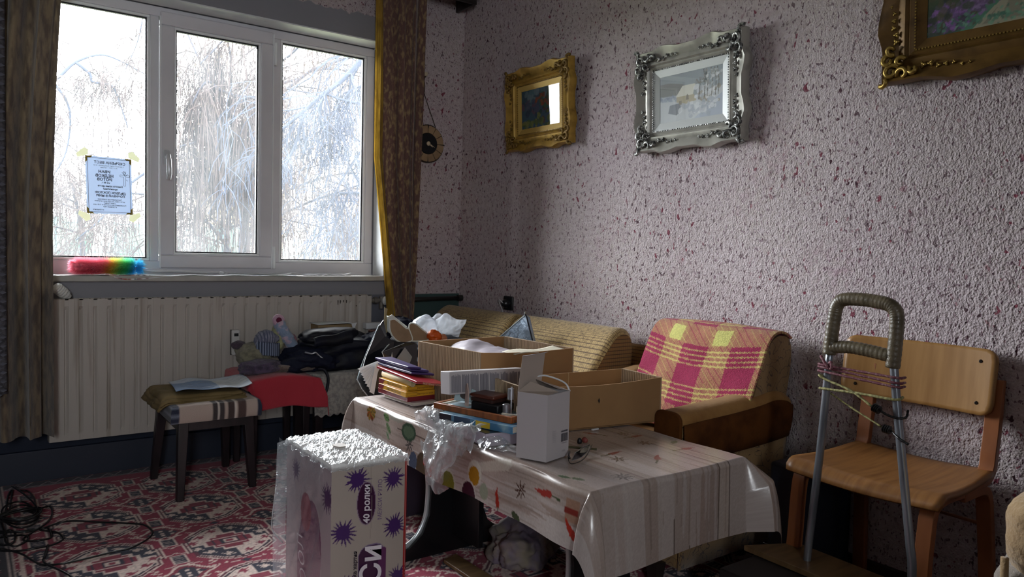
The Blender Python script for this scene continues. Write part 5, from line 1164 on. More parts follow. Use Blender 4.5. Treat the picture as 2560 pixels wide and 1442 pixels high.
MB().tube([(-1.93, .05, .912), (-1.71, .05, .905)], .006, 8).build('core', M('duster_core', '#b9526a', .8), dus)
m_wplas = M('white_plastic', '#d5d7da', .35)
MB().tube([(-1.70, .05, .905), (-1.655, .05, .897), (-1.35, .05, .886)], [.004, .006, .006], 10).build('rod', m_wplas, dus, smooth=True)
MB().tube([(-1.35, .05, .886), (-1.325, .05, .885)], .0075, 10).build('end_grip', m_wplas, dus, smooth=True)
MB().tube([(-1.319+.008*math.cos(a), .05, .885+.006*math.sin(a)) for a in [2*PI*k/12 for k in range(12)]], .002, 6, closed=True).build('hang_loop', m_wplas, dus); adopt(dus)
m_ocl = M('white_oilcloth', rough=.3, attr=True, trans=.05)
sc_ = Cv(1.20, .17, .004, '#eceef0'); rs = random.Random(6)
blobs(sc_, 60, .42, .015, .05, .02, .011, ['#b5574f', '#7c3c44', '#5c6b7a', '#c9a27f', '#3f4652'], rs); blobs(sc_, 40, .85, .10, .12, .03, .012, ['#b08f9d', '#a79bb0', '#c4b6ad'], rs)
o = sc_.build('sill_cloth', m_ocl, lambda X, Y: (-2.18+X, -.038+Y-.0, np.where(Y < .012, .8765-(.022*np.exp(-((X-.44)/.11)**2))*(1-Y/.012), .8765)+.010*np.exp(-((X-.335)/.035)**2)*np.exp(-Y/.04)+.0015*np.sin(X*30)), None)
tag(o, 'white oilcloth strip with a flowery corner spread along the window sill', 'cloth')
m_ppr = M('white_paper', '#e2e4e6', .7, trans=.2)
for i, (x0, x1, lab) in enumerate(((-1.30, -.97, 'thin white paper sheet with a curled end lying at the middle of the window sill'), (-.93, -.66, 'narrow white paper strip lying at the right end of the window sill'))):
    o = sheet('paper_sheet', 24, 8, lambda u, v, x0=x0, x1=x1: Vector((lerp(x0, x1, u), lerp(.015, .10, v)+.01*u, .8795+.012*max(0, u-.86)/.14*(1-v)+.004*abs(noise.noise(Vector((u*5, v*3, x0)))))), m_ppr, None, .001); tag(o, lab, 'paper')
# ---------------------------------------------------------------- death notice taped to the left pane
m_note = M('notice_paper', '#c3cddc', .7, trans=.42); m_ink = M('black_ink', '#1b2130', .7); m_gcorner = M('gold_corner_print', '#8d7428', .6, trans=.4); m_tape = M('masking_tape', '#e9ebc4', .6, trans=.10)
NY_ = .1710
def npt(a, b, dy=0):   # a,b 0..1 over the sheet
    return Vector((lerp(lerp(-1.906, -1.716, a), lerp(-1.898, -1.710, a), 1-b), NY_+dy, lerp(lerp(1.150, 1.152, a), lerp(1.412, 1.410, a), b)))
no = empty('death_notice', (-1.81, NY_, 1.28), 'pale blue obituary notice in black print taped to the inside of the left window pane', 'notice')
MB().add([npt(0,0), npt(1,0), npt(1,1), npt(0,1), npt(0,0,.0008), npt(1,0,.0008), npt(1,1,.0008), npt(0,1,.0008)], [(0,1,2,3),(7,6,5,4),(0,4,5,1),(1,5,6,2),(2,6,7,3),(3,7,4,0)]).build('sheet', m_note, no)
def nline(a0, b0, a1, b1, w): 
    p, q = npt(a0, b0, -.0012), npt(a1, b1, -.0012); d = (q-p).normalized(); s = Vector((-d.z, 0, d.x))*w/2; return [p-s, q-s, q+s, p+s]
mb = MB()
for k, (ins, w) in enumerate(((.045, .0016), (.0, .0))):
    if w: 
        for a0, b0, a1, b1 in ((ins, ins*.7, 1-ins, ins*.7), (1-ins, ins*.7, 1-ins, 1-ins*.7), (1-ins, 1-ins*.7, ins, 1-ins*.7), (ins, 1-ins*.7, ins, ins*.7)): mb.add(nline(a0, b0, a1, b1, w), [(0,1,2,3)])
mb.build('border', m_ink, no)
for ca, cb, sa, sb in ((0,0,1,1),(1,0,-1,1),(1,1,-1,-1),(0,1,1,-1)):
    L_ = .16; o = MB().add([npt(ca, cb, -.0007), npt(ca+sa*L_, cb, -.0007), npt(ca+sa*(L_-.05), cb+sb*.035, -.0007), npt(ca+sa*.05, cb+sb*.035, -.0007), npt(ca+sa*.05, cb+sb*(L_*.75-.04), -.0007), npt(ca, cb+sb*L_*.75, -.0007)], [(0,1,2,3),(0,3,4,5)]).build('corner_print', m_gcorner, no)
    t = .045*(-1 if False else 1); cpt_ = npt(ca, cb, .0012); dx, dz = -sa, -sb
    MB().add([cpt_+Vector((dx*.030, 0, -dz*.012)), cpt_+Vector((-dx*.012, 0, dz*.004)), cpt_+Vector((-dx*.014, 0, dz*.028)), cpt_+Vector((dx*.004, 0, dz*.036)), cpt_+Vector((dx*.036, 0, dz*.006))], [(0,1,2,3,4)]).build('tape', m_tape, no)
def ntext(s, a, b, h, bold=0, w=None, shear=0):
    p = npt(a, b); text(s, h, (p.x, NY_-.0013, p.z), (-1,0,.01), (0,0,1), m_ink, no, 'lettering', 'CENTER', bold, 0, shear, w or 1)
ntext('СКРЪБНА ВЕСТ', .52, .875, .0165, .0004); ntext('С дълбока скръб съобщаваме, че на', .5, .835, .0085, 0, .82, .2); ntext('06.11.2021 г. почина', .5, .80, .0085, 0, .9, .2)
for s, b in (('ИВАН', .715), ('НЕДКОВ', .645), ('ЙОТОВ', .58)): ntext(s, .40, b, .0175, .0006)
ntext('на 88 г.', .42, .535, .0105, .0003); ntext('Никога няма да те', .52, .475, .0115, .0004); ntext('прежалим!', .52, .425, .0115, .0004)
ntext('ДЪЛБОК ПОКЛОН!', .52, .355, .0135, .0005); ntext('ПОЧИВАЙ В МИР!', .52, .300, .0135, .0005)
for s, b in (('Поклонението ще се извърши', .245), ('на 10.11.2021г. от 12.00 часа в църквата', .212), ('„Света Троица“', .180), ('Погребението ще се състои от 13.00 часа', .148), ('в Гробищен парк', .116)): ntext(s, .5, b, .0078, .0002, .86)
ntext('от близките', .25, .062, .0078, .0002)
cx_, cz_ = npt(.84, .64).x, npt(.84, .64).z; mb = MB()
for poly in ([(-.004, -.034), (.004, -.034), (.004, .008), (.020, .008), (.020, .016), (.004, .016), (.004, .032), (-.004, .032), (-.004, .016), (-.020, .016), (-.020, .008), (-.004, .008)],):
    for (a, b), (c, d) in zip(poly, poly[1:]+poly[:1]):
        p, q = Vector((cx_+a, NY_-.0013, cz_+b)), Vector((cx_+c, NY_-.0013, cz_+d)); dd = (q-p).normalized(); s = Vector((-dd.z, 0, dd.x))*.0006; mb.add([p-s, q-s, q+s, p+s], [(0,1,2,3)])
for pth in ([(-.012, .030), (-.004, .020), (.004, .012), (.012, .022)], [(-.006, .034), (.003, .026), (-.003, .018), (.002, .010)], [(.006, -.004), (.012, -.010)]):
    for (a, b), (c, d) in zip(pth, pth[1:]):
        p, q = Vector((cx_+a, NY_-.0014, cz_+b)), Vector((cx_+c, NY_-.0014, cz_+d)); dd = (q-p).normalized(); s = Vector((-dd.z, 0, dd.x))*.0008; mb.add([p-s, q-s, q+s, p+s], [(0,1,2,3)])
mb.build('cross_print', m_ink, no); adopt(no)

# ================================================================ RED STOOL, BENCH AND THE HEAP UNDER THE WINDOW
m_redc = M('red_cotton', '#a81c30', .8, bump=(220, .3), sheen=.25)
r2 = empty('red_covered_stool', (-1.20, -.27, 0), 'stool hidden under a plain red cloth between the striped stool and the fleece bench', 'stool')
for x in (-1.32, -1.08):
    for y in (-.40, -.15): leg(MB(), (x, y, 0), (x, y, .40), .026, .036).build('leg', m_leg, r2, bevel=.003)
MB().box((-1.335, -.425, .38), (-1.065, -.125, .410)).build('seat', m_leg, r2, bevel=.006); adopt(r2)
def redf(u, v):
    # u: left->right, v: back->front; flat size larger than seat, hangs at front and right
    X0, X1, Y0, Y1 = -1.345, -1.055, -.435, -.115; su = lerp(-.05, .42, u)+X0; sv = lerp(Y1+.03, Y0-.155, v)
    ox = max(0, su-X1)-0+max(0, X0-su)*-1; oy = max(0, Y0-sv); x = min(max(su, X0), X1); y = max(sv, Y0); a = abs(ox)
    d = math.hypot(a, oy); z = .430+.016*math.sin(PI*(x-X0)/(X1-X0))+.012*max(0, (y+.3)/.2)*max(0, (X0+.12-x)/.12)
    if d > 0: z -= max(0, d-.012)*.95+.003; r = min(d, .018); x += math.copysign(r*.7+a*.12, ox) if a else 0; y -= (r*.7+oy*.12+.010*math.sin(u*11)*min(1, oy/.1)) if oy else 0
    if a and oy: x += .03*min(1, oy/.1); y -= .02
    y += .003*noise.noise(Vector((u*6, v*6, 2)))
    z += .004*fbm((u, v, 0), 6, 4)
    return Vector((x, min(y, -.106), z))
o = sheet('red_cloth', 60, 60, redf, m_redc, None, .003); tag(o, 'plain red cloth draped over the stool before the radiator, hanging down in front', 'cloth')
m_fleece = M('grey_fleece', '#a7a29a', .95, vary=(60, '#7d7a76', .4, .65), bump=(120, 1, .008), sheen=.5)
be = empty('bench', (-.87, -.27, 0), 'dark low bench in front of the radiator, right of the red stool', 'bench')
MB().box((-1.045, -.42, .375), (-.700, -.12, .405)).build('seat', m_leg, be, bevel=.004)
for x in (-1.02, -.73):
    for y in (-.40, -.14): leg(MB(), (x, y, 0), (x, y, .375), .03, .04).build('leg', m_leg, be)
MB().box((-1.02, -.405, .13), (-.73, -.385, .165)).build('crossbar', m_leg, be); adopt(be)
def flf(u, v):
    x = lerp(-1.055, -.690, u); s = v*.50; z = .424; y = -.115-s
    if y < -.425: d = -.425-y; y = -.432-.015*math.sin(u*9)*min(1, d/.05)-d*.1; z = .420-d*.93+.006*math.sin(u*60)*(1 if v > .97 else 0)
    return Vector((x, y, z+.006*noise.noise(Vector((u*9, v*9, 0)))+(0 if z < .42 else .003)))
o = sheet('fleece_throw', 60, 60, flf, m_fleece, None, .010); tag(o, 'shaggy grey fleece throw over the bench with a ragged lower edge', 'throw')
m_nyl = M('black_nylon', '#0c1122', .55, vary=(9, '#060812', .4, .6), bump=(50, .3), spec=.3); m_nylb = M('blue_black_cloth', '#0f1428', .75, bump=(200, .3), spec=.25); m_zip = M('zip_metal', '#a9adb4', .3, metal=.8)
bp_ = empty('backpack', (-.85, -.27, .44), 'black backpack with flap and metal zip pull lying on the fleece bench', 'backpack')
lump('body', (-.86, -.275, .515), (.235, .135, .086), m_nyl, bp_, seed=3, amp=.20, sub=5, flatz=.436, folds=.06, fsc=8, power=2.6)
lump('flap', (-.93, -.30, .598), (.14, .080, .036), m_nyl, bp_, seed=5, amp=.15, sub=4, folds=.05, power=2.6, rot=.2)
sheet('pocket', 30, 14, lambda u, v: Vector((lerp(-1.05, -.86, u), -.412-.012*math.sin(PI*v)-.01*v, lerp(.600, .560, v)+.030*u-.02*u*v+.004*math.sin(u*9))), m_nyl, bp_, .006)
MB().tube(catmull([(-1.035, -.42, .572), (-1.025, -.428, .585), (-1.012, -.425, .590), (-1.005, -.42, .592)]), .0035, 6).build('zip_pull', m_zip, bp_, smooth=True)
MB().tube(catmull([(-1.0, -.36, .602), (-.95, -.365, .612), (-.90, -.37, .606), (-.87, -.375, .598)]), .003, 6).build('piping', m_zip, bp_, smooth=True)
MB().tube(catmull([(-1.035, -.432, .46), (-1.01, -.446, .455), (-.995, -.456, .42), (-1.00, -.458, .37), (-1.02, -.456, .32), (-1.035, -.456, .31)], 8), .007, 8, flat=(1, .5)).build('strap', m_nyl, bp_, smooth=True)
adopt(bp_)
ja = lump('jacket', (-1.04, -.315, .485), (.13, .11, .066), m_nylb, None, seed=9, amp=.3, sub=5, flatz=.440, folds=.09, fsc=9, power=2.2, rot=-.25); tag(ja, 'crumpled navy black jacket heaped between the knitted hats and the backpack', 'jacket')
bu = MB().tube(catmull([(-1.085, -.40, .535), (-1.06, -.42, .530), (-1.045, -.425, .535), (-1.03, -.425, .522), (-1.01, -.43, .505)]), .005, 6).build('buckle', m_zip, ja, smooth=True)
ja2 = lump('jacket', (-.72, -.32, .515), (.085, .11, .085), m_nylb, None, seed=19, amp=.3, sub=5, flatz=.440, folds=.10, fsc=11, power=2.2, rot=.3); tag(ja2, 'black garment bundle squeezed between backpack and sofa end', 'jacket')
for k in range(4):
    MB().tube(catmull([(-.735+.012*k, -.385, .59+.004*k), (-.715+.010*k, -.392, .60+.006*k), (-.68+.006*k, -.385, .595+.006*k)]), .0035, 6).build('strap_loop', m_zip if k % 2 else m_nyl, ja2, smooth=True)
en = empty('folder', (-.83, -.20, .58), 'tan cardboard folder with white pages lying on top of the backpack', 'folder')
MB().box((-.955, -.23, .610), (-.775, -.13, .640)).build('cover', M('tan_card', '#8a7250', .7), en, bevel=.003); sheet('page', 10, 6, lambda u, v: Vector((lerp(-.96, -.76, u), lerp(-.235, -.13, v), .644+.004*u-.01*max(0, u-.85)/.15)), m_ppr, en, .003)
MB().prism([(0, 0), (.03, .004), (.012, -.035)], (-.785, -.238, .644), (1,0,0), (0,0,1), (0,-.002,0)).build('torn_corner', m_ppr, en); adopt(en)
wb_ = MB().box((-.655, -.14, .60), (-.55, -.095, .632)).build('white_box', m_wplas, None, bevel=.003); tag(wb_, 'small white oblong box lying on the sofa end board below the radiator valve', 'box')
# knitted things
def knit(nm, c, s, col, c2, seed, label, cat, rot=0, pw=2.2, fold=.07, fl=.442, sub=4, ribs=None):
    m = M(nm+'_wool', col, .95, vary=(40, c2, .42, .6), bump=(150, .9, .006), sheen=.2, wave=ribs)
    o = lump(nm, c, s, m, None, seed=seed, amp=.28, sub=sub, flatz=fl, folds=fold, power=pw, rot=rot); tag(o, label, cat, 'woollen hats, gloves and scarves on the red stool'); return o
knit('fluffy_scarf', (-1.265, -.335, .472), (.105, .06, .030), '#54465f', '#3a3044', 2, 'dark purple fluffy scarf on the front of the red cloth', 'scarf', sub=5)
knit('knitted_hat', (-1.265, -.225, .510), (.075, .065, .058), '#8a8670', '#6a6555', 4, 'grey green knitted hat at the left of the woollen heap', 'hat')
knit('knitted_glove', (-1.195, -.215, .475), (.10, .06, .030), '#7d7368', '#5f564e', 6, 'brownish knitted glove flattened under the woollen heap', 'glove')
knit('knitted_glove', (-1.33, -.20, .560), (.032, .024, .016), '#4d3b4c', '#3a2c3a', 8, 'small dark mauve glove tip sticking out of the heap to the left', 'glove', rot=.4)
kh = knit('knitted_hat', (-1.215, -.245, .580), (.052, .050, .048), '#8d8fa0', '#6d6f84', 10, 'pale blue grey ribbed hat in the middle of the woollen heap', 'hat', ribs=((26, 'X', '#4f566e', .5, .7),))
m_rc = M('ribbed_cuff', '#7f8aa0', .95, wave=((30, 'X', '#353e52', .35, .6),), bump=(120, .6)); MB().grid(26, 10, lambda u, v: Vector((-1.215+.055*math.cos(lerp(3.4, 6.2, u)), -.262+.045*math.sin(lerp(3.4, 6.2, u)), lerp(.585, .525, v)-.02*u+.003*math.sin(u*60)))).build('cuff', m_rc, kh, smooth=True, solid=.006)
kc_ = knit('knitted_sock', (-1.155, -.235, .600), (.026, .030, .058), '#b3b488', '#8f8f6a', 12, 'cream yellow sock standing between the grey hat and the pink sock', 'sock', rot=.2)
ks = empty('knitted_sock', (-1.13, -.24, .52), 'pink and sky blue thick sock rolled on top of the woollen heap', 'sock', 'woollen hats, gloves and scarves on the red stool')
m_pk = M('pink_wool', '#c09aae', .95, bump=(150, .9, .006), sheen=.4); m_bl2 = M('blue_wool', '#7f93ad', .95, vary=(40, '#c3a9b8', .5, .62), bump=(150, .9, .006), sheen=.4); m_inr = M('crimson_lining', '#5d1736', .9)
pa = catmull([(-1.162, -.262, .668), (-1.150, -.262, .640), (-1.125, -.262, .600), (-1.098, -.262, .555), (-1.085, -.262, .520)], 6); MB().tube(pa, [.026, .027, .028, .029, .030]*4+[.031]*4+[.028], 16).build('leg_part', m_bl2, ks, smooth=True)
MB().tube([(-1.164+.021*math.cos(a), -.268+.004*math.sin(a), .675+.020*math.sin(a)) for a in [2*PI*k/16 for k in range(16)]], .009, 8, closed=True).build('rolled_rim', m_pk, ks, smooth=True); MB().lathe((-1.162, -.270, .674), [(.018, 0), (.010, .003)], 14, (0,-1,0)).build('lining', m_inr, ks); adopt(ks)
knit('knitted_sock', (-1.085, -.235, .545), (.024, .026, .050), '#b3838e', '#8f6270', 16, 'dusty pink sock at the right foot of the woollen heap', 'sock', rot=.3)
knit('woollen_scarf', (-1.13, -.36, .462), (.10, .045, .018), '#7a6c64', '#5c5048', 18, 'flat brown grey scarf end between the red cloth and the navy jacket', 'scarf', rot=-.15)

# ================================================================ BAG OF PAPERS by the far end of the table
m_pur = M('dark_purple_card', '#2c2030', .7)
o = MB().quadbox([(-1.06, -1.235, 0), (-.84, -1.235, 0), (-.84, -.93, 0), (-1.06, -.93, 0)], .40).build('storage_box', m_pur, None, bevel=.004); tag(o, 'dark purple box standing on the floor behind the far end of the table', 'box')
m_bkp = M('black_coated_paper', '#0d1017', .3, bump=(12, .2, .01), coat=.1); m_ed = M('silver_foil_edge', '#b7c3c8', .25, metal=.6)
pb = empty('paper_bag', (-.95, -1.08, .40), 'torn black paper carrier bag with pale edges standing behind the book stack', 'bag')
def panel(pts, nm='panel', mat=m_bkp, par=pb, th=.003): return MB().add(pts, [tuple(range(len(pts)))]).build(nm, mat, par, solid=th)
Y_ = -1.08
panel([bpx(948, 812, -.98), bpx(962, 840, -.985), bpx(985, 853, -.99), bpx(1036, 856, -1.0), bpx(1040, 990, -1.02), bpx(965, 1000, -1.04), bpx(902, 935, -1.06), bpx(915, 890, -1.03)])
panel([bpx(902, 918, -1.09), bpx(950, 905, -1.10), bpx(968, 985, -1.12), bpx(930, 1004, -1.11), bpx(893, 948, -1.10)])
panel([bpx(1010, 858, -1.08), bpx(1042, 858, -1.06), bpx(1042, 940, -1.10), bpx(965, 905, -1.10), bpx(955, 880, -1.10)])
panel([bpx(944, 820, -.975), bpx(958, 800, -.90), bpx(966, 838, -.92), bpx(962, 850, -.98)])
for pts in ([(948, 812, -.985), (925, 862, -1.02), (902, 918, -1.095)], [(893, 948, -1.105), (905, 972, -1.11), (930, 1004, -1.115)], [(973, 860, -1.085), (955, 880, -1.105), (962, 898, -1.105), (972, 912, -1.105)], [(902, 918, -1.095), (893, 948, -1.105)]):
    MB().tube([bpx(*p) for p in pts], .0022, 5).build('torn_edge', m_ed, pb)
MB().add([bpx(1012, 868, -1.09), bpx(1030, 892, -1.09), bpx(1024, 908, -1.10), bpx(985, 905, -1.11)], [(0,1,2,3)]).build('foil_panel', M('grey_foil', '#7f878d', .35, metal=.4), pb, solid=.002)
MB().add([bpx(980, 880, -1.10), bpx(983, 905, -1.11), bpx(975, 905, -1.11)], [(0,1,2)]).build('foil_panel', m_ed, pb, solid=.002); adopt(pb)
wp = empty('loose_pages', (-1.0, -1.15, .42), 'fan of crumpled white pages spilling from the black paper bag', 'paper')
rs = random.Random(31)
for k in range(9):
    a = k/8; p0 = bpx(955-2*k, 898+1.2*k, -1.118-.003*k); p1 = bpx(lerp(895, 925, a)+rs.uniform(-2, 2), lerp(922, 980, a), -1.13-.003*k); p2 = bpx(lerp(905, 935, a), lerp(930, 986, a), -1.13-.003*k)
    MB().add([p0, p0+Vector((.012, 0, -.02)), p2, (p1+p2)/2+Vector((-.004, 0, .004)), p1], [(0,1,2,3,4)]).build('page', m_ppr, wp, solid=.0012)
adopt(wp)
# sofa seat heap: dark bag, insoles, plastic bag with oranges, silver pouch
o = lump('dark_bag', (-.56, -.62, .52), (.15, .24, .105), m_nyl, None, seed=23, amp=.25, sub=5, flatz=.422, folds=.08, power=2.6); tag(o, 'slumped dark bag on the near sofa seat under the shoe insoles', 'bag')
o = lump('dark_bag', (-.52, -.25, .545), (.075, .13, .115), m_nylb, None, seed=24, amp=.3, sub=5, flatz=.422, folds=.12, power=2.4); tag(o, 'dark bag on the sofa behind the insoles, under the heating pipe', 'bag')
m_sole = M('tan_card_insole', '#8f7a63', .75, vary=(12, '#7b6650', .4, .65)); m_rim = M('pale_rim', '#cfd6d2', .5)
def pxpoly(pts, y): return [bpx(a, b, y) for a, b in pts]
for nm, pts, y, lab in (('shoe_insole', [(974, 800), (986, 798), (1000, 808), (1014, 820), (1021, 822), (1026, 832), (1030, 850), (1010, 856), (994, 852), (980, 838), (974, 820)], -.80, 'left tan insole with thick pale rim standing on the dark bag'), ('shoe_insole', [(1022, 818), (1024, 810), (1031, 808), (1042, 812), (1056, 824), (1068, 834), (1074, 848), (1030, 852), (1025, 835)], -.79, 'right tan insole with thin pale rim standing behind the cardboard box')):
    so_ = empty(nm, bpx(1010, 850, y), lab, 'insole'); P = pxpoly(pts, y); MB().add(P, [tuple(range(len(P)))]).build('sole', m_sole, so_, solid=.005)
    MB().tube(catmull(P+[P[0]], 4)[:-1], .004, 6, closed=True).build('rim', m_rim, so_, smooth=True); adopt(so_)
st_ = empty('paper_stack', bpx(978, 830, -.75), 'bundle of pale curled cards behind the left insole', 'paper')
for k in range(5): P = pxpoly([(968-k*.5, 792-k*1.0), (980+k*3, 786+k*2.5), (1010+k*2, 812+k), (982, 838), (968-k, 826)], -.785+.010*k); MB().add(P, [tuple(range(5))]).build('card', m_rim, st_, solid=.0015)
P = pxpoly([(961, 768), (969, 772), (966, 788), (974, 822), (964, 835), (960, 800)], -.78); MB().add(P, [tuple(range(6))]).build('tan_strip', M('tan_strip', '#8f8566', .7), st_, solid=.002); adopt(st_)
def filmmat(name, cov, rough=.12, col='#dfe8ee', diff=.35, bsc=30, bst=.6):
    g = bpy.data.materials.new(name); g.use_nodes = True; n = g.node_tree; L = n.links.new; n.nodes.clear(); N = n.nodes.new
    tp = N('ShaderNodeBsdfTransparent'); gl = N('ShaderNodeBsdfGlossy'); gl.inputs['Roughness'].default_value = rough; gl.inputs[0].default_value = (.9, .94, .97, 1); df = N('ShaderNodeBsdfDiffuse'); df.inputs[0].default_value = (*lin(col), 1); tl = N('ShaderNodeBsdfTranslucent'); tl.inputs[0].default_value = (*lin(col), 1)
    a = N('ShaderNodeMixShader'); b = N('ShaderNodeMixShader'); c = N('ShaderNodeMixShader'); out = N('ShaderNodeOutputMaterial')
    a.inputs[0].default_value = .5; L(df.outputs[0], a.inputs[1]); L(tl.outputs[0], a.inputs[2]); b.inputs[0].default_value = 1-diff; L(a.outputs[0], b.inputs[1]); L(gl.outputs[0], b.inputs[2]); L(tp.outputs[0], c.inputs[1]); L(b.outputs[0], c.inputs[2])
    lw = N('ShaderNodeLayerWeight'); lw.inputs[0].default_value = .35; r = N('ShaderNodeMapRange'); r.inputs['To Min'].default_value = cov*.55; r.inputs['To Max'].default_value = min(1, cov*1.5); L(lw.outputs['Facing'], r.inputs['Value']); L(r.outputs[0], c.inputs[0]); L(c.outputs[0], out.inputs[0])
    tcn = N('ShaderNodeTexCoord'); nz = N('ShaderNodeTexNoise'); nz.inputs['Scale'].default_value = bsc; nz.inputs['Detail'].default_value = 4; nz.inputs['Distortion'].default_value = 1.2; L(tcn.outputs['Object'], nz.inputs['Vector']); bp = N('ShaderNodeBump'); bp.inputs['Strength'].default_value = bst; bp.inputs['Distance'].default_value = .01; L(nz.outputs['Fac'], bp.inputs['Height'])
    for s in (gl, df, tl): L(bp.outputs[0], s.inputs['Normal'])
    return g
m_film = filmmat('clear_film', .42, .14); m_filmw = filmmat('milky_plastic', .75, .25, '#e6edf6', .8, 12, .3); m_filmt = filmmat('crumpled_film', .72, .12, '#eef3f5', .55, 26, .7)
pbg = empty('plastic_bag', (-.53, -.75, .60), 'white translucent plastic bag with pointed ears on the sofa beside an orange bundle', 'bag')
lump('bag_lump', bpx(1062, 812, -.72), (.055, .05, .045), m_filmw, pbg, seed=3, amp=.25, sub=4, folds=.07, fsc=7)
def earf(u, v):
    a, b, c, d = bpx(1078, 848, -.74), bpx(1090, 800, -.74), bpx(1164, 798, -.70), bpx(1140, 848, -.72); p = a.lerp(b, v).lerp(d.lerp(c, v), u)
    top = bpx(1112, 782, -.70)-b.lerp(c, .3); return p+top*max(0, v-.6)/.4*math.exp(-((u-.30)/.22)**2)+Vector((0, .012*crease((u, v, 1), 1.6, 3)-.02, 0))
MB().grid(34, 26, earf).build('bag_side', m_filmw, pbg, smooth=True); MB().grid(34, 26, lambda u, v: earf(u, v)+Vector((-.01, .05, -.004))).build('bag_side', m_filmw, pbg, smooth=True); adopt(pbg)
m_or = M('orange_plastic', '#d8641c', .35, trans=.3, bump=(40, .8, .006))
o = lump('orange_bundle', bpx(1086, 840, -.80), (.030, .026, .024), m_or, None, seed=14, amp=.3, sub=4, folds=.14, fsc=10); tag(o, 'small bright orange plastic bundle under the white plastic bag', 'bundle')
o = lump('orange_bundle', bpx(1106, 845, -.79), (.024, .022, .018), M('peach_plastic', '#cf8a68', .5, trans=.3), None, seed=15, amp=.2, sub=3); tag(o, 'pale peach bundle right of the bright orange one', 'bundle')
sp_ = empty('silver_pouch', (-.30, -.98, .43), 'silver foil pouch with a pointed zipped corner leaning between the two sofa back cushions', 'pouch')
pl_ = [(.02, .0), (-.085, .20), (-.10, .215), (-.275, .318), (-.290, .312), (-.335, .215), (-.35, .0)]
mb = MB(); m_spf = M('silver_foil', '#8e9cab', .28, metal=.75, bump=(14, .5, .02)); P = [Vector((-.315+.11*0, -.78+a, .42+b)) for a, b in pl_]; mb.add(P+[p+Vector((.02, 0, 0)) for p in P], [tuple(range(7)), tuple(range(13, 6, -1))]+[(i, (i+1) % 7, 7+(i+1) % 7, 7+i) for i in range(7)]); mb.build('body', m_spf, sp_, bevel=.004)
MB().tube([P[1], P[3], P[3]+Vector((0, -.003, .018))], .0035, 6).build('seam', m_ed, sp_); MB().tube([P[3]+Vector((0, -.004, .006)), P[4], P[5], P[6]], .0035, 6).build('zip', m_nyl, sp_); adopt(sp_)
# ================================================================ ON THE TABLE
Z0 = TZ+.003
m_card = M('brown_cardboard', '#97734a', .75, vary=(5, '#886540', .4, .65), bump=(60, .08)); m_cardin = M('cardboard_inside', '#8c6b47', .8); m_flute = M('corrugated_face', '#a28b70', .8)
def panel4(a, b, h, th, nm, mat, par, z=Z0, sag=0, toward=None):
    a, b = Vector((a[0], a[1], z)), Vector((b[0], b[1], z)); n = Vector((b.y-a.y, a.x-b.x, 0)).normalized()*th; N_ = 14; mb = MB(); V = []
    for i in range(N_+1):
        t = i/N_; p = a.lerp(b, t); hh = h-sag*math.sin(PI*t)
        V += [p, p+n, p+n+Vector((0,0,hh)), p+Vector((0,0,hh))]
    Fc = [(i*4+k, i*4+(k+1) % 4, (i+1)*4+(k+1) % 4, (i+1)*4+k) for i in range(N_) for k in range(4)]+[(3,2,1,0), tuple(N_*4+k for k in range(4))]
    return mb.add(V, Fc).build(nm, mat, par)
def fluted(a, b, h, th, nm, par, z=Z0, pitch=.0085, gap=(.45,)):
    """panel with upright open flutes, each a ridge"""
    o = panel4(a, b, h, th, nm, m_flute, par, z); a, b = Vector((a[0], a[1], z)), Vector((b[0], b[1], z)); L_ = (b-a).length; d = (b-a)/L_; n = Vector((-d.y, d.x, 0)); mb = MB(); k = int(L_/pitch)
    for i in range(k):
        for s in (-1, 1):
            p = a+d*(i+.5)*pitch+n*(-s*.0012 if s > 0 else th+.001)*-1*(1 if s > 0 else -1) if False else a+d*(i+.5)*pitch+(n*.0010 if s > 0 else -n*(th+.0010)); w = pitch*(.30 if (i*7) % 11 else .2)
            mb.add([p-d*w, p+n*s*.0022, p+d*w, p-d*w+Vector((0,0,h)), p+n*s*.0022+Vector((0,0,h)), p+d*w+Vector((0,0,h))], [(0,1,4,3), (1,2,5,4), (0,3,5,2), (3,4,5), (0,2,1)])
    r = mb.build('flutes', M('flute_ridge', '#ad977c', .8) if 'flute_ridge' not in bpy.data.materials else bpy.data.materials['flute_ridge'], o); r['kind'] = 'stuff'; return o
def openbox(nm, c, h, label, flutes, sag):
    e = empty(nm, (sum(p[0] for p in c)/4, sum(p[1] for p in c)/4, Z0), label, 'box')
    for i in range(4):
        a, b = c[i], c[(i+1) % 4]
        if i in flutes: fluted(a, b, h, .005, 'side_panel', e)
        else: panel4(a, b, h, .005, 'side_panel', m_card, e, sag=sag[i])
    MB().add([(p[0], p[1], Z0+.003) for p in c], [(0,1,2,3)]).build('bottom', m_cardin, e, solid=.003)
    return e
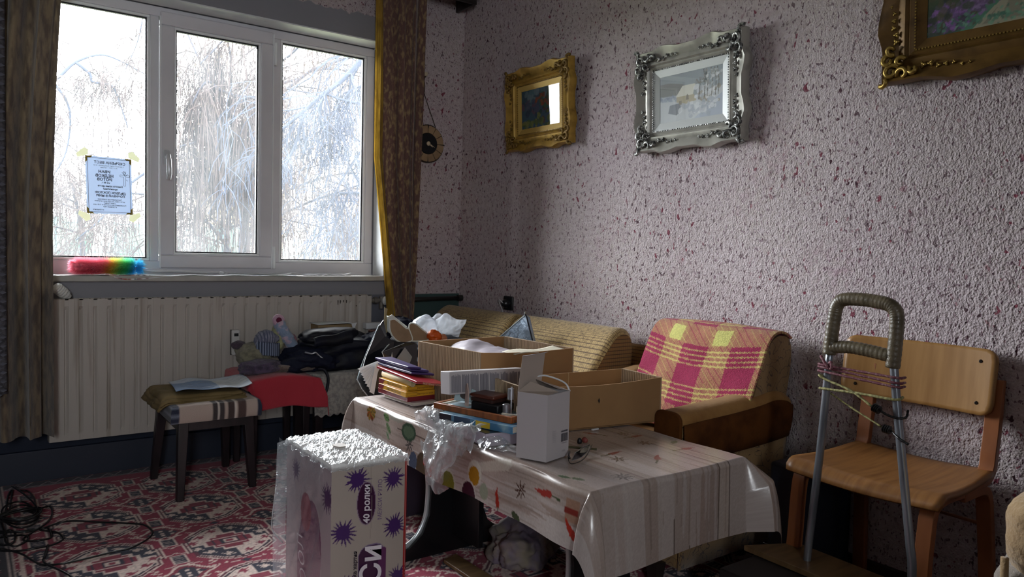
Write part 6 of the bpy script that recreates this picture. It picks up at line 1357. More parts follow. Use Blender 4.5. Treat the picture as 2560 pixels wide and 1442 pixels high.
# corners clockwise seen from above: BL(window), BR, FR, FL
b1 = openbox('open_cardboard_box', [(-1.052, -1.400), (-.672, -1.400), (-.660, -1.790), (-1.020, -1.752)], .196, 'large open cardboard box with corrugated sides at the window end of the table', (1, 3), (0, 0, .006, 0))
adopt(b1)
sh_ = M('lilac_grey_plastic', '#a9a2ab', .35, bump=(14, .4, .01))
o = sheet('plastic_sheet', 30, 30, lambda u, v: Vector((lerp(-1.005, -.690, u), lerp(-1.735, -1.425, v), Z0+.150+.045*math.sin(PI*min(1, u*1.1))*(.5+.5*v)+.012*fbm((u, v, 0), 3, 5))), sh_, None, .003); tag(o, 'crumpled lilac grey plastic sheet filling the large cardboard box', 'plastic')
o = sheet('paper_sheet', 24, 10, lambda u, v: Vector((lerp(-.90, -.68, u), lerp(-1.775, -1.700, v), Z0+.186+.004*math.sin(u*7)+.006*u*v)), M('cream_paper', '#c3bda9', .7), None, .002); tag(o, 'cream paper edge lying along the near rim inside the large cardboard box', 'paper')
b2 = openbox('open_cardboard_box', [(-1.062, -1.868), (-.572, -1.940), (-.588, -2.130), (-1.085, -2.052)], .140, 'smaller empty cardboard box overhanging the right side of the table beside the armchair', (1, 3), (.003, 0, .012, 0))
MB().prism([(0, 0), (.003, .006), (.001, .016), (-.003, .009)], (-.825, -2.0985, Z0+.075), (1, -.155, 0), (0,0,1), (0,-.0006,0)).build('ink_mark', m_black, b2)
for y in (-.79, -.765): MB().box((y, -1.915-.0, Z0+.09), (y+.003, -1.912, Z0+.137)).build('crease', M('pale_crease', '#b0936c', .8) if 'pale_crease' not in bpy.data.materials else bpy.data.materials['pale_crease'], b2)
adopt(b2)
# ---- white carton with open flaps
m_wc = M('white_carton', '#b7b2b4', .55); m_wci = M('grey_card_inside', '#a89a90', .75); m_pr = M('grey_print', '#6d6a74', .7)
A, Bf, Cr, Dk = (-1.225, -2.224), (-1.191, -2.303), (-1.098, -2.279), (-1.132, -2.200)   # left, front, right, back
wc = empty('white_carton', (-1.16, -2.25, Z0), 'tall white carton with lid flaps open and a barcode at the table front', 'carton')
H_ = .168
for a, b in ((A, Bf), (Bf, Cr), (Cr, Dk), (Dk, A)): panel4(b, a, H_, .0012, 'side_panel', m_wc, wc)
MB().add([(*A, Z0+.001), (*Bf, Z0+.001), (*Cr, Z0+.001), (*Dk, Z0+.001)], [(0,1,2,3)]).build('bottom', m_wc, wc)
zt = Z0+H_; V3 = lambda p, z: Vector((p[0], p[1], z))
MB().add([V3(Dk, zt), V3(A, zt), V3(A, zt+.088)+Vector((.022, .012, 0)), V3(Dk, zt+.088)+Vector((.020, .010, 0))], [(0,1,2,3)]).build('lid_flap', m_wci, wc, solid=.0012)
a_, d_ = V3(A, zt+.088)+Vector((.022, .012, 0)), V3(Dk, zt+.088)+Vector((.020, .010, 0)); MB().add([a_, d_, d_+Vector((.014, .004, .001)), a_+Vector((.004, -.008, .001))], [(0,1,2,3)]).build('tuck_flap', m_wc, wc, solid=.0010)
m_l = (V3(A, zt)+V3(Bf, zt))/2; MB().add([V3(A, zt), V3(Bf, zt), V3(Bf, zt)+Vector((.042, .008, .004)), V3(A, zt)+Vector((.040, .000, .022))], [(0,1,2,3)]).build('dust_flap', m_wci, wc, solid=.001)
MB().add([V3(Cr, zt), V3(Dk, zt), V3(Dk, zt)+Vector((-.030, -.018, .026)), V3(Cr, zt)+Vector((-.050, -.010, .012))], [(0,1,2,3)]).build('dust_flap', m_wci, wc, solid=.001)
MB().tube(catmull([V3(Cr, zt-.002), V3(Cr, zt+.020)+Vector((-.010, .012, 0)), V3(Dk, zt+.030)+Vector((.010, -.01, 0)), V3(Dk, zt+.028)+Vector((-.02, 0, 0))], 8), .0022, 6, flat=(1, .4)).build('sealing_strip', m_wplas, wc, smooth=True)
ux = (Vector((*Cr, 0))-Vector((*Bf, 0))).normalized(); uz = Vector((0,0,1)); nn = ux.cross(uz); base = Vector((*Bf, Z0))
def onface(a, b, w, h, nm, mat, off=.0020): p = base+ux*a+uz*b-nn*-off*1; return MB().add([p, p+ux*w, p+ux*w+uz*h, p+uz*h], [(0,1,2,3)])
rs = random.Random(17); bc = MB(); x = .061
while x < .090:
    w = rs.choice([.0006, .0009, .0016]); p = base+ux*x+uz*.041+nn*.0014; bc.add([p, p+ux*w, p+ux*w+uz*.021, p+uz*.021], [(0,1,2,3)]); x += w+rs.choice([.0006, .001, .0015])
for k in range(9): p = base+ux*(.060+k*.0034)+uz*.0655+nn*.0014; w = rs.uniform(.001, .0028); bc.add([p, p+ux*w, p+ux*w+uz*.004, p+uz*.004], [(0,1,2,3)])
o = bc.build('barcode', m_ink, wc); o['kind'] = 'stuff'
text('5 901234 56', .0042, base+ux*.075+uz*.0355+nn*.0015, ux, uz, m_pr, wc, 'lettering'); text('1123', .0058, base+ux*.072+uz*.015+nn*.0015, ux, uz, m_pr, wc, 'lettering')
for k in range(7): text('||| |||| ||| || ||||', .0030, base+ux*.030+uz*(.072-.0045*k)+nn*.0015, ux, uz, M('faint_print', '#9a969b', .7) if 'faint_print' not in bpy.data.materials else bpy.data.materials['faint_print'], wc, 'lettering')
adopt(wc)
# ---- long printed carton lying across the clutter
lc = empty('long_carton', (-1.10, -1.87, .60), 'long white carton with columns of grey small print resting across the clutter on the table', 'carton')
la, lb = Vector((-1.228, -1.903, .606)), Vector((-.955, -1.903, .598)); dv = (lb-la).normalized(); upv = Vector((.02, .10, 1)).normalized(); bk_ = Vector((.0, .995, -.10))
V = [la, lb, lb+bk_*.050, la+bk_*.050]; V += [p+upv*.066 for p in V]; MB().add(V, [(3,2,1,0),(4,5,6,7),(0,1,5,4),(1,2,6,5),(2,3,7,6),(3,0,4,7)]).build('box_body', m_wc, lc, bevel=.0012)
fn_ = dv.cross(upv).normalized(); cols = [(.006, .034), (.043, .026), (.072, .030), (.106, .032), (.141, .036), (.181, .030), (.214, .030), (.247, .022)]; pr_ = MB(); rs = random.Random(3)
for i, (x, w) in enumerate(cols):
    for k in range(int(w/.0021)):
        a = x+k*.0021; h = .054*rs.uniform(.86, 1); p = la+dv*a+upv*.005+fn_*.0006; ww = .0013 if (i % 2 == 0 or k % 5) else .0018; pr_.add([p, p+dv*ww, p+dv*ww+upv*h, p+upv*h], [(0,1,2,3)])
o = pr_.build('small_print', m_pr, lc); o['kind'] = 'stuff'
for a in (.03, .11, .19, .196): p = la+upv*.0667+dv*a+bk_*.012; MB().add([p, p+dv*.006, p+dv*.006+bk_*.02, p+bk_*.02], [(0,1,2,3)]).build('stamp', M('stamp_grey', '#8d949c', .6) if 'stamp_grey' not in bpy.data.materials else bpy.data.materials['stamp_grey'], lc)
adopt(lc)
# ---- flat carton, book, tray
gb = empty('flat_carton', (-1.15, -1.95, Z0), 'flat lilac white box under the blue book and the wooden tray', 'box')
MB().quadbox([(-1.238, -2.105, Z0), (-1.102, -2.125, Z0), (-1.092, -1.80, Z0), (-1.228, -1.79, Z0)], .036).build('box_body', M('lilac_card', '#a39ba8', .5), gb, bevel=.002)
MB().quadbox([(-1.239, -2.106, Z0+.036), (-1.101, -2.126, Z0+.036), (-1.091, -1.799, Z0+.036), (-1.229, -1.789, Z0+.036)], .0015).build('dark_film', M('dark_wrap', '#20262b', .25, bump=(20, .5)), gb); adopt(gb)
m_page = M('page_block', '#c9c3b4', .8, wave=((120, 'Z', '#a49e90', .4, .6),))
def book(nm, c, u, L_, Wd, th, z, mat, label, spine=None, grp=None, cat='book', tilt=0, page=True, curve=0, solidc=False):
    """u = direction of length in plan; corner c; width to the left of u"""
    u = Vector((u[0], u[1], tilt)).normalized(); w = Vector((-u.y, u.x, 0)).normalized(); o = Vector((c[0], c[1], z)); up_ = u.cross(w).normalized()
    if up_.z < 0: up_ = -up_
    e = empty(nm, o+u*L_/2+w*Wd/2, label, cat, grp)
    def bx(a0, a1, b0, b1, z0, z1, n_, m_, bev=.0008):
        V = [o+u*a+w*b+up_*z0 for a, b in ((a0, b0), (a1, b0), (a1, b1), (a0, b1))]; V += [p+up_*(z1-z0) for p in V]; return MB().add(V, [(3,2,1,0),(4,5,6,7),(0,1,5,4),(1,2,6,5),(2,3,7,6),(3,0,4,7)]).build(n_, m_, e, bevel=bev)
    bx(0, L_, 0, Wd, 0, .0016, 'cover', mat); bx(0, L_, 0, Wd, th-.0016, th, 'cover', mat)
    if spine != 'none': bx(0, L_, 0, .0018, .0012, th-.0012, 'spine', mat)
    if solidc: bx(.0, L_, .0, Wd, .0012, th-.0012, 'spine', mat)
    elif page: bx(.003, L_-.003, .002, Wd-.003, .0016, th-.0016, 'pages', m_page, 0)
    return e, o, u, w, up_
m_blub = M('blue_book_cover', '#3f6f92', .35, vary=(9, '#7f9fae', .5, .58)); m_yl = M('yellow_print', '#c7a82c', .4); m_dk = M('dark_print', '#241d2b', .5)
e, o_, u_, w_, up2 = book('book', (-1.262, -1.905), (.285, -.96), .262, .15, .020, Z0+.0385, m_blub, 'blue paperback with yellow patch on its spine under the wooden tray', tilt=0)
for a, b, m_ in ((.0, .045, m_dk), (.055, .115, M('navy_print', '#1d3350', .4)), (.135, .185, m_yl)):
    p = o_+u_*a-w_*.0006+up2*.0015; MB().add([p, p+u_*(b-a), p+u_*(b-a)+up2*.017, p+up2*.017], [(0,1,2,3)]).build('spine_print', m_, e)
adopt(e)
tr = empty('wooden_tray', (-1.16, -1.98, Z0+.06), 'shallow orange brown wooden picture tray holding small household odds and ends', 'tray')
m_tw = M('orange_wood', '#8d4f22', .4, vary=(10, '#6e3a16', .4, .65, (8, 8, 1))); m_tin = M('tray_picture', '#6d7f88', .2, vary=(14, '#1d2326', .48, .56))
ta = Vector((-1.250, -1.850, Z0+.0595)); tu = Vector((.27, -.963, -.002)).normalized(); tw_ = Vector((.963, .27, 0)); TL_, TW_ = .288, .148
def tbx(a0, a1, b0, b1, z0, z1, n_, m_, par, bev=.001):
    V = [ta+tu*a+tw_*b+Vector((0,0,z0)) for a, b in ((a0, b0), (a1, b0), (a1, b1), (a0, b1))]; V += [p+Vector((0,0,z1-z0)) for p in V]; return MB().add(V, [(3,2,1,0),(4,5,6,7),(0,1,5,4),(1,2,6,5),(2,3,7,6),(3,0,4,7)]).build(n_, m_, par, bevel=bev)
tbx(0, TL_, 0, .012, 0, .017, 'rim', m_tw, tr); tbx(0, TL_, TW_-.012, TW_, 0, .017, 'rim', m_tw, tr); tbx(0, .012, .012, TW_-.012, 0, .017, 'rim', m_tw, tr); tbx(TL_-.012, TL_, .012, TW_-.012, 0, .017, 'rim', m_tw, tr)
tbx(.012, TL_-.012, .012, TW_-.012, .002, .006, 'base', m_tin, tr, 0); tbx(.012, .022, .014, TW_-.014, .006, .015, 'inner_frame', m_page, tr); adopt(tr)
def tp_(a, b, z=.007): return ta+tu*a+tw_*b+Vector((0,0,z))
ph = empty('glass_photo_holder', tp_(.06, .07), 'small clear glass block with an oval picture at the left end of the tray', 'ornament')
tbx(.035, .105, .02, .085, .007, .015, 'block', M('bluish_plastic', '#98aab2', .2), ph, .003); V = [tp_(.030, .055, .02), tp_(.095, .075, .02), tp_(.090, .085, .052), (tp_(.060, .078, .062)), tp_(.030, .065, .052)]; MB().add(V, [(0,1,2,3,4)]).build('card', M('pale_blue_card', '#a8bcc0', .4), ph, solid=.003)
oc_ = tp_(.066, .066, .036); MB().add([oc_+(tu*.018*math.cos(a)+Vector((0,0,.009))*math.sin(a))-tw_*.004 for a in [2*PI*k/18 for k in range(18)]], [tuple(range(18))]).build('oval_picture', M('oval_dark', '#4a4340', .4), ph, solid=.001); adopt(ph)
m_brn = M('red_brown_plastic', '#4f2419', .35)
ir = empty('brown_case', tp_(.14, .08), 'red brown hinged case standing open on a black base in the tray', 'case')
tbx(.105, .205, .045, .125, .007, .030, 'black_base', m_black, ir, .004); tbx(.095, .185, .050, .120, .040, .052, 'lid', m_brn, ir, .004); tbx(.100, .178, .052, .118, .030, .041, 'inner', M('dark_brown_lining', '#2d1511', .6), ir)
V = [tp_(.088, .040, .012), tp_(.102, .036, .010), tp_(.100, .04, .052), tp_(.086, .05, .078), tp_(.078, .055, .070)]; MB().add(V, [(0,1,2,3,4)]).build('side_flap', M('pinkish_card', '#a8938a', .5), ir, solid=.004); adopt(ir)
sm = empty('metal_stand', tp_(.235, .06), 'small shiny metal stand with drum and upright post in the tray', 'stand')
MB().lathe(tp_(.222, .062, .008), [(.011, 0), (.011, .026), (.009, .028)], 16).build('drum', m_zip, sm, smooth=False); MB().tube([tp_(.245, .055, .008), tp_(.245, .055, .088)], .0028, 8).build('post', m_zip, sm); MB().lathe(tp_(.240, .058, .052), [(.009, 0), (.009, .030)], 14).build('upper_drum', m_zip, sm)
MB().lathe(tp_(.245, .055, .006), [(.026, 0), (.024, .003)], 18).build('glass_foot', M('blue_glass', '#8fa3bf', .1), sm); adopt(sm)
cs = empty('metal_cross', tp_(.28, .05, .018), 'little pale cross lying across the right rim of the tray', 'cross')
MB().tube([tp_(.240, .02, .0175), tp_(.318, .035, .0175)], .0035, 4).build('long_arm', m_page, cs); MB().tube([tp_(.288, .028, .019), tp_(.280, .036, .042)], .003, 4).build('short_arm', m_page, cs); adopt(cs)
# ---- crumpled clear film hanging over the table edge
def crumple(nm, fn, nx, ny, amp, sc, mat, par, seed=0, th=0):
    def f(u, v):
        p = Vector(fn(u, v)); q = (p.x, p.y, p.z); d = crease(q, sc, seed)-.6; e_ = noise.noise_vector(Vector(q)*sc*1.3+Vector((seed, 0, 0))); return p+Vector((e_.x, e_.y, e_.z))*amp*.8+Vector((0, 0, d*amp*.6))
    return MB().grid(nx, ny, f).build(nm, mat, par, smooth=False, solid=th)
fi = empty('crumpled_film', (-1.27, -1.93, Z0), 'crumpled clear plastic film hanging over the table edge beside the flat carton', 'plastic')
def filmf(u, v):
    a = bpx(1040+8*u, 1052, -1.80); 
    # u along the table edge (towards camera), v from the top of the table outward and down
    y = lerp(-1.765, -2.075, u); w_ = (.10+.11*math.sin(PI*min(1, u*1.15)))*v
    top = .055; x = -1.205-min(w_, top); z = .530+.012*math.sin(u*9)
    if w_ > top: x = -1.262-.012*math.sin(u*8+v*5); z -= (w_-top)*1.25
    if v < .3: z += .012*math.sin(u*14)
    return (x, y, z)
crumple('film', filmf, 70, 50, .013, 17, m_filmt, fi, 3); crumple('film', lambda u, v: Vector(filmf(u*.7+.2, v*.8+.05))+Vector((-.010, 0, .006)), 60, 40, .016, 22, m_filmt, fi, 8)
fx_ = lambda u, v: (lerp(-1.245, -1.17, v)+.01*math.sin(u*7), lerp(-1.98, -2.20, u), .505+.028*math.sin(PI*u)*math.sin(PI*v)); crumple('film_tail', fx_, 40, 20, .010, 24, m_film, fi, 5); adopt(fi)
# ---- stack of books at the far end
m_redb = M('red_gloss_cover', '#8c1722', .25, coat=.3); m_dred = M('dark_red_cover', '#6d1a22', .4); m_yelb = M('yellow_cover', '#bf8d1c', .4); m_purp = M('purple_folder', '#32235c', .3, coat=.3); m_whb = M('white_cover', '#c3b6b6', .5); m_cr = M('cream_cover', '#b3a07a', .6)
GB = 'books and folders stacked at the window end of the table'
zb = Z0
e, o_, u_, w_, up2 = book('book', (-1.062, -1.548), (-.05, 1), .195, .092, .011, zb, m_whb, 'white and pink booklet at the very bottom of the stack', grp=GB); adopt(e); zb += .0112
e, *_ = book('book', (-1.055, -1.528), (-.03, 1), .205, .108, .017, zb, m_dred, 'dark red book, lowest thick one in the stack', grp=GB, solidc=True); adopt(e); zb += .0172
def spinetext(e, o_, u_, w_, up2, L_, Wd, th):
    # long side facing the carpet is at w = Wd, short side facing camera at a = 0
    p = o_+w_*(Wd+.0006); q = lambda a, z: p+u_*a+up2*z
    MB().add([q(L_-.03, .001), q(L_, .001), q(L_, th-.001), q(L_-.045, th-.001)], [(0,1,2,3)]).build('spine_patch', m_dred, e); text('БЪЛГАРСКИ ЕЗИК', .0125, q(L_*.42, th*.25), -u_, up2, m_dk, e, 'lettering', sx=.9)
    s = o_-u_*.0008; text('Български език', .009, s+w_*(Wd*.33)+up2*(th*.3), -w_, up2, m_brn, e, 'lettering', sx=.9); r_ = [s+w_*Wd*.62+up2*th*.2, s+w_*Wd*.94+up2*th*.2, s+w_*Wd*.94+up2*th*.8, s+w_*Wd*.62+up2*th*.8]; MB().tube(r_, .0006, 4, closed=True).build('title_frame', m_brn, e)
e, *r = book('book', (-1.060, -1.535), (.0, 1), .200, .112, .0175, zb, m_yelb, 'yellow textbook, the lower of the two yellow ones in the stack', grp=GB, solidc=True); spinetext(e, *r, .200, .112, .0175); adopt(e); zb += .0177
e, *r = book('book', (-1.055, -1.522), (-.02, 1), .198, .108, .0175, zb, m_yelb, 'yellow textbook, the upper of the two yellow ones in the stack', grp=GB, solidc=True); spinetext(e, *r, .198, .108, .0175); adopt(e); zb += .0177
e = empty('rolled_brochure', (-1.15, -1.44, zb), 'cream rolled brochure lying between the yellow textbooks and the red folder', 'brochure', GB); MB().tube([(-1.150, -1.545, zb+.0105), (-1.145, -1.32, zb+.011)], .0105, 14, flat=(1, .8), caps=False).build('roll', m_cr, e, smooth=True, solid=.0015)
MB().tube([(-1.1455, -1.35, zb+.0112), (-1.145, -1.318, zb+.0112)], .0112, 14, flat=(1, .8), caps=False).build('red_end', m_dred, e, smooth=True); adopt(e); zb += .0195
def wedge(nm, c4, z, th, mat, label, cat='folder', curl=0, parts=()):
    e = empty(nm, Vector(c4[0]), label, cat, GB); V = [Vector(p) for p in c4]; MB().add(V+[p+Vector((0,0,th)) for p in V], [(3,2,1,0),(4,5,6,7),(0,1,5,4),(1,2,6,5),(2,3,7,6),(3,0,4,7)]).build('cover', mat, e, bevel=min(.002, th*.3)); return e
e = wedge('red_folder', [(-1.152, -1.275, zb+.006), (-1.160, -1.585, zb-.002), (-1.088, -1.675, zb-.006), (-1.058, -1.275, zb+.004)], 0, .0085, m_redb, 'glossy red folder sticking out under the purple folders'); text('математика', .011, Vector((-1.128, -1.634, zb-.001)), Vector((.072, -.09, -.004)), (0,0,1), m_cr, e, 'lettering', off=.003); adopt(e); zb += .0145
for k, (dx, dy, lab) in enumerate(((0, 0, 'lowest purple folder in the stack, darkest'), (.004, .012, 'second purple folder from the top of the stack'), (-.003, .02, 'top purple folder of the stack, catching the light'))):
    e = wedge('purple_folder', [(-1.140+dx, -1.262+dy, zb+.002), (-1.132+dx, -1.50+dy, zb), (-1.075+dx-.012*k, -1.555+dy+.01*k, zb-.001), (-1.060+dx-.008*k, -1.27+dy, zb+.001)], 0, .0075, m_purp, lab); adopt(e); zb += .0085
# ---- glasses and small things
gl_ = empty('eyeglasses', (-1.10, -2.31, Z0), 'folded spectacles with thin dark temples lying right of the white carton', 'glasses')
m_fr = M('dark_spectacle_frame', '#15120f', .35); m_len = glassmat('lens_glass', .0, (.93, .95, .85))
def gp(px, py, z): 
    d = CF+(px-1280)/F_PX*CR-(py-721)/F_PX*CU; t = (z-CAMLOC.z)/d.z; return CAMLOC+d*t
MB().tube(catmull([gp(1424, 1130, Z0+.014), gp(1420, 1142, Z0+.010), gp(1425, 1157, Z0+.004), gp(1436, 1158, Z0+.003), gp(1455, 1150, Z0+.003), gp(1468, 1136, Z0+.004), gp(1480, 1111, Z0+.010)], 6), .0013, 6).build('temple', m_fr, gl_, smooth=True)
MB().tube(catmull([gp(1424, 1128, Z0+.016), gp(1422, 1136, Z0+.014), gp(1424, 1145, Z0+.010)], 6), .0028, 6).build('ear_tip', m_fr, gl_, smooth=True)
l1 = [gp(1428+a, 1152+b, Z0+z) for a, b, z in ((0, 0, .004), (10, -20, .012), (28, -34, .020), (46, -42, .022), (48, -34, .016), (40, -22, .008), (24, -8, .004))]; MB().add(l1, [tuple(range(7))]).build('lens', m_len, gl_, solid=.0012); MB().tube(l1, .0007, 5, closed=True).build('rim', m_zip, gl_)
adopt(gl_)
o = MB().tube([gp(1420, 1117, Z0+.004), gp(1492, 1123, Z0+.004)], .0032, 6).build('pencil', M('olive_pencil', '#3f3a1e', .5), None); tag(o, 'olive pencil lying behind the spectacles', 'pencil')
o = lump('black_cap', gp(1449, 1103, Z0+.006), (.007, .007, .010), m_black, None, seed=2, amp=.1, sub=3, flatz=Z0); tag(o, 'small black oval cap behind the spectacles', 'cap')  # rounded lump standing for a small loose cap, like the red one below
o = lump('red_cap', gp(1462, 1100, Z0+.006), (.007, .010, .009), M('dull_red', '#7a3732', .5), None, seed=3, amp=.1, sub=3, flatz=Z0); tag(o, 'dull red oval cap next to the small black one', 'cap')
o = MB().box((-.86, -2.112, Z0), (-.835, -2.107, Z0+.004)).build('paper_slip', m_ppr, None); tag(o, 'tiny white paper slip at the foot of the smaller cardboard box', 'paper')

# ================================================================ TOILET PAPER PACK
PX0, PX1, PY0, PY1, PH = -1.643, -1.440, -2.042, -1.735, .490
tpk = empty('toilet_paper_pack', ((PX0+PX1)/2, (PY0+PY1)/2, 0), 'big upright plastic pack of toilet rolls with purple flower bursts, in front of the table', 'pack')
m_tpp = M('printed_plastic', rough=.28, attr=True, coat=.3, bump=(9, .25, .012))
def burst(cv, a, b, r, col='#432560', n=18, seed=0):
    rq = random.Random(seed); cv.ell(a, b, r*.48, r*.48, col)
    for k in range(n):
        t = 2*PI*k/n+rq.uniform(-.1, .1); rr = r*rq.uniform(.85, 1.12); cv.poly([(a+.30*r*math.cos(t-.28), b+.30*r*math.sin(t-.28)), (a+rr*.75*math.cos(t-.07), b+rr*.75*math.sin(t-.07)), (a+rr*math.cos(t), b+rr*math.sin(t)), (a+rr*.75*math.cos(t+.07), b+rr*.75*math.sin(t+.07)), (a+.30*r*math.cos(t+.28), b+.30*r*math.sin(t+.28))], col)
wf_ = PX1-PX0; wl_ = PY1-PY0
fc = Cv(wf_, PH, .0017, '#aaa096')
for a, b, r, s in ((.066, .452, .036, 1), (.165, .440, .034, 2), (.030, .327, .036, 3), (.170, .318, .036, 4), (.180, .182, .034, 5), (.040, .185, .036, 6), (.165, .05, .036, 7), (.03, .04, .036, 8)): burst(fc, a, b, r, seed=s)
fc.ell(.090, .390, .026, .054, '#8f7a92'); fc.ell(.090, .390, .024, .052, '#3c1838'); fc.poly(rrect(.074, .20, .03, 6, .106, .185), '#7c6a8a'); fc.poly(rrect(.068, .194, .028, 6, .104, .185), '#3c1a3c'); fc.poly(rrect(.022, .17, .008, 4, .135, .185), '#5d2a58'); fc.line([(.10, .30), (.104, .36), (.102, .49)], .0016, '#8d8479', .7)
fc.poly([(.196, 0), (wf_, 0), (wf_, PH), (.199, PH)], '#9b1414')
bul = lambda a, w: .010*np.sin(PI*np.clip(a/w, 0, 1))**.6
o = fc.build('front_wrap', m_tpp, lambda X, Y: (PX0+X, PY0-.008*np.sin(PI*X/wf_)*np.sin(PI*np.clip(Y/PH, .0, 1))**.5, Y), tpk)
lf_ = Cv(wl_, PH, .0020, '#a89ba0')     # X from front edge to back
for a, b, r, s in ((.02, .41, .04, 11), (.23, .43, .034, 12), (.10, .30, .02, 13), (.05, .16, .036, 14)): burst(lf_, a, b, r, '#4c2c58', seed=s)
lf_.ell(.13, .22, .075, .16, '#6b2f58', .15); lf_.ell(.15, .34, .035, .05, '#8b2540'); lf_.poly([(.0, .0), (.24, .0), (.22, .05), (.14, .13), (.05, .10)], '#b0261c'); lf_.ell(.08, .12, .05, .04, '#3a1840', .5)
lf_.build('side_wrap', m_tpp, lambda X, Y: (PX0-.006*np.sin(PI*X/wl_)*np.sin(PI*np.clip(Y/PH, 0, 1))**.5, PY0+X, Y), tpk)
MB().box((PX1-.001, PY0, 0), (PX1+.003, PY1, PH-.005)).build('side_wrap', M('red_plastic_side', '#9b1414', .35), tpk, bevel=.002); MB().box((PX0+.004, PY0+.004, .0), (PX1-.004, PY1-.003, PH-.01)).build('rolls', M('white_tissue', '#c9c2bc', .9), tpk)
m_wl = M('white_lettering', '#e0dae0', .5); m_pl2 = M('violet_lettering', '#6d5480', .6)
text('40 ролки', .0235, (PX0+.0955, PY0-.0115, .390), (0,0,1), (-1,0,0), m_wl, tpk, bold=.0006, shear=.15); text('МЕКСИ РУЛО', .0155, (PX0+.130, PY0-.0100, .395), (0,0,1), (-1,0,0), m_pl2, tpk)
text('СиСи', .078, (PX0+.129, PY0-.0112, .180), (0,0,1), (-1,0,0), m_wl, tpk, bold=.0015, shear=.1); text('мека хартия', .014, (PX0+.064, PY0-.0105, .235), (0,0,1), (-1,0,0), m_dk, tpk, bold=.0004)
text('рол', .075, (PX0-.0100, PY0+.145, .215), (0,.25,1), (0,1,-.25), m_wl, tpk, bold=-.001, shear=.2); text('О', .050, (PX0-.0095, PY0+.165, .330), (0,.25,1), (0,1,-.25), m_wl, tpk, bold=-.002)
def topf(u, v):
    x = lerp(PX0-.006, PX1+.004, u); y = lerp(PY0-.010, PY1+.006, v); e_ = min(u, 1-u, v, 1-v); z = PH+.006+.010*math.sin(PI*u)*math.sin(PI*v)-(.016 if e_ < .012 else 0)
    return (x+(.004*math.sin(v*30) if e_ < .012 else 0), y, z)
def tf2(u, v):
    p = Vector(topf(u, v)); st = Vector((p.x*1.0, p.y*.42, 0)); a_ = p.x*.55+p.y*.83; b_ = -p.x*.83+p.y*.55; d = crease((a_*.36, b_*1.3, 0), 58, 2)+.6*crease((a_*1.0, b_*.5, 3), 60, 5); return p+Vector((0, 0, .0036*d-.002))
MB().grid(190, 190, tf2).build('top_film', filmmat('silvery_top_film', .95, .22, '#f0f5f6', .55, 60, .5), tpk, smooth=False)
MB().add([Vector((-1.575+.016*math.cos(a)*(1+.1*math.sin(3*a)), -1.93+.020*math.sin(a), PH+.022)) for a in [2*PI*k/16 for k in range(16)]], [tuple(range(16))]).build('label', M('beige_label', '#968b7f', .6), tpk, solid=.002)
def side_film(u, v): 
    y = lerp(PY0+.0, PY1+.02, u); z = lerp(.0, PH+.008, v); q = (u*.9, v, 0); return (PX0-.012-.010*max(0, crease((u*1.5+v*1.2, v*.7, 0), 2.2, 4)-.2)-.006*math.sin(v*3), y, z)
MB().grid(46, 90, side_film).build('side_film', filmmat('side_wrap_film', .24, .12, '#dfe8ee', .30, 20, 1.0), tpk, smooth=True)
MB().grid(10, 40, lambda u, v: (lerp(PX0, PX0-.034+.010*v**2, u)+.002*math.sin(v*9), PY1-.0+.012*u, lerp(.0, PH+.004-.01*u, v))).build('film_edge', m_film, tpk, smooth=True)
MB().tube(catmull([(PX0-.030, PY1, .36), (PX0-.045, PY1-.02, .30), (PX0-.048, PY1-.03, .26), (PX0-.020, PY1-.03, .22)], 8), .0028, 6, flat=(1, .4)).build('carry_strip', m_wplas, tpk, smooth=True)
adopt(tpk)

# ================================================================ FLOOR: cables, crumpled bag, plank
m_cab = M('black_cable', '#0b0d10', .3, spec=.6)
cbn = empty('cable_coil', (-2.22, -.45, 0), 'tangle of black cable coiled on the rug at the left edge', 'cable')
def fp(px, py, z=.004): return gp(px, py, z)
rs = random.Random(77)
loops = [[(30,1215),(60,1235),(88,1262),(98,1290),(80,1312),(40,1318),(10,1300),(5,1275),(25,1258),(60,1255),(90,1275)], [(0,1332),(50,1328),(100,1322),(150,1306),(190,1302),(250,1305),(320,1308),(360,1312),(380,1328),(372,1345),(330,1368),(280,1380),(220,1395),(160,1408),(110,1412),(80,1400),(55,1385),(20,1375),(0,1372)],
    [(100,1270),(125,1266),(130,1285),(115,1308),(60,1345),(72,1352),(100,1350),(125,1345),(128,1338),(122,1322),(110,1320),(60,1330),(0,1328)], [(0,1376),(45,1377),(90,1370),(130,1362),(155,1350),(155,1340),(140,1330),(100,1325)], [(120,1362),(112,1390),(108,1402),(120,1412),(150,1425),(180,1442),(185,1460)],
    [(0,1290),(20,1275),(50,1262),(80,1268),(95,1285),(88,1300),(50,1310),(20,1305),(8,1295),(30,1280),(70,1272),(92,1290)], [(15,1275),(20,1240),(30,1225),(28,1245),(25,1270)], [(5,1340),(20,1325),(35,1330),(38,1345),(30,1358),(5,1362),(-20,1350)], [(45,1226),(70,1228),(85,1245),(88,1262)], [(0,1300),(10,1330),(15,1355),(40,1365),(70,1348),(60,1338),(20,1340),(-10,1345)]]
for k, lp in enumerate(loops):
    pts = [fp(a, b, .004+.003*((i+k) % 3)+(.012 if k in (0, 5) else 0)) for i, (a, b) in enumerate(lp)]
    MB().tube(catmull(pts, 7), .0034, 6).build('cable_run', m_cab, cbn, smooth=True)
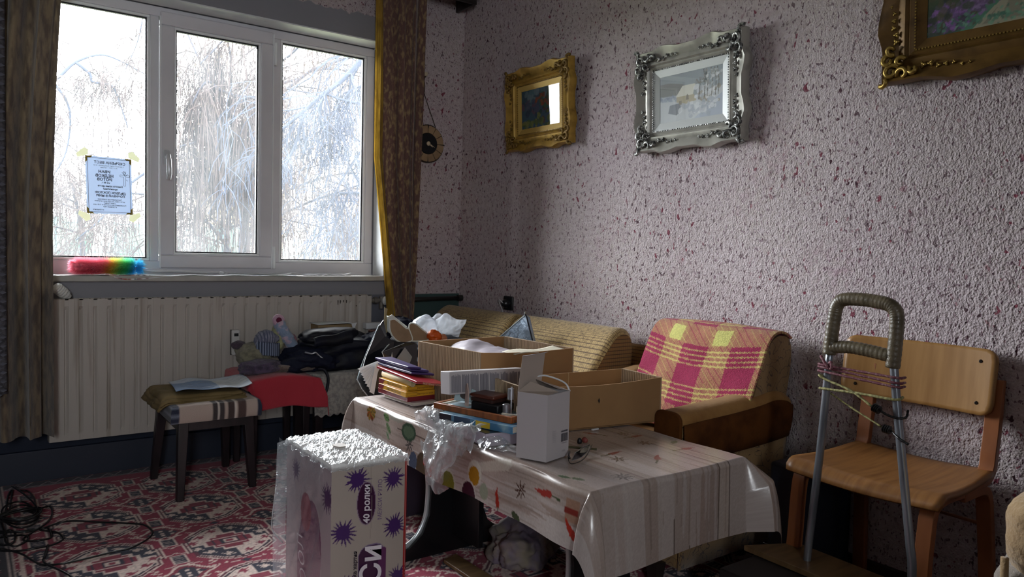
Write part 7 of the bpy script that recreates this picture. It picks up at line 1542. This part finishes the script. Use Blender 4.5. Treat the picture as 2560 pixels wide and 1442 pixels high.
for k in range(8):
    c = fp(50+rs.uniform(-6, 6), 1286+rs.uniform(-4, 4), .012+.004*k); r = .055+.008*rs.random(); MB().tube([c+Vector((r*math.cos(a)*(1+.1*math.sin(2*a+k)), r*.95*math.sin(a), .004*math.sin(a*2+k))) for a in [2*PI*j/24 for j in range(24)]], .0032, 6, closed=True).build('coil_turn', m_cab, cbn, smooth=True)
adopt(cbn)
o = lump('crumpled_bag', (-.84, -1.77, .050), (.12, .095, .075), M('lilac_cloth', '#7f7383', .8, vary=(9, '#8c8272', .45, .6), bump=(50, .3)), None, seed=44, amp=.45, sub=5, flatz=.003, folds=.16, fsc=9, rot=.6); tag(o, 'crumpled pale lilac cloth bag lying on the rug under the table', 'bag')
o = MB().quadbox([(-1.10, -1.68, .003), (-1.04, -1.66, .003), (-1.035, -2.05, .003), (-1.10, -2.07, .003)], .012).build('plank', m_board, None, bevel=.002); tag(o, 'narrow pale plank lying on the rug under the near half of the table', 'plank')
# ================================================================ padded seat at the right edge
m_tanq = M('tan_quilting', '#a3865a', .9, vary=(9, '#8a6a3e', .4, .65), bump=(120, .6, .005), sheen=.4); m_greyq = M('grey_plush', '#8b8278', .95, bump=(150, .6, .005), sheen=.4)
pf = empty('padded_chair', (-.60, -3.22, 0), 'tan quilted padded chair edge with grey plush roll at the bottom right corner', 'chair')
lump('quilted_pad', (-.56, -3.225, .470), (.105, .112, .095), m_tanq, pf, seed=51, amp=.06, sub=5, power=4.0, folds=.022, fsc=9)
lump('plush_roll', (-.56, -3.19, .355), (.10, .105, .070), m_greyq, pf, seed=50, amp=.2, sub=4, power=2.6, folds=.04)
MB().tube([(-.664, -3.128, .43), (-.664, -3.130, .345)], .008, 8).build('edge_roll', m_tanq, pf, smooth=True)
for k in range(7): MB().lathe((-.672, -3.128-.001*k, .355-.011*k), [(.0045, 0), (.0055, .004), (.0045, .008)], 8).build('braid_bead', M('lime_braid', '#b9b96a', .8) if 'lime_braid' not in bpy.data.materials else bpy.data.materials['lime_braid'], pf)
MB().box((-.64, -3.28, .27), (-.48, -3.09, .31)).build('seat', m_leg, pf, bevel=.004)
for x in (-.625, -.495):
    for y in (-3.265, -3.105): leg(MB(), (x, y, 0), (x, y, .27), .03, .035).build('leg', m_leg, pf)
adopt(pf)
